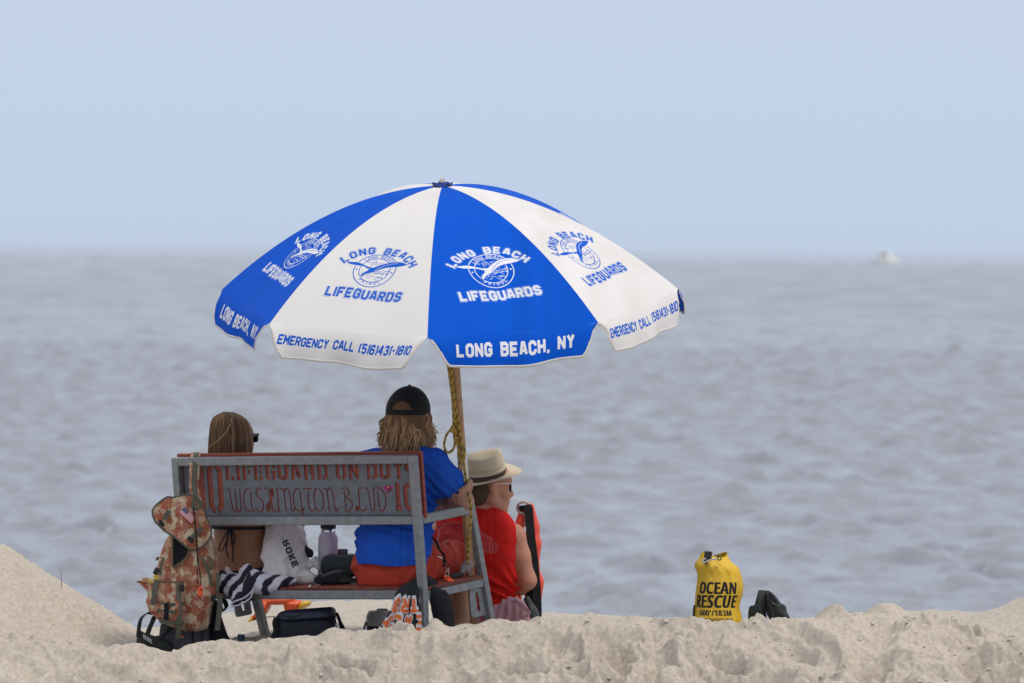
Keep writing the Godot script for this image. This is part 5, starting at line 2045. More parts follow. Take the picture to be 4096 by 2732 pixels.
# a cushion-like pad from an outline: rings shrinking to the middle, bulging towards the camera
func pad(b: Dictionary, outline: Array, bulge: float, thick: float) -> void:
	var mid := Vector3.ZERO
	for p in outline: mid += p
	mid /= outline.size()
	var front := []
	var nrm := Vector3(-0.15, 0.1, 1.0).normalized()
	for k in [0.02, 0.25, 0.5, 0.72, 0.88, 0.97, 1.0]:
		var ring := []
		for p in outline: ring.append(mid + (p - mid) * k + nrm * bulge * (1.0 - k * k))
		front.append(ring)
	for k in [1.0, 0.5, 0.02]:
		var ring := []
		for p in outline: ring.append(mid + (p - mid) * k + nrm * (bulge * (1.0 - k * k) - thick))
		front.append(ring)
	loft(b, front)

func camo() -> ImageTexture:
	# blocky rust, brick and sand patches
	var n := 192
	var img := Image.create(n, n, false, Image.FORMAT_RGB8)
	var a := noise(0.035, 3, FastNoiseLite.TYPE_SIMPLEX_SMOOTH, 401)
	var c := noise(0.05, 3, FastNoiseLite.TYPE_SIMPLEX_SMOOTH, 402)
	var d := noise(0.3, 1, FastNoiseLite.TYPE_SIMPLEX_SMOOTH, 403)
	var rust := Color(0.31, 0.085, 0.032).linear_to_srgb()
	var brick := Color(0.38, 0.125, 0.085).linear_to_srgb()
	var sand := Color(0.60, 0.50, 0.34).linear_to_srgb()
	for y in n:
		for x in n:
			var bx := x - x % 2
			var by := y - y % 2
			var k := a.get_noise_2d(bx, by * 0.8) + 0.22 * d.get_noise_2d(bx, by)
			var q := c.get_noise_2d(bx + 90.0, by) + 0.15 * d.get_noise_2d(bx + 50.0, by)
			var col := rust if q < 0.02 else brick
			if k > 0.12: col = sand
			img.set_pixel(x, y, col)
	return picture(img)

func flag_print() -> ImageTexture:
	var img := Image.create(190, 100, false, Image.FORMAT_RGB8)
	img.fill(Color(0.72, 0.10, 0.12))
	for k in 13:
		if k % 2: img.fill_rect(Rect2i(5, 5 + int(k * 90 / 13.0), 180, 7), Color(0.88, 0.86, 0.88))
	img.fill_rect(Rect2i(5, 5, 76, 48), Color(0.08, 0.11, 0.34))
	for j in 9:
		for i in (6 if j % 2 == 0 else 5):
			fill(img, [circle(Vector2(11 + i * 12.5 + (6 if j % 2 else 0), 10 + j * 4.8), 1.9, 6)], Color(0.85, 0.85, 0.9))
	return picture(img)

func build_props() -> void:
	backpack()
	left_bags()
	rope()
	on_the_seat()
	hoodie()
	under_the_bench()
	right_of_bench()
	yellow_bag()
	far_things()

func backpack() -> void:
	var D := 40.30
	var foot := at(720, 2525, D)
	var o := thing("camouflage_backpack", foot, "rust and sand digital camouflage backpack hanging from the bench back", "backpack")
	var cm := mat(Color(1, 1, 1), 0.9)
	cm.albedo_texture = camo()
	cm.texture_filter = BaseMaterial3D.TEXTURE_FILTER_NEAREST
	tri(cm, 2.5)
	cm.rim_enabled = true
	cm.rim = 0.1
	var olive := weave(mat(Color(0.125, 0.12, 0.09), 0.85), M.cloth_tone, M.cloth_bump, 9.0, 0.03)
	var tan_trim := weave(mat(Color(0.20, 0.135, 0.075), 0.85), M.cloth_tone, null, 9.0, 0.0)
	var nz := noise(1.0, 3, FastNoiseLite.TYPE_SIMPLEX_SMOOTH, 411)
	var crease := func(p: Vector3, m: Vector3, amp: float) -> Vector3:
		return p + (p - m).normalized() * amp * (nz.get_noise_3dv(p * Vector3(16, 5, 16)) * 1.4 + 0.6 * nz.get_noise_3dv(p * 24.0))
	# sack
	var rings := []
	for e in [[2085, 720, 800, 0.03], [2110, 696, 838, 0.05], [2160, 668, 850, 0.065], [2200, 651, 862, 0.075], [2240, 638, 870, 0.082], [2285, 626, 877, 0.09], [2330, 612, 878, 0.095], [2370, 596, 873, 0.098], [2410, 590, 858, 0.098], [2450, 602, 851, 0.094], [2485, 638, 843, 0.085], [2512, 690, 826, 0.065], [2528, 730, 795, 0.03]]:
		var m := at((e[1] + e[2]) * 0.5, e[0], D)
		var ring := []
		for p in oval(m, Vector3((e[2] - e[1]) * 0.5 / 850.0, 0, 0.02), Vector3(0, 0, e[3]), 44, 2.7): ring.append(crease.call(p, m, 0.015))
		rings.append(ring)
	var sack := mb()
	loft(sack, rings)
	part("sack", sack, cm, o)
	# dark open mouth under the flap: the lining shows inside a tan zip edge
	var hole := px([[693, 2140], [753, 2180], [756, 2195], [745, 2225], [728, 2244], [702, 2262], [692, 2266], [690, 2220], [690, 2170]], D - 0.088)
	var hb := mb()
	pad(hb, smooth_path(hole, 3), -0.012, 0.003)
	part("lining", hb, M.black_cloth, o, "black lining in the open mouth")
	var tb := mb()
	tube(tb, smooth_path(px([[689, 2140], [689, 2200], [690, 2268]], D - 0.090), 5), 0.005, 6)
	tube(tb, smooth_path(px([[690, 2270], [704, 2264], [730, 2246], [748, 2226], [758, 2196]], D - 0.090), 5), 0.005, 6)
	part("zip_edge", tb, tan_trim, o)
	# front pocket bulging at the bottom, its mouth gaping to the left
	var pk := []
	for e in [[2328, 551, 742, 0.030, -0.004], [2345, 568, 743, 0.045, 0.0], [2372, 590, 744, 0.058, 0.004], [2410, 583, 746, 0.066, 0.008], [2450, 600, 746, 0.064, 0.008], [2485, 640, 744, 0.052, 0.004], [2508, 685, 738, 0.03, 0.0]]:
		var m := at((e[1] + e[2]) * 0.5, e[0], D - 0.075 - e[4])
		var ring := []
		for p in oval(m, Vector3((e[2] - e[1]) * 0.5 / 850.0, 0, 0.01), Vector3(0, 0, e[3]), 36, 2.6): ring.append(crease.call(p, m, 0.011))
		pk.append(ring)
	var pb := mb()
	loft(pb, pk, false, true)
	var pocket := part("pocket", pb, cm, o, "gaping front pocket")
	var rim := mb()
	var rr: Array = pk[0].duplicate()
	rr.append(pk[0][0])
	tube(rim, rr, 0.0048, 6, false)
	part("pocket_edge", rim, tan_trim, pocket)
	# flap with bound edge
	var line := [[673, 1987], [693, 1990], [720, 1983], [750, 1980], [775, 1983], [793, 2001], [808, 2021], [817, 2044], [828, 2075], [843, 2113], [845, 2139], [831, 2164], [806, 2188], [776, 2200], [750, 2190], [711, 2159], [683, 2139], [658, 2123], [645, 2110], [622, 2087], [612, 2062], [611, 2042], [622, 2024], [648, 2001]]
	var fl := []
	for p in line: fl.append(at(p[0], p[1], 40.215 - 0.0002 * (p[1] - 2090.0)))
	var edge := smooth_path(fl + [fl[0]], 3)
	edge.pop_back()
	var fb := mb()
	pad(fb, edge, 0.035, 0.008)
	var flap := part("flap", fb, cm, o, "top flap hanging open")
	var eb := mb()
	tube(eb, edge + [edge[0]], 0.0052, 6, false)
	part("flap_binding", eb, olive, flap)
	# flag patch
	var q := mb()
	var TL := at(738, 2027, 40.178)
	var TR := at(787, 2072, 40.172)
	var BR := at(764, 2097, 40.172)
	var BL := at(713, 2049, 40.175)
	var pg := []
	for j in 5:
		var row := []
		for i in 9: row.append(TL.lerp(TR, i / 8.0).lerp(BL.lerp(BR, i / 8.0), j / 4.0) + Vector3(0, 0, 0.004 * sin(PI * i / 8.0)))
		pg.append(row)
	cloth(q, pg, -0.003)
	var fm := mat(Color(1, 1, 1), 0.7)
	fm.albedo_texture = flag_print()
	fm.texture_repeat = false
	part("flag_patch", q, fm, flap, "rubber flag patch of stars and stripes")
	# tabs and buckles on the flap
	for e in [[[678, 2042], [655, 2078], 0.024], [[808, 2112], [770, 2150], 0.024]]:
		var s := mb()
		var a := at(e[0][0], e[0][1], 40.180)
		var c := at(e[1][0], e[1][1], 40.180)
		strap(s, [a, a.lerp(c, 0.5) + Vector3(0, 0, 0.003), c], (c - a).normalized().cross(Vector3.BACK) * e[2], 0.003)
		part("tab", s, olive, flap)
	for e in [[646, 2094, -0.9], [763, 2159, -0.75]]:
		var s := mb()
		bbox(s, Transform3D(Basis(Vector3.BACK, e[2]), at(e[0], e[1], 40.178)), Vector3(0.032, 0.020, 0.010), 0.003)
		bbox(s, Transform3D(Basis(Vector3.BACK, e[2]), at(e[0] - 4, e[1] - 5, 40.172)), Vector3(0.024, 0.012, 0.008), 0.003)
		part("buckle", s, M.black, flap)
	# shoulder strap over the bench back
	var path := px([[782, 1835, 40.62], [784, 1812, 40.54], [783, 1812, 40.50], [782, 1822, 40.462], [779, 1850, 40.442], [777, 1900, 40.43], [775, 1945, 40.415], [782, 1985, 40.36], [790, 2010, 40.27]], D)
	var ss := mb()
	strap(ss, smooth_path(path, 5), Vector3(0.047, 0, 0.012), 0.008)
	part("shoulder_strap", ss, cm, o, "camouflage shoulder strap over the bench")
	var sw := mb()
	var lift := []
	for p in smooth_path(path, 5): lift.append(p + Vector3(0.001, 0.0015, 0.010))
	strap(sw, lift, Vector3(0.022, 0, 0.006), 0.002)
	part("webbing", sw, olive, o)
	var kn := mb()
	strap(kn, smooth_path(px([[772, 1988], [790, 2000], [805, 2022], [785, 2035], [772, 2020], [776, 1995]], 40.20), 4), Vector3(0.016, 0.012, 0.004), 0.004)
	part("haul_loop", kn, olive, o)
	# hanging webbing
	for e in [[[[628, 2318, 40.17], [620, 2350, 40.155], [616, 2385, 40.15], [611, 2420, 40.155]], 0.024], [[[716, 2328, 40.17], [715, 2380, 40.155], [717, 2440, 40.15], [715, 2500, 40.165], [711, 2556, 40.19]], 0.024], [[[876, 2380, 40.22], [880, 2410, 40.21], [876, 2460, 40.215], [869, 2522, 40.225]], 0.025], [[[628, 2240, 40.2], [634, 2228, 40.18], [652, 2235, 40.17], [645, 2262, 40.175], [640, 2300, 40.17]], 0.014], [[[806, 2225, 40.19], [820, 2260, 40.185], [838, 2300, 40.19], [845, 2345, 40.2]], 0.014], [[[870, 2290, 40.19], [872, 2330, 40.19], [868, 2365, 40.2]], 0.016]]:
		var s := mb()
		var w: float = e[1]
		strap(s, smooth_path(px(e[0], D), 5), Vector3(w, 0, 0.004), 0.0025)
		part("hanging_strap", s, olive, o)
	for v in [2414, 2444, 2486]:
		var s := mb()
		strap(s, smooth_path(px([[600 + (v - 2414) * 0.55, v - 14, 40.19], [640, v, 40.155], [690, v + 5, 40.15], [738, v + 3, 40.16]], D), 4), Vector3(0, 0.017, 0.003), 0.002)
		part("loop_strap", s, olive, pocket)
	var bs := mb()
	strap(bs, smooth_path(px([[664, 2412, 40.145], [666, 2445, 40.142], [664, 2480, 40.148]], D), 4), Vector3(0.023, 0, 0), 0.003)
	part("black_strap", bs, M.black_cloth, pocket)
	for e in [[727, 2352, 40.145, 0.1], [853, 2392, 40.19, -0.3], [625, 2285, 40.16, -0.5]]:
		var s := mb()
		bbox(s, Transform3D(Basis(Vector3.BACK, e[3]), at(e[0], e[1], e[2])), Vector3(0.024, 0.034, 0.012), 0.004)
		bbox(s, Transform3D(Basis(Vector3.BACK, e[3]), at(e[0], e[1] + 4, e[2] - 0.006)), Vector3(0.018, 0.008, 0.006), 0.002)
		part("buckle", s, M.black, o)
	# side pouch of plain cloth on the right
	var sp := mb()
	pad(sp, smooth_path(px([[812, 2235], [836, 2222], [856, 2250], [860, 2300], [852, 2345], [836, 2320], [818, 2275], [812, 2235]], 40.222), 3), 0.012, 0.004)
	part("side_pouch", sp, tan_trim, o)
	# whistle on its cord, a thing of its own
	var wo := thing("whistle", at(802, 2388, 40.14), "orange whistle hanging by black cord on the camouflage backpack", "whistle", "orange whistles")
	whistle(wo, at(802, 2366, 40.132), Basis(Vector3.UP, 0.2), 1.0)
	var cb := mb()
	tube(cb, smooth_path(px([[773, 2030, 40.16], [776, 2070, 40.15], [782, 2130, 40.152], [787, 2200, 40.158], [790, 2260, 40.15], [788, 2310, 40.142], [792, 2335, 40.138]], D), 5), 0.0022, 5)
	tube(cb, smooth_path(px([[775, 2032, 40.158], [780, 2090, 40.148], [790, 2180, 40.15], [793, 2240, 40.148], [800, 2290, 40.142], [803, 2325, 40.138], [801, 2340, 40.135]], D), 5), 0.0022, 5)
	part("cord", cb, M.black_cloth, wo)
	# sun stick in the pocket
	var st := thing("sunscreen_stick", at(600, 2340, 40.2), "yellow sunscreen tube with tan cap in the backpack pocket", "sunscreen")
	var t1 := mb()
	tube(t1, px([[592, 2322, 40.2], [636, 2328, 40.215]], D), 0.0125, 14)
	part("tube", t1, mat(Color(0.68, 0.55, 0.20), 0.45), st)
	var t2 := mb()
	tube(t2, px([[568, 2319, 40.192], [571, 2319, 40.193], [592, 2322, 40.2]], D), [0.009, 0.0122, 0.0125], 14)
	part("cap", t2, mat(Color(0.52, 0.29, 0.16), 0.5), st)
	var card := mb()
	bbox(card, Transform3D(Basis(Vector3.BACK, 0.5), at(626, 2312, 40.235)), Vector3(0.022, 0.034, 0.003), 0.001)
	var co := part("folded_card", card, mat(Color(0.75, 0.52, 0.06), 0.6), self)
	co.name = numbered("folded_card")
	tag(co, "small yellow card sticking out of the backpack pocket", "card")

func whistle(o: Node3D, p: Vector3, turn: Basis, s: float) -> void:
	var m := mat(Color(0.95, 0.10, 0.02), 0.35)
	var b := mb()
	var T := Transform3D(turn, p)
	bbox(b, T * Transform3D(Basis(), Vector3(0, -0.008, 0) * s), Vector3(0.022, 0.030, 0.014) * s, 0.003)
	bbox(b, T * Transform3D(Basis(), Vector3(0, 0.012, 0) * s), Vector3(0.024, 0.013, 0.018) * s, 0.004)
	bbox(b, T * Transform3D(Basis(), Vector3(0, 0.023, 0) * s), Vector3(0.009, 0.012, 0.006) * s, 0.002)
	part("whistle_body", b, m, o)
	var slot := mb()
	bbox(slot, T * Transform3D(Basis(), Vector3(0, 0.011, 0.0088) * s), Vector3(0.008, 0.006, 0.002) * s, 0.0005)
	part("slot", slot, M.black, o)

func left_bags() -> void:
	# grey rucksack under the camouflage one
	var o := thing("grey_bag", at(740, 2600, 40.28), "dark grey bag with small orange tag under the camouflage backpack", "bag")
	var grey := weave(mat(Color(0.055, 0.058, 0.072), 0.8), M.cloth_tone, M.cloth_bump, 5.0, 0.05)
	var nz := noise(1.0, 3, FastNoiseLite.TYPE_SIMPLEX_SMOOTH, 421)
	var rings := []
	for e in [[2470, 660, 830, 0.05], [2500, 642, 838, 0.085], [2540, 636, 840, 0.095], [2580, 632, 842, 0.10], [2620, 632, 842, 0.10]]:
		var m := at((e[1] + e[2]) * 0.5, e[0], 40.36)
		var ring := []
		for p in oval(m, Vector3((e[2] - e[1]) * 0.5 / 850.0, 0, 0), Vector3(0, 0, e[3]), 40, 4.0): ring.append(p + (p - m).normalized() * 0.008 * nz.get_noise_3dv(p * Vector3(22, 6, 22)))
		rings.append(ring)
	var b := mb()
	loft(b, rings)
	part("sack", b, grey, o)
	var tg := mb()
	bbox(tg, Transform3D(Basis(), at(729, 2548, 40.252)), Vector3(0.013, 0.010, 0.003), 0.001)
	part("tag", tg, mat(Color(0.55, 0.14, 0.03), 0.7), o, "small orange tag")
	for u in [770, 808]:
		var s := mb()
		strap(s, px([[u, 2505, 40.255], [u + 2, 2550, 40.252], [u + 1, 2600, 40.255]], 40.2), Vector3(0.010, 0, 0), 0.003)
		part("strap", s, M.black_cloth, o)
	# black bag with a looped handle on the far left
	var k := thing("black_bag", at(600, 2600, 40.26), "black bag with looped handle and small white lettering beside the grey bag", "bag")
	var dk := weave(mat(Color(0.014, 0.019, 0.018), 0.8), M.cloth_tone, M.cloth_bump, 5.0, 0.05)
	var r2 := []
	for e in [[2522, 556, 563, 0.010], [2532, 552, 580, 0.02], [2545, 550, 625, 0.035], [2556, 548, 668, 0.05], [2572, 545, 690, 0.055], [2600, 543, 700, 0.06], [2625, 543, 700, 0.06]]:
		var m := at((e[1] + e[2]) * 0.5, e[0], 40.27)
		var ring := []
		for p in oval(m, Vector3((e[2] - e[1]) * 0.5 / 850.0, 0, 0), Vector3(0, 0, e[3]), 30, 2.6): ring.append(p + (p - m).normalized() * 0.005 * nz.get_noise_3dv(p * 18.0))
		r2.append(ring)
	var kb := mb()
	loft(kb, r2)
	var kp := part("sack", kb, dk, k)
	var hb := mb()
	strap(hb, smooth_path(px([[553, 2545, 40.24], [556, 2512, 40.235], [563, 2480, 40.235], [578, 2462, 40.24], [598, 2452, 40.25], [615, 2455, 40.28]], 40.2), 6), Vector3(0.020, 0.012, 0.002), 0.005)
	part("handle", hb, dk, k, "looped handle strap")
	var h2 := mb()
	strap(h2, smooth_path(px([[618, 2462, 40.28], [610, 2485, 40.27], [597, 2515, 40.26], [588, 2545, 40.25]], 40.2), 5), Vector3(0.026, 0.01, 0.002), 0.004)
	part("handle", h2, dk, k)
	var rs := mb()
	strap(rs, smooth_path(px([[620, 2555, 40.225], [645, 2552, 40.225], [668, 2530, 40.24], [690, 2510, 40.255]], 40.2), 5), Vector3(0.012, 0.03, 0.0), 0.004)
	part("shoulder_band", rs, dk, k)
	# lettering on the black bag: a sewn label
	var img := Image.create(256, 128, false, Image.FORMAT_RGB8)
	img.fill(Color(0.014, 0.019, 0.018).linear_to_srgb())
	line_text(img, "BEACH", Vector2(128, 36), 46, 1.0, 2.2, [[1.4, Color(0.8, 0.82, 0.82)]])
	line_text(img, "PATROL", Vector2(136, 92), 46, 0.9, 2.2, [[1.4, Color(0.8, 0.82, 0.82)]])
	var lm := mat(Color(1, 1, 1), 0.8)
	lm.albedo_texture = picture(img)
	lm.texture_repeat = false
	var lb := mb()
	var a := at(566, 2531, 40.205)
	var c := at(610, 2556, 40.203)
	var dn := Vector3(0.004, -0.028, 0.004)
	quad(lb, a + dn, c + dn, c, a)
	part("label", lb, lm, kp, "white lettering")
	# slumped black bag to the right of it
	var w := thing("black_bag", at(880, 2590, 40.42), "black nylon bag slumped behind the right side of the camouflage backpack", "bag")
	var wb := mb()
	var r3 := []
	for e in [[2400, 846, 868, 0.03], [2450, 842, 880, 0.045], [2500, 838, 896, 0.06], [2540, 834, 912, 0.07], [2575, 830, 932, 0.08], [2615, 828, 945, 0.08]]:
		var m := at((e[1] + e[2]) * 0.5, e[0], 40.42)
		var ring := []
		for p in oval(m, Vector3((e[2] - e[1]) * 0.5 / 850.0, 0, 0), Vector3(0, 0, e[3]), 26, 2.4): ring.append(p + (p - m).normalized() * 0.006 * nz.get_noise_3dv(p * 18.0))
		r3.append(ring)
	loft(wb, r3)
	part("sack", wb, M.black_cloth, w)
	var ws := mb()
	strap(ws, smooth_path(px([[884, 2395, 40.36], [900, 2408, 40.36], [905, 2430, 40.36], [890, 2445, 40.36], [880, 2425, 40.355]], 40.3), 5), Vector3(0.02, 0.012, 0), 0.004)
	part("strap", ws, M.black_cloth, w)

func rope() -> void:
	var o := thing("rope", at(1872, 2250, 40.0), "yellow and black braided rope tied along the umbrella pole", "rope")
	var img := Image.create(32, 64, false, Image.FORMAT_RGB8)
	var yel := Color(0.50, 0.335, 0.07).linear_to_srgb()
	img.fill(yel)
	for y in 64:
		for x in 32:
			var s := (y + x * 2) % 64
			if s > 28 and s < 41: img.set_pixel(x, y, Color(0.10, 0.10, 0.09))
			elif (y * 2 + x * 3) % 16 < 4: img.set_pixel(x, y, yel * 0.72)
	var m := mat(Color(1, 1, 1), 0.85)
	m.albedo_texture = picture(img)
	m.uv1_scale = Vector3(1, 26.0, 1)
	var d := func(v: float) -> float: return 39.7 + 0.5 * (v - 742.0) / 1548.0 - 0.030
	for line in [[[1790, 1400], [1789, 1438], [1795, 1480], [1801, 1527], [1808, 1580], [1813, 1640], [1815, 1712]], [[1801, 1400], [1803, 1447], [1811, 1527], [1819, 1599], [1828, 1650], [1836, 1700], [1840, 1740], [1846, 1775], [1851, 1790]], [[1796, 1410], [1799, 1470], [1806, 1540], [1817, 1620], [1822, 1690], [1820, 1730]],
		[[1815, 1712], [1800, 1722], [1786, 1740], [1777, 1772], [1779, 1795], [1788, 1808], [1801, 1808], [1816, 1790], [1820, 1768], [1816, 1740], [1814, 1715]], [[1822, 1715], [1826, 1745], [1829, 1771], [1834, 1800], [1838, 1840], [1842, 1901], [1845, 1925]], [[1851, 1790], [1859, 1809], [1855, 1844], [1859, 1880], [1867, 1924], [1874, 1970]], [[1848, 1780], [1853, 1800], [1849, 1822], [1853, 1850], [1858, 1880]]]:
		var pts := []
		for p in line: pts.append(at(p[0], p[1], d.call(p[1])))
		var b := mb()
		tube(b, smooth_path(pts, 6), 0.0062, 8)
		part("strand", b, m, o)
	var low := mb()
	tube(low, smooth_path(px([[1874, 1970, 40.04], [1880, 2005, 40.01], [1885, 2035, 39.995], [1885, 2070, 39.99], [1881, 2110, 40.0], [1876, 2160, 40.04], [1873, 2215, 40.09], [1871, 2255, 40.12]], 40.0), 6), 0.0062, 8)
	part("strand", low, m, o)
	var kn := mb()
	for p in [[1815, 1712], [1820, 1706], [1812, 1720], [1823, 1718], [1830, 1745]]:
		var c := at(p[0], p[1], d.call(p[1]) - 0.006)
		var ring := []
		for j in 13: ring.append(c + Vector3(cos(TAU * j / 12.0) * 0.010, sin(TAU * j / 12.0) * 0.007 + 0.004 * cos(TAU * j / 6.0), 0.006 * sin(TAU * j / 6.0)))
		tube(kn, ring, 0.0058, 7, false)
	part("knot", kn, m, o)
	# rag tied at the foot of the pole
	var nz := noise(1.0, 2, FastNoiseLite.TYPE_SIMPLEX_SMOOTH, 431)
	var rg := thing("rag", at(1868, 2295, 40.14), "grey rag knotted round the umbrella pole at the seat", "rag")
	var rb := body([[at(1866, 2262, 40.155), at(1872, 2250, 40.15), 0.021, 0.018], [at(1858, 2270, 40.15), at(1848, 2292, 40.15), 0.017, 0.012], [at(1880, 2252, 40.15), at(1888, 2262, 40.15), 0.010, 0.008], [at(1872, 2275, 40.15), at(1876, 2292, 40.15), 0.012, 0.006]], 0.004, 160.0, func(p: Vector3, n: Vector3) -> Vector3: return folds(p, n, Vector3(0.6, 0.6, 0.3), 260.0, 0.0035, nz))
	part("knot", rb, garment(Color(0.33, 0.30, 0.31)), rg)
	var tl := body([[at(1846, 2296, 40.15), at(1815, 2303, 40.12), 0.014, 0.010], [at(1815, 2303, 40.12), at(1795, 2310, 40.10), 0.010, 0.004]], 0.004, 160.0, func(p: Vector3, n: Vector3) -> Vector3: return folds(p, n, Vector3(0.6, 0.6, 0.3), 200.0, 0.003, nz))
	part("tail", tl, garment(Color(0.05, 0.048, 0.05)), rg)

func seat_point(u: float, v: float, depth: float) -> Vector3:
	# the point of the seat board under pixel (u, v) near that depth
	var p := at(u, v, depth)
	var l := bench_xf.affine_inverse() * p
	return bench_xf * Vector3(l.x, -0.6248, l.z)

func on_the_seat() -> void:
	var nz := noise(1.0, 3, FastNoiseLite.TYPE_SIMPLEX_SMOOTH, 441)
	var clamp_seat := func(b: Dictionary) -> void:
		var inv := bench_xf.affine_inverse()
		for k in b.v.size():
			var l: Vector3 = inv * b.v[k]
			if l.y < -0.6245 and l.z < -0.03 and l.x < 0 and l.x > -BENCH_W and l.z > -0.52:
				l.y = -0.6245
				b.v[k] = bench_xf * l
	# steel flask
	var fp := at(1311, 2310, 40.50)
	var fx := Transform3D(Basis(), fp)
	var fo := thing("water_bottle", fp, "pale lavender water bottle with black lid standing behind the bench seat", "bottle")
	var fm := mat(Color(0.60, 0.56, 0.68), 0.45)
	var b := mb()
	lathe(b, fx, [Vector2(0.001, 0), Vector2(0.044, 0), Vector2(0.047, 0.004), Vector2(0.047, 0.185), Vector2(0.044, 0.198), Vector2(0.037, 0.210), Vector2(0.0345, 0.216), Vector2(0.0345, 0.219)], 32)
	part("flask", b, fm, fo)
	var c := mb()
	lathe(c, fx, [Vector2(0.0342, 0.2185), Vector2(0.0342, 0.232), Vector2(0.032, 0.233)], 32)
	part("neck_ring", c, M.chrome, fo)
	var d := mb()
	lathe(d, fx, [Vector2(0.034, 0.2325), Vector2(0.037, 0.235), Vector2(0.037, 0.262), Vector2(0.034, 0.266), Vector2(0.001, 0.266)], 32)
	part("lid", d, M.black, fo)
	# small purple box beside it
	var bx := mb()
	bbox(bx, Transform3D(Basis(Vector3.UP, 0.3), at(1371, 2240, 40.52)), Vector3(0.042, 0.105, 0.03), 0.002)
	var bo := part("small_box", bx, mat(Color(0.17, 0.14, 0.19), 0.6), self)
	tag(bo, "small dull purple box beside the lavender bottle", "box")
	# dark rolled mat
	var rl := thing("rolled_mat", at(1370, 2330, 40.38), "dark blue black roll lying on the seat before the lavender bottle", "mat")
	var rb := mb()
	var r0 := at(1294, 2262, 40.36)
	var r1 := at(1465, 2262, 40.28)
	var axis := (r1 - r0).normalized()
	var prof := []
	var rad := []
	for e in [[0.0, 0.030], [0.006, 0.044], [0.02, 0.0515], [0.1, 0.053], [0.19, 0.053], [0.2, 0.05]]:
		prof.append(r0 + axis * e[0])
		rad.append(e[1])
	tube(rb, prof, rad, 28)
	part("roll", rb, weave(mat(Color(0.010, 0.018, 0.026), 0.7), M.cloth_tone, M.cloth_bump, 6.0, 0.04), rl)
	var re := mb()
	strap(re, [r0 + axis * 0.03 + Vector3(0, 0.0535, 0), r0 + axis * 0.12 + Vector3(0, 0.0545, 0), r0 + axis * 0.2 + Vector3(0, 0.0535, 0)], Vector3(0, 0.002, 0.012), 0.001)
	part("edge", re, mat(Color(0.025, 0.035, 0.045), 0.6), rl)
	# black belt pouch lying in front
	var po := thing("belt_pouch", at(1340, 2345, 40.25), "black belt pouch with strap lying on the red seat", "pouch")
	var pb := body([[at(1280, 2318, 40.23), at(1345, 2316, 40.22), 0.022, 0.026], [at(1345, 2312, 40.22), at(1395, 2318, 40.2), 0.026, 0.022], [at(1330, 2300, 40.24), at(1362, 2292, 40.24), 0.014, 0.012], [at(1268, 2322, 40.24), at(1285, 2320, 40.235), 0.014, 0.02]], 0.006, 130.0, func(p: Vector3, n: Vector3) -> Vector3: return folds(p, n, Vector3(0.8, 0.4, 0.2), 120.0, 0.004, nz))
	clamp_seat.call(pb)
	part("pouch", pb, M.black_cloth, po)
	var fl := mb()
	pad(fl, smooth_path(px([[1285, 2300], [1330, 2282], [1368, 2278], [1372, 2290], [1330, 2302], [1290, 2312], [1285, 2300]], 40.205), 3), 0.006, 0.004)
	part("flap", fl, mat(Color(0.03, 0.031, 0.033), 0.45), po)
	var sb := mb()
	strap(sb, smooth_path(px([[1370, 2290, 40.2], [1405, 2288, 40.2], [1440, 2300, 40.19], [1438, 2318, 40.16], [1395, 2322, 40.15], [1360, 2318, 40.165]], 40.2), 6), Vector3(0.002, 0.020, 0.006), 0.003)
	part("strap", sb, M.black, po)
	# white sweatshirt bundled beside the woman
	var wo := thing("sweatshirt", at(1140, 2330, 40.42), "crumpled white sweatshirt with grey letters piled on the seat beside the woman", "sweatshirt")
	var wb := body([
		[at(1098, 2095, 40.54), at(1100, 2200, 40.45), 0.040, 0.050], [at(1100, 2200, 40.45), at(1092, 2295, 40.38), 0.050, 0.052],
		[at(1150, 2090, 40.58), at(1165, 2170, 40.50), 0.060, 0.062], [at(1165, 2170, 40.50), at(1140, 2260, 40.42), 0.060, 0.060], [at(1130, 2260, 40.42), at(1110, 2310, 40.36), 0.06, 0.045],
		[at(1150, 2290, 40.36), at(1215, 2300, 40.34), 0.042, 0.036], [at(1215, 2300, 40.34), at(1252, 2315, 40.32), 0.036, 0.016], [at(1190, 2235, 40.45), at(1270, 2262, 40.38), 0.030, 0.022], [at(1200, 2200, 40.5), at(1225, 2240, 40.44), 0.03, 0.03],
		[at(1040, 2312, 40.36), at(1100, 2308, 40.36), 0.022, 0.035], [at(905, 2288, 40.42), at(1000, 2310, 40.40), 0.02, 0.02],
	], 0.008, 85.0, func(p: Vector3, n: Vector3) -> Vector3: return folds(p, n, Vector3(0.85, 0.35, 0.3), 55.0, 0.022, nz))
	clamp_seat.call(wb)
	# letters run down along the sleeve
	var o0 := at(1162, 2215, 40.4)
	var ax := (at(1190, 2285, 40.4) - at(1128, 2140, 40.4)).normalized()
	var ay := Vector3(ax.y, -ax.x, 0) * -1.0
	for k in wb.v.size():
		var q: Vector3 = wb.v[k] - o0
		var uv := Vector2(0.5 + q.dot(ax) / 0.175, 0.5 + q.dot(ay) / 0.042)
		if q.z < -0.14: uv.y += 5.0
		wb.uv.append(uv)
	var img := Image.create(440, 110, false, Image.FORMAT_RGB8)
	var white := Color(0.60, 0.56, 0.57).linear_to_srgb()
	img.fill(white)
	line_text(img, "ROKE", Vector2(220, 55), 72, 1.3, 3.0, [[1.9, Color(0.22, 0.21, 0.21)]])
	img.fill_rect(Rect2i(6, 14, 22, 34), Color(0.45, 0.62, 0.68))
	var wm := mat(Color(1, 1, 1), 0.92)
	wm.albedo_texture = picture(img)
	wm.texture_repeat = false
	wm.rim_enabled = true
	wm.rim = 0.15
	wm.heightmap_enabled = false
	part("sweatshirt_cloth", wb, wm, wo)
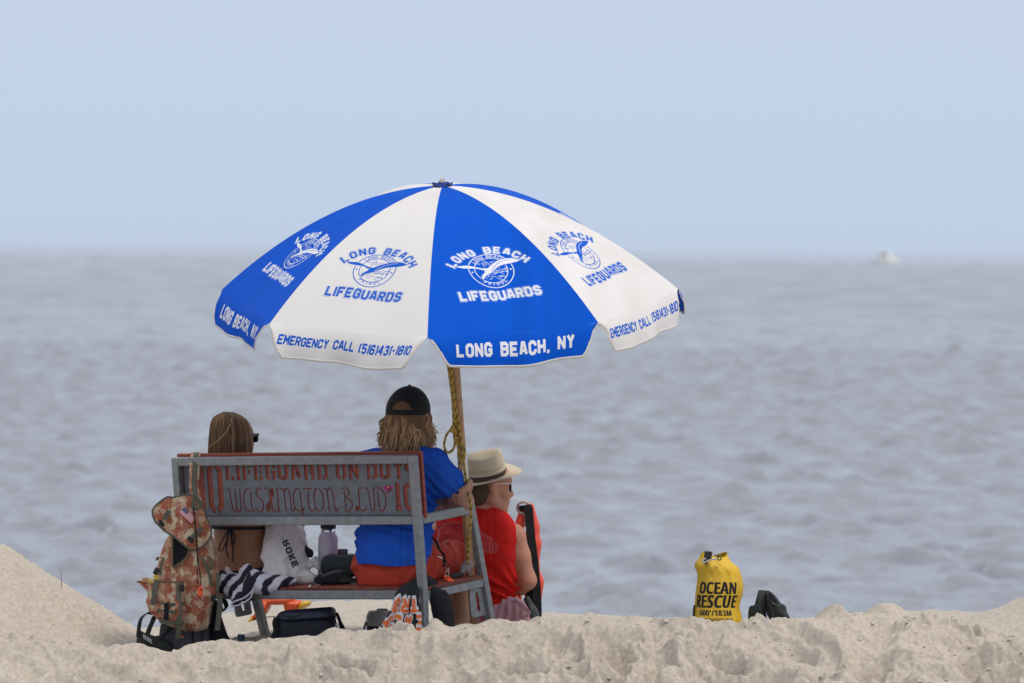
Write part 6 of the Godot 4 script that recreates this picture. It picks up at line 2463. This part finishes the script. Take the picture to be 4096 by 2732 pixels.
	var dk := body([[at(1212, 2190, 40.5), at(1238, 2212, 40.47), 0.018, 0.016], [at(1238, 2212, 40.47), at(1244, 2222, 40.46), 0.014, 0.008]], 0.005, 130.0)
	part("collar", dk, garment(Color(0.018, 0.016, 0.026)), wo)
	# black and white striped towel hanging over the back edge of the seat
	var to := thing("striped_towel", at(1000, 2400, 40.3), "black and white striped towel with white piping bunched on the bench seat", "towel")
	var rolls := [
		[at(905, 2316, 40.38), at(985, 2338, 40.34), 0.026, 0.030, 2.4], [at(895, 2350, 40.36), at(960, 2372, 40.31), 0.030, 0.032, 2.2], [at(985, 2285, 40.36), at(1040, 2330, 40.30), 0.034, 0.040, 2.0], [at(1020, 2335, 40.29), at(1065, 2350, 40.28), 0.040, 0.036, 1.6], [at(1065, 2335, 40.30), at(1120, 2335, 40.29), 0.034, 0.028, 2.0], [at(1120, 2330, 40.29), at(1180, 2320, 40.29), 0.027, 0.014, 2.4], [at(960, 2362, 40.29), at(935, 2395, 40.27), 0.03, 0.02, 2.0],
	]
	var bones := []
	for q in rolls: bones.append(q.slice(0, 4))
	var tw := body(bones, 0.0055, 70.0, func(p: Vector3, n: Vector3) -> Vector3: return folds(p, n, Vector3(0.7, 0.5, 0.4), 80.0, 0.010, nz))
	clamp_seat.call(tw)
	var across := Vector3(0.83, -0.42, 0.36).normalized()
	paint(tw, func(p: Vector3) -> Color:
		var t: float = (p - rolls[0][0]).dot(across) / 0.034 + 0.5 * nz.get_noise_3dv(p * 7.0)
		return Color(0.018, 0.015, 0.028) if int(floor(t + 40.0)) % 2 == 0 else Color(0.62, 0.60, 0.68))
	var tm := mat(Color(1, 1, 1), 0.95)
	tm.vertex_color_use_as_albedo = true
	part("towel_cloth", tw, tm, to)
	var hem := mb()
	var hg := []
	for j in 9:
		var row := []
		for i in 13:
			var f := i / 12.0
			var s := j / 8.0
			var top := at(lerpf(938, 1000, f), lerpf(2392, 2285, f), 40.262 + 0.02 * f)
			var bot := at(lerpf(926, 1018, f), lerpf(2428, 2352, f), 40.242 + 0.02 * f)
			row.append(top.lerp(bot, s) + Vector3(0, 0, 0.012 * sin(PI * s) + 0.006 * sin(f * 9.0)) + Vector3(0, -0.012 * sin(PI * f), 0))
		hg.append(row)
	cloth(hem, hg, -0.006)
	part("hem", hem, garment(Color(0.018, 0.015, 0.028)), to, "black hem folded over the seat edge")
	var pip := mb()
	tube(pip, smooth_path(px([[926, 2415], [940, 2405], [975, 2392], [1005, 2368], [1016, 2348], [1013, 2360], [1004, 2388], [980, 2408], [950, 2422], [932, 2424], [924, 2415]], 40.222), 5), 0.0042, 6)
	part("piping", pip, garment(Color(0.62, 0.60, 0.68)), to, "white piping")
	# whistle clipped to the red shorts
	var wh := thing("whistle", at(1795, 2325, 40.0), "orange whistle on a ring lying on the seat by the red shorts", "whistle", "orange whistles")
	whistle(wh, at(1795, 2318, 39.99), Basis(Vector3.BACK, 0.95) * Basis(Vector3.UP, 0.5), 1.05)
	var cd := mb()
	tube(cd, smooth_path(px([[1729, 2214, 39.965], [1740, 2220, 39.955], [1752, 2226, 39.945]], 40), 4), 0.004, 7)
	part("lanyard", cd, garment(Color(0.45, 0.03, 0.02)), wh)
	var cl := mb()
	tube(cl, px([[1751, 2225, 39.943], [1769, 2234, 39.94]], 40), 0.0045, 8)
	part("clip", cl, M.chrome, wh)
	var lp := mb()
	tube(lp, smooth_path(px([[1768, 2234, 39.94], [1785, 2246, 39.935], [1796, 2262, 39.935], [1790, 2268, 39.935], [1778, 2258, 39.94], [1770, 2240, 39.942]], 40), 5), 0.0025, 6)
	part("cord_loop", lp, M.black_cloth, wh)
	var ch := mb()
	for e in [[1790, 2272, 0.006], [1792, 2283, 0.005], [1789, 2295, 0.0095]]:
		var ring := []
		for j in 17: ring.append(at(e[0], e[1], 39.94) + Vector3(cos(TAU * j / 16.0) * e[2], sin(TAU * j / 16.0) * e[2] * 1.2, sin(TAU * j / 16.0) * 0.003))
		tube(ch, ring, 0.0012, 5, false)
	part("split_ring", ch, M.chrome, wh)
	# pink flower stuck on the sign
	var fo2 := thing("fabric_flower", at(1553, 1962, 39.74), "small magenta flower stuck on the sign above the number", "flower")
	var r := RandomNumberGenerator.new()
	r.seed = 77
	var mags := [mat(Color(0.30, 0.03, 0.22), 0.6), mat(Color(0.42, 0.05, 0.30), 0.6), mat(Color(0.16, 0.03, 0.07), 0.6)]
	for k in 7:
		var a := [2.9, 0.2, 4.4, 1.2, 3.6, 5.6, 2.1][k] as float
		var l := [0.026, 0.022, 0.028, 0.012, 0.022, 0.02, 0.014][k] as float
		var c0 := at(1556, 1952, 39.765)
		var dir := Vector3(cos(a), sin(a), 0)
		var side := Vector3(-sin(a), cos(a), 0)
		var pg := []
		for j in 6:
			var f := j / 5.0
			var w := 0.009 * sin(PI * (0.08 + 0.86 * f))
			pg.append([c0 + dir * l * f - side * w + Vector3(0, 0, 0.012 * f), c0 + dir * l * f + Vector3(0, 0, 0.012 * f + 0.004), c0 + dir * l * f + side * w + Vector3(0, 0, 0.012 * f)])
		var pb2 := mb()
		cloth(pb2, pg, 0.001)
		part("petal", pb2, mags[k % 3], fo2)
	var ce := mb()
	lathe(ce, Transform3D(Basis(Vector3.RIGHT, PI / 2), at(1553, 1949, 39.76)), [Vector2(0.006, 0), Vector2(0.006, 0.008), Vector2(0.003, 0.012), Vector2(0.0002, 0.013)], 10)
	part("centre", ce, mat(Color(0.7, 0.25, 0.05), 0.5), fo2)

func hoodie() -> void:
	var o := thing("black_hoodie", at(1680, 2530, 39.85), "black hooded top with upside-down orange letters draped over the bench corner", "sweatshirt")
	var nz := noise(1.0, 3, FastNoiseLite.TYPE_SIMPLEX_SMOOTH, 451)
	# left fall with the print
	var img := Image.create(512, 640, false, Image.FORMAT_RGB8)
	var dark := Color(0.014, 0.016, 0.021).linear_to_srgb()
	img.fill(dark)
	var wh := Color(0.74, 0.73, 0.76).linear_to_srgb()
	var org := Color(0.85, 0.20, 0.06).linear_to_srgb()
	# the garment hangs upside down: letters turned over, white block shade above them
	for e in [["PATROL", 1.0, 230.0], ["BEACH", 1.0, 470.0]]:
		var text: String = e[0]
		line_text(img, text, Vector2(250, e[2] - 18), 190, 0.62, 3.2, [[2.7, wh]], PI)
		line_text(img, text, Vector2(250, e[2] - 34), 190, 0.62, 3.2, [[2.7, wh]], PI)
		line_text(img, text, Vector2(250, e[2]), 190, 0.62, 3.2, [[2.9, wh], [1.9, org]], PI)
	var pm := mat(Color(1, 1, 1), 0.92)
	pm.albedo_texture = picture(img)
	pm.texture_repeat = false
	var left_edge := [[1650, 2322, 39.95], [1606, 2350, 39.86], [1584, 2378, 39.745], [1572, 2420, 39.73], [1555, 2455, 39.73], [1532, 2495, 39.73], [1512, 2545, 39.73], [1500, 2590, 39.73]]
	var right_edge := [[1668, 2318, 39.90], [1672, 2345, 39.80], [1674, 2378, 39.715], [1678, 2420, 39.71], [1682, 2455, 39.705], [1685, 2495, 39.70], [1687, 2545, 39.70], [1688, 2590, 39.70]]
	var g := []
	var L := smooth_path(px(left_edge, 39.9), 4)
	var R := smooth_path(px(right_edge, 39.82), 4)
	for j in L.size():
		var row := []
		var f := float(j) / (L.size() - 1)
		for i in 33:
			var s := i / 32.0
			var deep := 0.012 * sin(s * 15.0 + 1.5 * sin(f * 3.0)) * smoothstep(0.0, 0.5, f) + 0.006 * nz.get_noise_2d(s * 6.0, f * 3.0)
			row.append(L[j].lerp(R[j], s) + Vector3(0.0, 0.0, deep + 0.014 * sin(PI * s) * (0.3 + f * 0.7)))
		g.append(row)
	var b := mb()
	cloth(b, g, -0.006)
	# print placed on the lower part, full width
	var n0: int = g.size() * 33
	for k in n0:
		var s := float(k % 33) / 32.0
		var f := float(k / 33) / (g.size() - 1)
		b.uv[k] = Vector2(lerpf(0.02, 0.74, s), clampf((f - 0.2) / 0.68, 0.002, 1.0))
	for k in n0: b.uv[n0 + k] = b.uv[k]
	for k in range(n0 * 2, b.uv.size()): b.uv[k] = Vector2(0.001, 0.001)
	part("printed_panel", b, pm, o, "black cloth with orange and white block letters")
	# right fall, plain
	var le := px([[1688, 2300, 39.86], [1700, 2330, 39.83], [1712, 2375, 39.82], [1722, 2420, 39.82], [1735, 2470, 39.82], [1745, 2520, 39.82], [1748, 2560, 39.82]], 39.8)
	var ri := px([[1700, 2298, 39.9], [1735, 2322, 39.93], [1775, 2362, 39.92], [1797, 2390, 39.9], [1806, 2440, 39.88], [1814, 2500, 39.87], [1816, 2550, 39.87]], 39.8)
	var L2 := smooth_path(le, 4)
	var R2 := smooth_path(ri, 4)
	var g2 := []
	for j in L2.size():
		var row := []
		for i in 21:
			var s := i / 20.0
			row.append(L2[j].lerp(R2[j], s) + Vector3(0, 0, 0.035 * sin(PI * s) + 0.006 * nz.get_noise_2d(s * 5.0, j * 0.2)))
		g2.append(row)
	var b2 := mb()
	cloth(b2, g2, -0.006)
	part("sleeve", b2, M.black_cloth, o)

func under_the_bench() -> void:
	var nz := noise(1.0, 3, FastNoiseLite.TYPE_SIMPLEX_SMOOTH, 461)
	# soft cooler
	var o := thing("cooler_bag", at(1215, 2570, 40.25), "black soft cooler bag with zipped lid on the sand under the bench", "bag")
	var body_m := weave(mat(Color(0.008, 0.011, 0.022), 0.75), M.cloth_tone, M.cloth_bump, 5.0, 0.05)
	var rings := []
	for e in [[2615, 1098, 1350, 0.095], [2560, 1100, 1348, 0.098], [2500, 1104, 1345, 0.10], [2478, 1106, 1343, 0.10]]:
		var m := at((e[1] + e[2]) * 0.5, e[0], 40.30)
		var ring := []
		for p in oval(m, Vector3((e[2] - e[1]) * 0.5 / 850.0, 0.005, 0.03), Vector3(-0.01, 0, e[3]), 40, 4.5): ring.append(p + (p - m).normalized() * 0.006 * nz.get_noise_3dv(p * 12.0))
		rings.append(ring)
	var b := mb()
	loft(b, rings)
	part("sack", b, body_m, o)
	var lid := []
	for e in [[2480, 1104, 1346, 0.102], [2466, 1106, 1344, 0.102], [2450, 1114, 1340, 0.096], [2440, 1128, 1334, 0.08], [2436, 1150, 1325, 0.05]]:
		var m := at((e[1] + e[2]) * 0.5, e[0] - 2, 40.30)
		var ring := []
		for p in oval(m, Vector3((e[2] - e[1]) * 0.5 / 850.0, 0.01, 0.03), Vector3(-0.01, 0, e[3]), 40, 4.0): ring.append(p + (p - m).normalized() * 0.009 * nz.get_noise_3dv(p * 14.0))
		lid.append(ring)
	var lb := mb()
	loft(lb, lid)
	var lp := part("lid", lb, weave(mat(Color(0.020, 0.026, 0.055), 0.55), M.cloth_tone, M.cloth_bump, 5.0, 0.05), o, "dark blue lid")
	var zb := mb()
	tube(zb, smooth_path(px([[1130, 2462], [1170, 2466], [1215, 2456], [1260, 2462], [1290, 2450]], 40.205), 5), 0.0035, 6)
	part("zip", zb, M.black, lp)
	for e in [[[[1104, 2468, 40.24], [1096, 2490, 40.22], [1100, 2520, 40.22], [1092, 2545, 40.2], [1080, 2575, 40.2]], 0.018], [[[1345, 2450, 40.24], [1356, 2475, 40.22], [1364, 2510, 40.22], [1388, 2535, 40.2], [1410, 2560, 40.2]], 0.014], [[[1350, 2470, 40.24], [1368, 2500, 40.23], [1380, 2522, 40.22], [1402, 2540, 40.2], [1425, 2560, 40.2]], 0.012]]:
		var s := mb()
		strap(s, smooth_path(px(e[0], 40.2), 5), Vector3(e[1], 0.002, 0.006), 0.004)
		part("strap", s, M.black_cloth, o)
	var rg := mb()
	var ring_ := []
	for j in 17: ring_.append(at(1349, 2508, 40.2) + Vector3(cos(TAU * j / 16.0) * 0.008, sin(TAU * j / 16.0) * 0.013, 0))
	tube(rg, ring_, 0.003, 6, false)
	part("strap_ring", rg, M.alu, o)
	# drink jug
	var jp := at(1528, 2570, 40.6)
	var jo := thing("drink_jug", jp, "grey lidded drink jug with navy body standing under the bench", "jug")
	var T := Transform3D(Basis(), jp)
	var j1 := mb()
	lathe(j1, T, [Vector2(0.07, -0.02), Vector2(0.074, 0.0), Vector2(0.076, 0.082)], 32)
	part("jug_body", j1, mat(Color(0.018, 0.022, 0.065), 0.5), jo, "navy jug body")
	var j2 := mb()
	lathe(j2, T, [Vector2(0.077, 0.080), Vector2(0.078, 0.104), Vector2(0.0765, 0.107), Vector2(0.0765, 0.117), Vector2(0.078, 0.119), Vector2(0.076, 0.128), Vector2(0.066, 0.148), Vector2(0.063, 0.153), Vector2(0.001, 0.153)], 32)
	var lid_m := weave(mat(Color(0.78, 0.76, 0.75), 0.5), M.grain, null, 6.0, 0.0)
	part("jug_lid", j2, lid_m, jo, "pale grey screw lid")
	var j3 := mb()
	bbox(j3, T * Transform3D(Basis(Vector3.UP, 0.4), Vector3(0.0, 0.158, 0.03)), Vector3(0.05, 0.012, 0.03), 0.004)
	bbox(j3, T * Transform3D(Basis(Vector3.UP, 0.4), Vector3(-0.01, 0.149, 0.058)), Vector3(0.04, 0.012, 0.016), 0.004)
	part("spout_catch", j3, mat(Color(0.34, 0.34, 0.36), 0.4), jo)
	var j4 := mb()
	strap(j4, smooth_path([jp + Vector3(-0.079, 0.10, 0.02), jp + Vector3(-0.092, 0.06, 0.03), jp + Vector3(-0.112, 0.0, 0.03), jp + Vector3(-0.115, -0.03, 0.03)], 4), Vector3(0.006, 0, 0.018), 0.006)
	part("handle", j4, mat(Color(0.06, 0.065, 0.08), 0.5), jo)
	# blue flying disc half sunk in sand
	var fx := Transform3D(Basis(Vector3.RIGHT, 0.10), at(1450, 2536, 39.95))
	var fd := mb()
	lathe(fd, fx, [Vector2(0.068, -0.012), Vector2(0.074, -0.006), Vector2(0.073, 0.003), Vector2(0.064, 0.010), Vector2(0.03, 0.014), Vector2(0.0005, 0.0148)], 36)
	var fo := part("flying_disc", fd, mat(Color(0.06, 0.19, 0.30), 0.45), self)
	tag(fo, "light blue plastic disc half buried in sand beside the cooler bag", "disc")
	# teal bottle cap standing out of the sand
	var tp := at(962, 2600, 40.3)
	var to := thing("teal_bottle", tp, "teal bottle with dark blue cap half buried in sand behind the bench", "bottle")
	var TT := Transform3D(Basis(Vector3.BACK, -0.03), tp)
	var t1 := mb()
	lathe(t1, TT, [Vector2(0.021, 0.0), Vector2(0.021, 0.036), Vector2(0.017, 0.045)], 20)
	part("neck", t1, mat(Color(0.01, 0.12, 0.18), 0.4), to)
	var t2 := mb()
	lathe(t2, TT, [Vector2(0.017, 0.043), Vector2(0.0175, 0.046), Vector2(0.0165, 0.072), Vector2(0.0150, 0.0745), Vector2(0.0002, 0.0745)], 20)
	part("cap", t2, mat(Color(0.005, 0.028, 0.065), 0.4), to)
	# rescue board: orange and yellow blades resting on the berm
	var ro := thing("rescue_board", at(1100, 2480, 42.6), "orange and yellow rescue board lying on the sand beyond the bench", "board")
	var org := weave(mat(Color(0.72, 0.10, 0.02), 0.35), M.grain, null, 3.0, 0.0)
	var yel := weave(mat(Color(0.70, 0.42, 0.02), 0.35), M.grain, null, 3.0, 0.0)
	for e in [[[[980, 2505], [1008, 2462], [1015, 2478], [985, 2502]], yel, "tip"], [[[1005, 2472], [1035, 2430], [1050, 2400], [1078, 2400], [1076, 2425], [1060, 2452], [1014, 2480]], org, "nose"], [[[1132, 2405], [1200, 2400], [1212, 2418], [1190, 2436], [1138, 2442]], org, "deck"], [[[1186, 2438], [1206, 2404], [1240, 2402], [1236, 2418], [1212, 2432]], yel, "rail_stripe"], [[[1045, 2416], [1050, 2392], [1140, 2390], [1180, 2392], [1180, 2414], [1100, 2418]], org, "deck"]]:
		var pb := mb()
		var out := px(e[0], 42.6)
		pad(pb, out, 0.03, 0.06)
		part(e[2], pb, e[1], ro)

func right_of_bench() -> void:
	var nz := noise(1.0, 3, FastNoiseLite.TYPE_SIMPLEX_SMOOTH, 471)
	# rescue can with its strap
	var o := thing("rescue_can", at(2140, 2480, 41.15), "red plastic rescue can with black strap propped beside the person in red", "rescue can")
	var red := mat(Color(0.86, 0.085, 0.045), 0.4)
	red.albedo_texture = M.grain
	tri(red, 4.0)
	var can := body([[at(2118, 2030, 41.16), at(2136, 2110, 41.16), 0.024, 0.026], [at(2128, 2110, 41.16), at(2130, 2175, 41.16), 0.026, 0.038], [at(2130, 2175, 41.16), at(2128, 2330, 41.16), 0.038, 0.034], [at(2135, 2330, 41.16), at(2130, 2470, 41.16), 0.050, 0.03]], 0.008, 90.0)
	part("float", can, red, o)
	var grip := mb()
	tube(grip, smooth_path(px([[2100, 2035, 41.14], [2088, 2070, 41.13], [2076, 2110, 41.13], [2070, 2150, 41.14], [2074, 2200, 41.16]], 41), 5), [0.020, 0.021, 0.023, 0.024, 0.025, 0.025, 0.025, 0.025, 0.024, 0.024, 0.024, 0.024, 0.024, 0.024, 0.024, 0.024, 0.024, 0.024, 0.024, 0.024, 0.024], 14)
	part("hand_grip", grip, red, o)
	var sp := mb()
	strap(sp, smooth_path(px([[2090, 2040, 41.12], [2094, 2024, 41.10], [2106, 2020, 41.095], [2114, 2035, 41.09], [2118, 2080, 41.085], [2124, 2150, 41.075], [2134, 2230, 41.07], [2142, 2310, 41.07], [2148, 2390, 41.07], [2150, 2480, 41.08]], 41), 5), Vector3(0.042, 0.006, 0), 0.005)
	part("strap", sp, M.black_cloth, o, "wide black webbing strap")
	var sp2 := mb()
	strap(sp2, smooth_path(px([[2128, 2340, 41.10], [2120, 2380, 41.09], [2116, 2430, 41.09], [2118, 2480, 41.1]], 41), 5), Vector3(0.038, 0, 0), 0.005)
	part("strap", sp2, M.black_cloth, o)
	var rp := mb()
	tube(rp, smooth_path(px([[2100, 2105, 41.1], [2104, 2085, 41.1], [2100, 2060, 41.1], [2076, 2048, 41.11], [2070, 2030, 41.11], [2078, 2014, 41.1], [2096, 2008, 41.095], [2112, 2014, 41.1], [2122, 2026, 41.12]], 41), 5), 0.0068, 8)
	part("cord", rp, garment(Color(0.50, 0.46, 0.42)), o, "off white cord tied at the top")
	# pink bag
	var po := thing("pink_bag", at(1990, 2490, 40.7), "pink cloth bag slumped on the sand behind the person in red", "bag")
	var pk := garment(Color(0.50, 0.27, 0.30))
	var pb := body([[at(2000, 2470, 40.75), at(2050, 2440, 40.75), 0.060, 0.062], [at(2050, 2440, 40.75), at(2080, 2450, 40.76), 0.055, 0.04], [at(1960, 2490, 40.74), at(2080, 2490, 40.75), 0.05, 0.05], [at(1915, 2490, 40.72), at(1960, 2500, 40.72), 0.05, 0.05]], 0.008, 85.0, func(p: Vector3, n: Vector3) -> Vector3: return folds(p, n, Vector3(1, -0.15, 0), 85.0, 0.008, nz))
	part("sack", pb, pk, po)
	var mouth := mb()
	pad(mouth, smooth_path(px([[1846, 2448], [1870, 2446], [1930, 2460], [1945, 2480], [1915, 2492], [1862, 2492], [1840, 2490], [1846, 2448]], 40.66), 3), -0.03, 0.004)
	part("mouth", mouth, garment(Color(0.62, 0.20, 0.23)), po, "rose lining of the open mouth")
	var ls := mb()
	tube(ls, smooth_path(px([[1848, 2446], [1880, 2444], [1928, 2458], [1942, 2472]], 40.65), 4), 0.006, 7)
	part("mouth_edge", ls, pk, po)
	var st := mb()
	strap(st, smooth_path(px([[2052, 2405, 40.70], [2078, 2415, 40.69], [2105, 2438, 40.69], [2118, 2455, 40.69], [2100, 2462, 40.69], [2085, 2450, 40.68]], 40.7), 5), Vector3(0.004, 0.020, 0.004), 0.004)
	part("strap", st, pk, po)
	# black shoulder bag edge beside it
	var kb := body([[at(2108, 2400, 40.85), at(2122, 2450, 40.85), 0.018, 0.03], [at(2122, 2450, 40.85), at(2135, 2485, 40.84), 0.03, 0.035]], 0.006, 110.0)
	var ko := part("black_pouch", kb, mat(Color(0.012, 0.014, 0.017), 0.4), self)
	tag(ko, "shiny black pouch between the pink bag and the rescue can", "pouch")
	# pair of swim fins standing heel up
	var fm: Material = M.neoprene
	var so := thing("swim_fins", at(3080, 2480, 39.75), "pair of black swim fins standing heel up in the sand beside the yellow bag", "fins")
	# left foot pocket: a flat upright heel strap leaning right
	for e in [[[[3034, 2360], [3064, 2362], [3066, 2380], [3058, 2450], [3060, 2490], [2998, 2490], [2996, 2430], [3016, 2420], [3022, 2405]], 0.022], [[[3060, 2364], [3074, 2362], [3096, 2380], [3118, 2410], [3136, 2420], [3142, 2445], [3158, 2476], [3154, 2492], [3085, 2492], [3075, 2470], [3066, 2455], [3062, 2400]], 0.030]]:
		var b := mb()
		var out := smooth_path(px(e[0] + [e[0][0]], 39.72), 3)
		out.pop_back()
		pad(b, out, e[1], 0.07)
		part("fin", b, fm, so)
	var hs := mb()
	pad(hs, smooth_path(px([[3074, 2368], [3092, 2384], [3114, 2416], [3100, 2420], [3086, 2412], [3076, 2392], [3074, 2368]], 39.685), 3), -0.01, 0.003)
	part("heel_opening", hs, M.black, so)
	var rib := mb()
	tube(rib, smooth_path(px([[3068, 2372], [3072, 2400], [3084, 2430], [3096, 2470], [3100, 2490]], 39.69), 4), 0.005, 6)
	part("seam", rib, fm, so)

func yellow_bag() -> void:
	var o := thing("throw_bag", at(2870, 2500, 39.72), "yellow drawstring throw bag lettered OCEAN RESCUE standing in the sand", "bag")
	var nz := noise(1.0, 3, FastNoiseLite.TYPE_SIMPLEX_SMOOTH, 481)
	var rows := [[2515, 2772, 2969], [2485, 2774, 2968], [2460, 2776, 2966], [2430, 2778, 2957], [2400, 2780, 2963], [2370, 2783, 2971], [2340, 2787, 2973], [2310, 2790, 2968], [2290, 2789, 2962], [2275, 2781, 2957], [2262, 2778, 2945], [2250, 2782, 2928], [2238, 2792, 2918], [2228, 2800, 2912], [2218, 2806, 2908]]
	var b := mb()
	var ncol := 72
	var top := at(2857, 2218, 39.72).y
	var bottom := at(2870, 2515, 39.72).y
	var g := []
	for q in rows.size():
		var e: Array = rows[q]
		var m := at((e[1] + e[2]) * 0.5, e[0], 39.72)
		var f := float(q) / (rows.size() - 1)
		var line := []
		for i in ncol + 1:
			var a := TAU * i / ncol
			var pleat := 1.0 + 0.08 * smoothstep(0.6, 1.0, f) * sin(a * 9.0) + 0.03 * nz.get_noise_3dv(Vector3(cos(a) * 2.0, f * 4.0, sin(a) * 2.0) * 1.5)
			var hw: float = (e[2] - e[1]) * 0.5 / 850.0
			line.append(m + Vector3(cos(a) * hw * (1.0 if absf(cos(a)) > 0.8 else pleat), 0.012 * smoothstep(0.85, 1.0, f) * sin(a * 2.0 + 0.6), -sin(a) * hw * 0.82 * pleat) + Vector3(0, 0, 0.008 * nz.get_noise_3dv(Vector3(m.x + cos(a) * hw, m.y * 0.8, sin(a)) * 9.0)))
		g.append(line)
	grid(b, g)
	var k := 0
	for q in g.size():
		for i in ncol + 1:
			# the printed face looks a little to the left of the camera
			b.uv[k] = Vector2(fposmod(0.5 + (float(i) / ncol - 0.75) + 0.02, 1.0), (top - g[q][i].y) / (top - bottom))
			k += 1
	var img := Image.create(1400, 720, false, Image.FORMAT_RGB8)
	var y := Color(0.74, 0.47, 0.025).linear_to_srgb()
	var ink := Color(0.02, 0.02, 0.02)
	img.fill(y)
	var c := 700.0
	sans_text(img, "OCEAN", Vector2(c, 318), 390, 118, ink, 5.0)
	sans_text(img, "RESCUE", Vector2(c, 450), 450, 128, ink, 5.0)
	sans_text(img, "600'/183M", Vector2(c, 560), 330, 56, ink, 2.0)
	sans_text(img, "www.marsars.com", Vector2(c, 628), 350, 34, ink, 0.5)
	var m := mat(Color(1, 1, 1), 0.6)
	m.albedo_texture = picture(img)
	m.texture_repeat = false
	m.detail_enabled = true
	m.detail_blend_mode = BaseMaterial3D.BLEND_MODE_MUL
	m.detail_uv_layer = BaseMaterial3D.DETAIL_UV_2
	m.detail_albedo = M.cloth_tone
	m.uv2_triplanar = true
	m.uv2_scale = Vector3.ONE * 4.0
	part("sack", b, m, o, "yellow sack with black lettering")
	# toggle, eyelet, drawcord
	var tg := mb()
	bbox(tg, Transform3D(Basis(Vector3.BACK, -0.12), at(2832, 2222, 39.63)), Vector3(0.036, 0.040, 0.016), 0.003)
	bbox(tg, Transform3D(Basis(Vector3.BACK, -0.2), at(2822, 2248, 39.63)), Vector3(0.018, 0.022, 0.014), 0.004)
	part("toggle", tg, M.black, o)
	var dc := mb()
	tube(dc, smooth_path(px([[2824, 2234], [2812, 2238], [2808, 2246], [2814, 2252], [2826, 2246], [2846, 2238], [2870, 2234]], 39.617), 5), 0.004, 7)
	part("drawcord", dc, garment(Color(0.5, 0.48, 0.46)), o)
	var ey := mb()
	var ring := []
	for j in 17: ring.append(at(2878, 2233, 39.628) + Vector3(cos(TAU * j / 16.0) * 0.008, sin(TAU * j / 16.0) * 0.0085, 0.003 * cos(TAU * j / 16.0)))
	tube(ey, ring, 0.0032, 7, false)
	part("eyelet", ey, mat(Color(0.06, 0.055, 0.05), 0.35, 0.6), o)
	var sd := mb()
	strap(sd, smooth_path(px([[2776, 2420, 39.7], [2773, 2440, 39.7], [2772, 2470, 39.7], [2772, 2490, 39.7]], 39.7), 4), Vector3(0.003, 0, 0.016), 0.004)
	part("side_strap", sd, M.black_cloth, o)

func far_things() -> void:
	# motor boat near the horizon
	var d := 2650.0
	var p := at(3545, 1060, d)
	p.y = SEA_Y
	var o := thing("motor_boat", p, "white motor boat far out near the horizon", "boat")
	var hullm := mat(Color(0.80, 0.79, 0.76), 0.3)
	var dir := Vector3(0.85, 0, 0.52).normalized()
	var side := Vector3(-dir.z, 0, dir.x)
	var st := []
	for e in [[-4.2, 1.5, 1.4], [-1.4, 1.6, 1.5], [1.4, 1.4, 1.7], [3.2, 0.8, 1.9], [4.3, 0.06, 2.2]]:
		var c: Vector3 = p + dir * e[0]
		st.append([c - side * e[1] + Vector3.UP * e[2], c - side * e[1] * 0.7 + Vector3.UP * 0.1, c + Vector3.DOWN * 0.3, c + side * e[1] * 0.7 + Vector3.UP * 0.1, c + side * e[1] + Vector3.UP * e[2], c + Vector3.UP * (e[2] - 0.05)])
	var b := mb()
	loft(b, st)
	part("hull", b, hullm, o)
	var c1 := mb()
	var B := Basis(dir, Vector3.UP, side)
	bbox(c1, Transform3D(B, p + dir * -0.3 + Vector3.UP * 2.4), Vector3(3.4, 2.0, 2.5), 0.2)
	bbox(c1, Transform3D(B, p + dir * -0.4 + Vector3.UP * 3.9), Vector3(3.0, 0.16, 2.5), 0.05)
	var cab := part("cabin", c1, hullm, o)
	var w1 := mb()
	for s in [-1, 1]: bbox(w1, Transform3D(B, p + dir * -0.2 + Vector3.UP * 2.8 + side * 1.251 * s), Vector3(2.2, 0.5, 0.02), 0.005)
	part("window", w1, mat(Color(0.03, 0.04, 0.05), 0.1), cab)
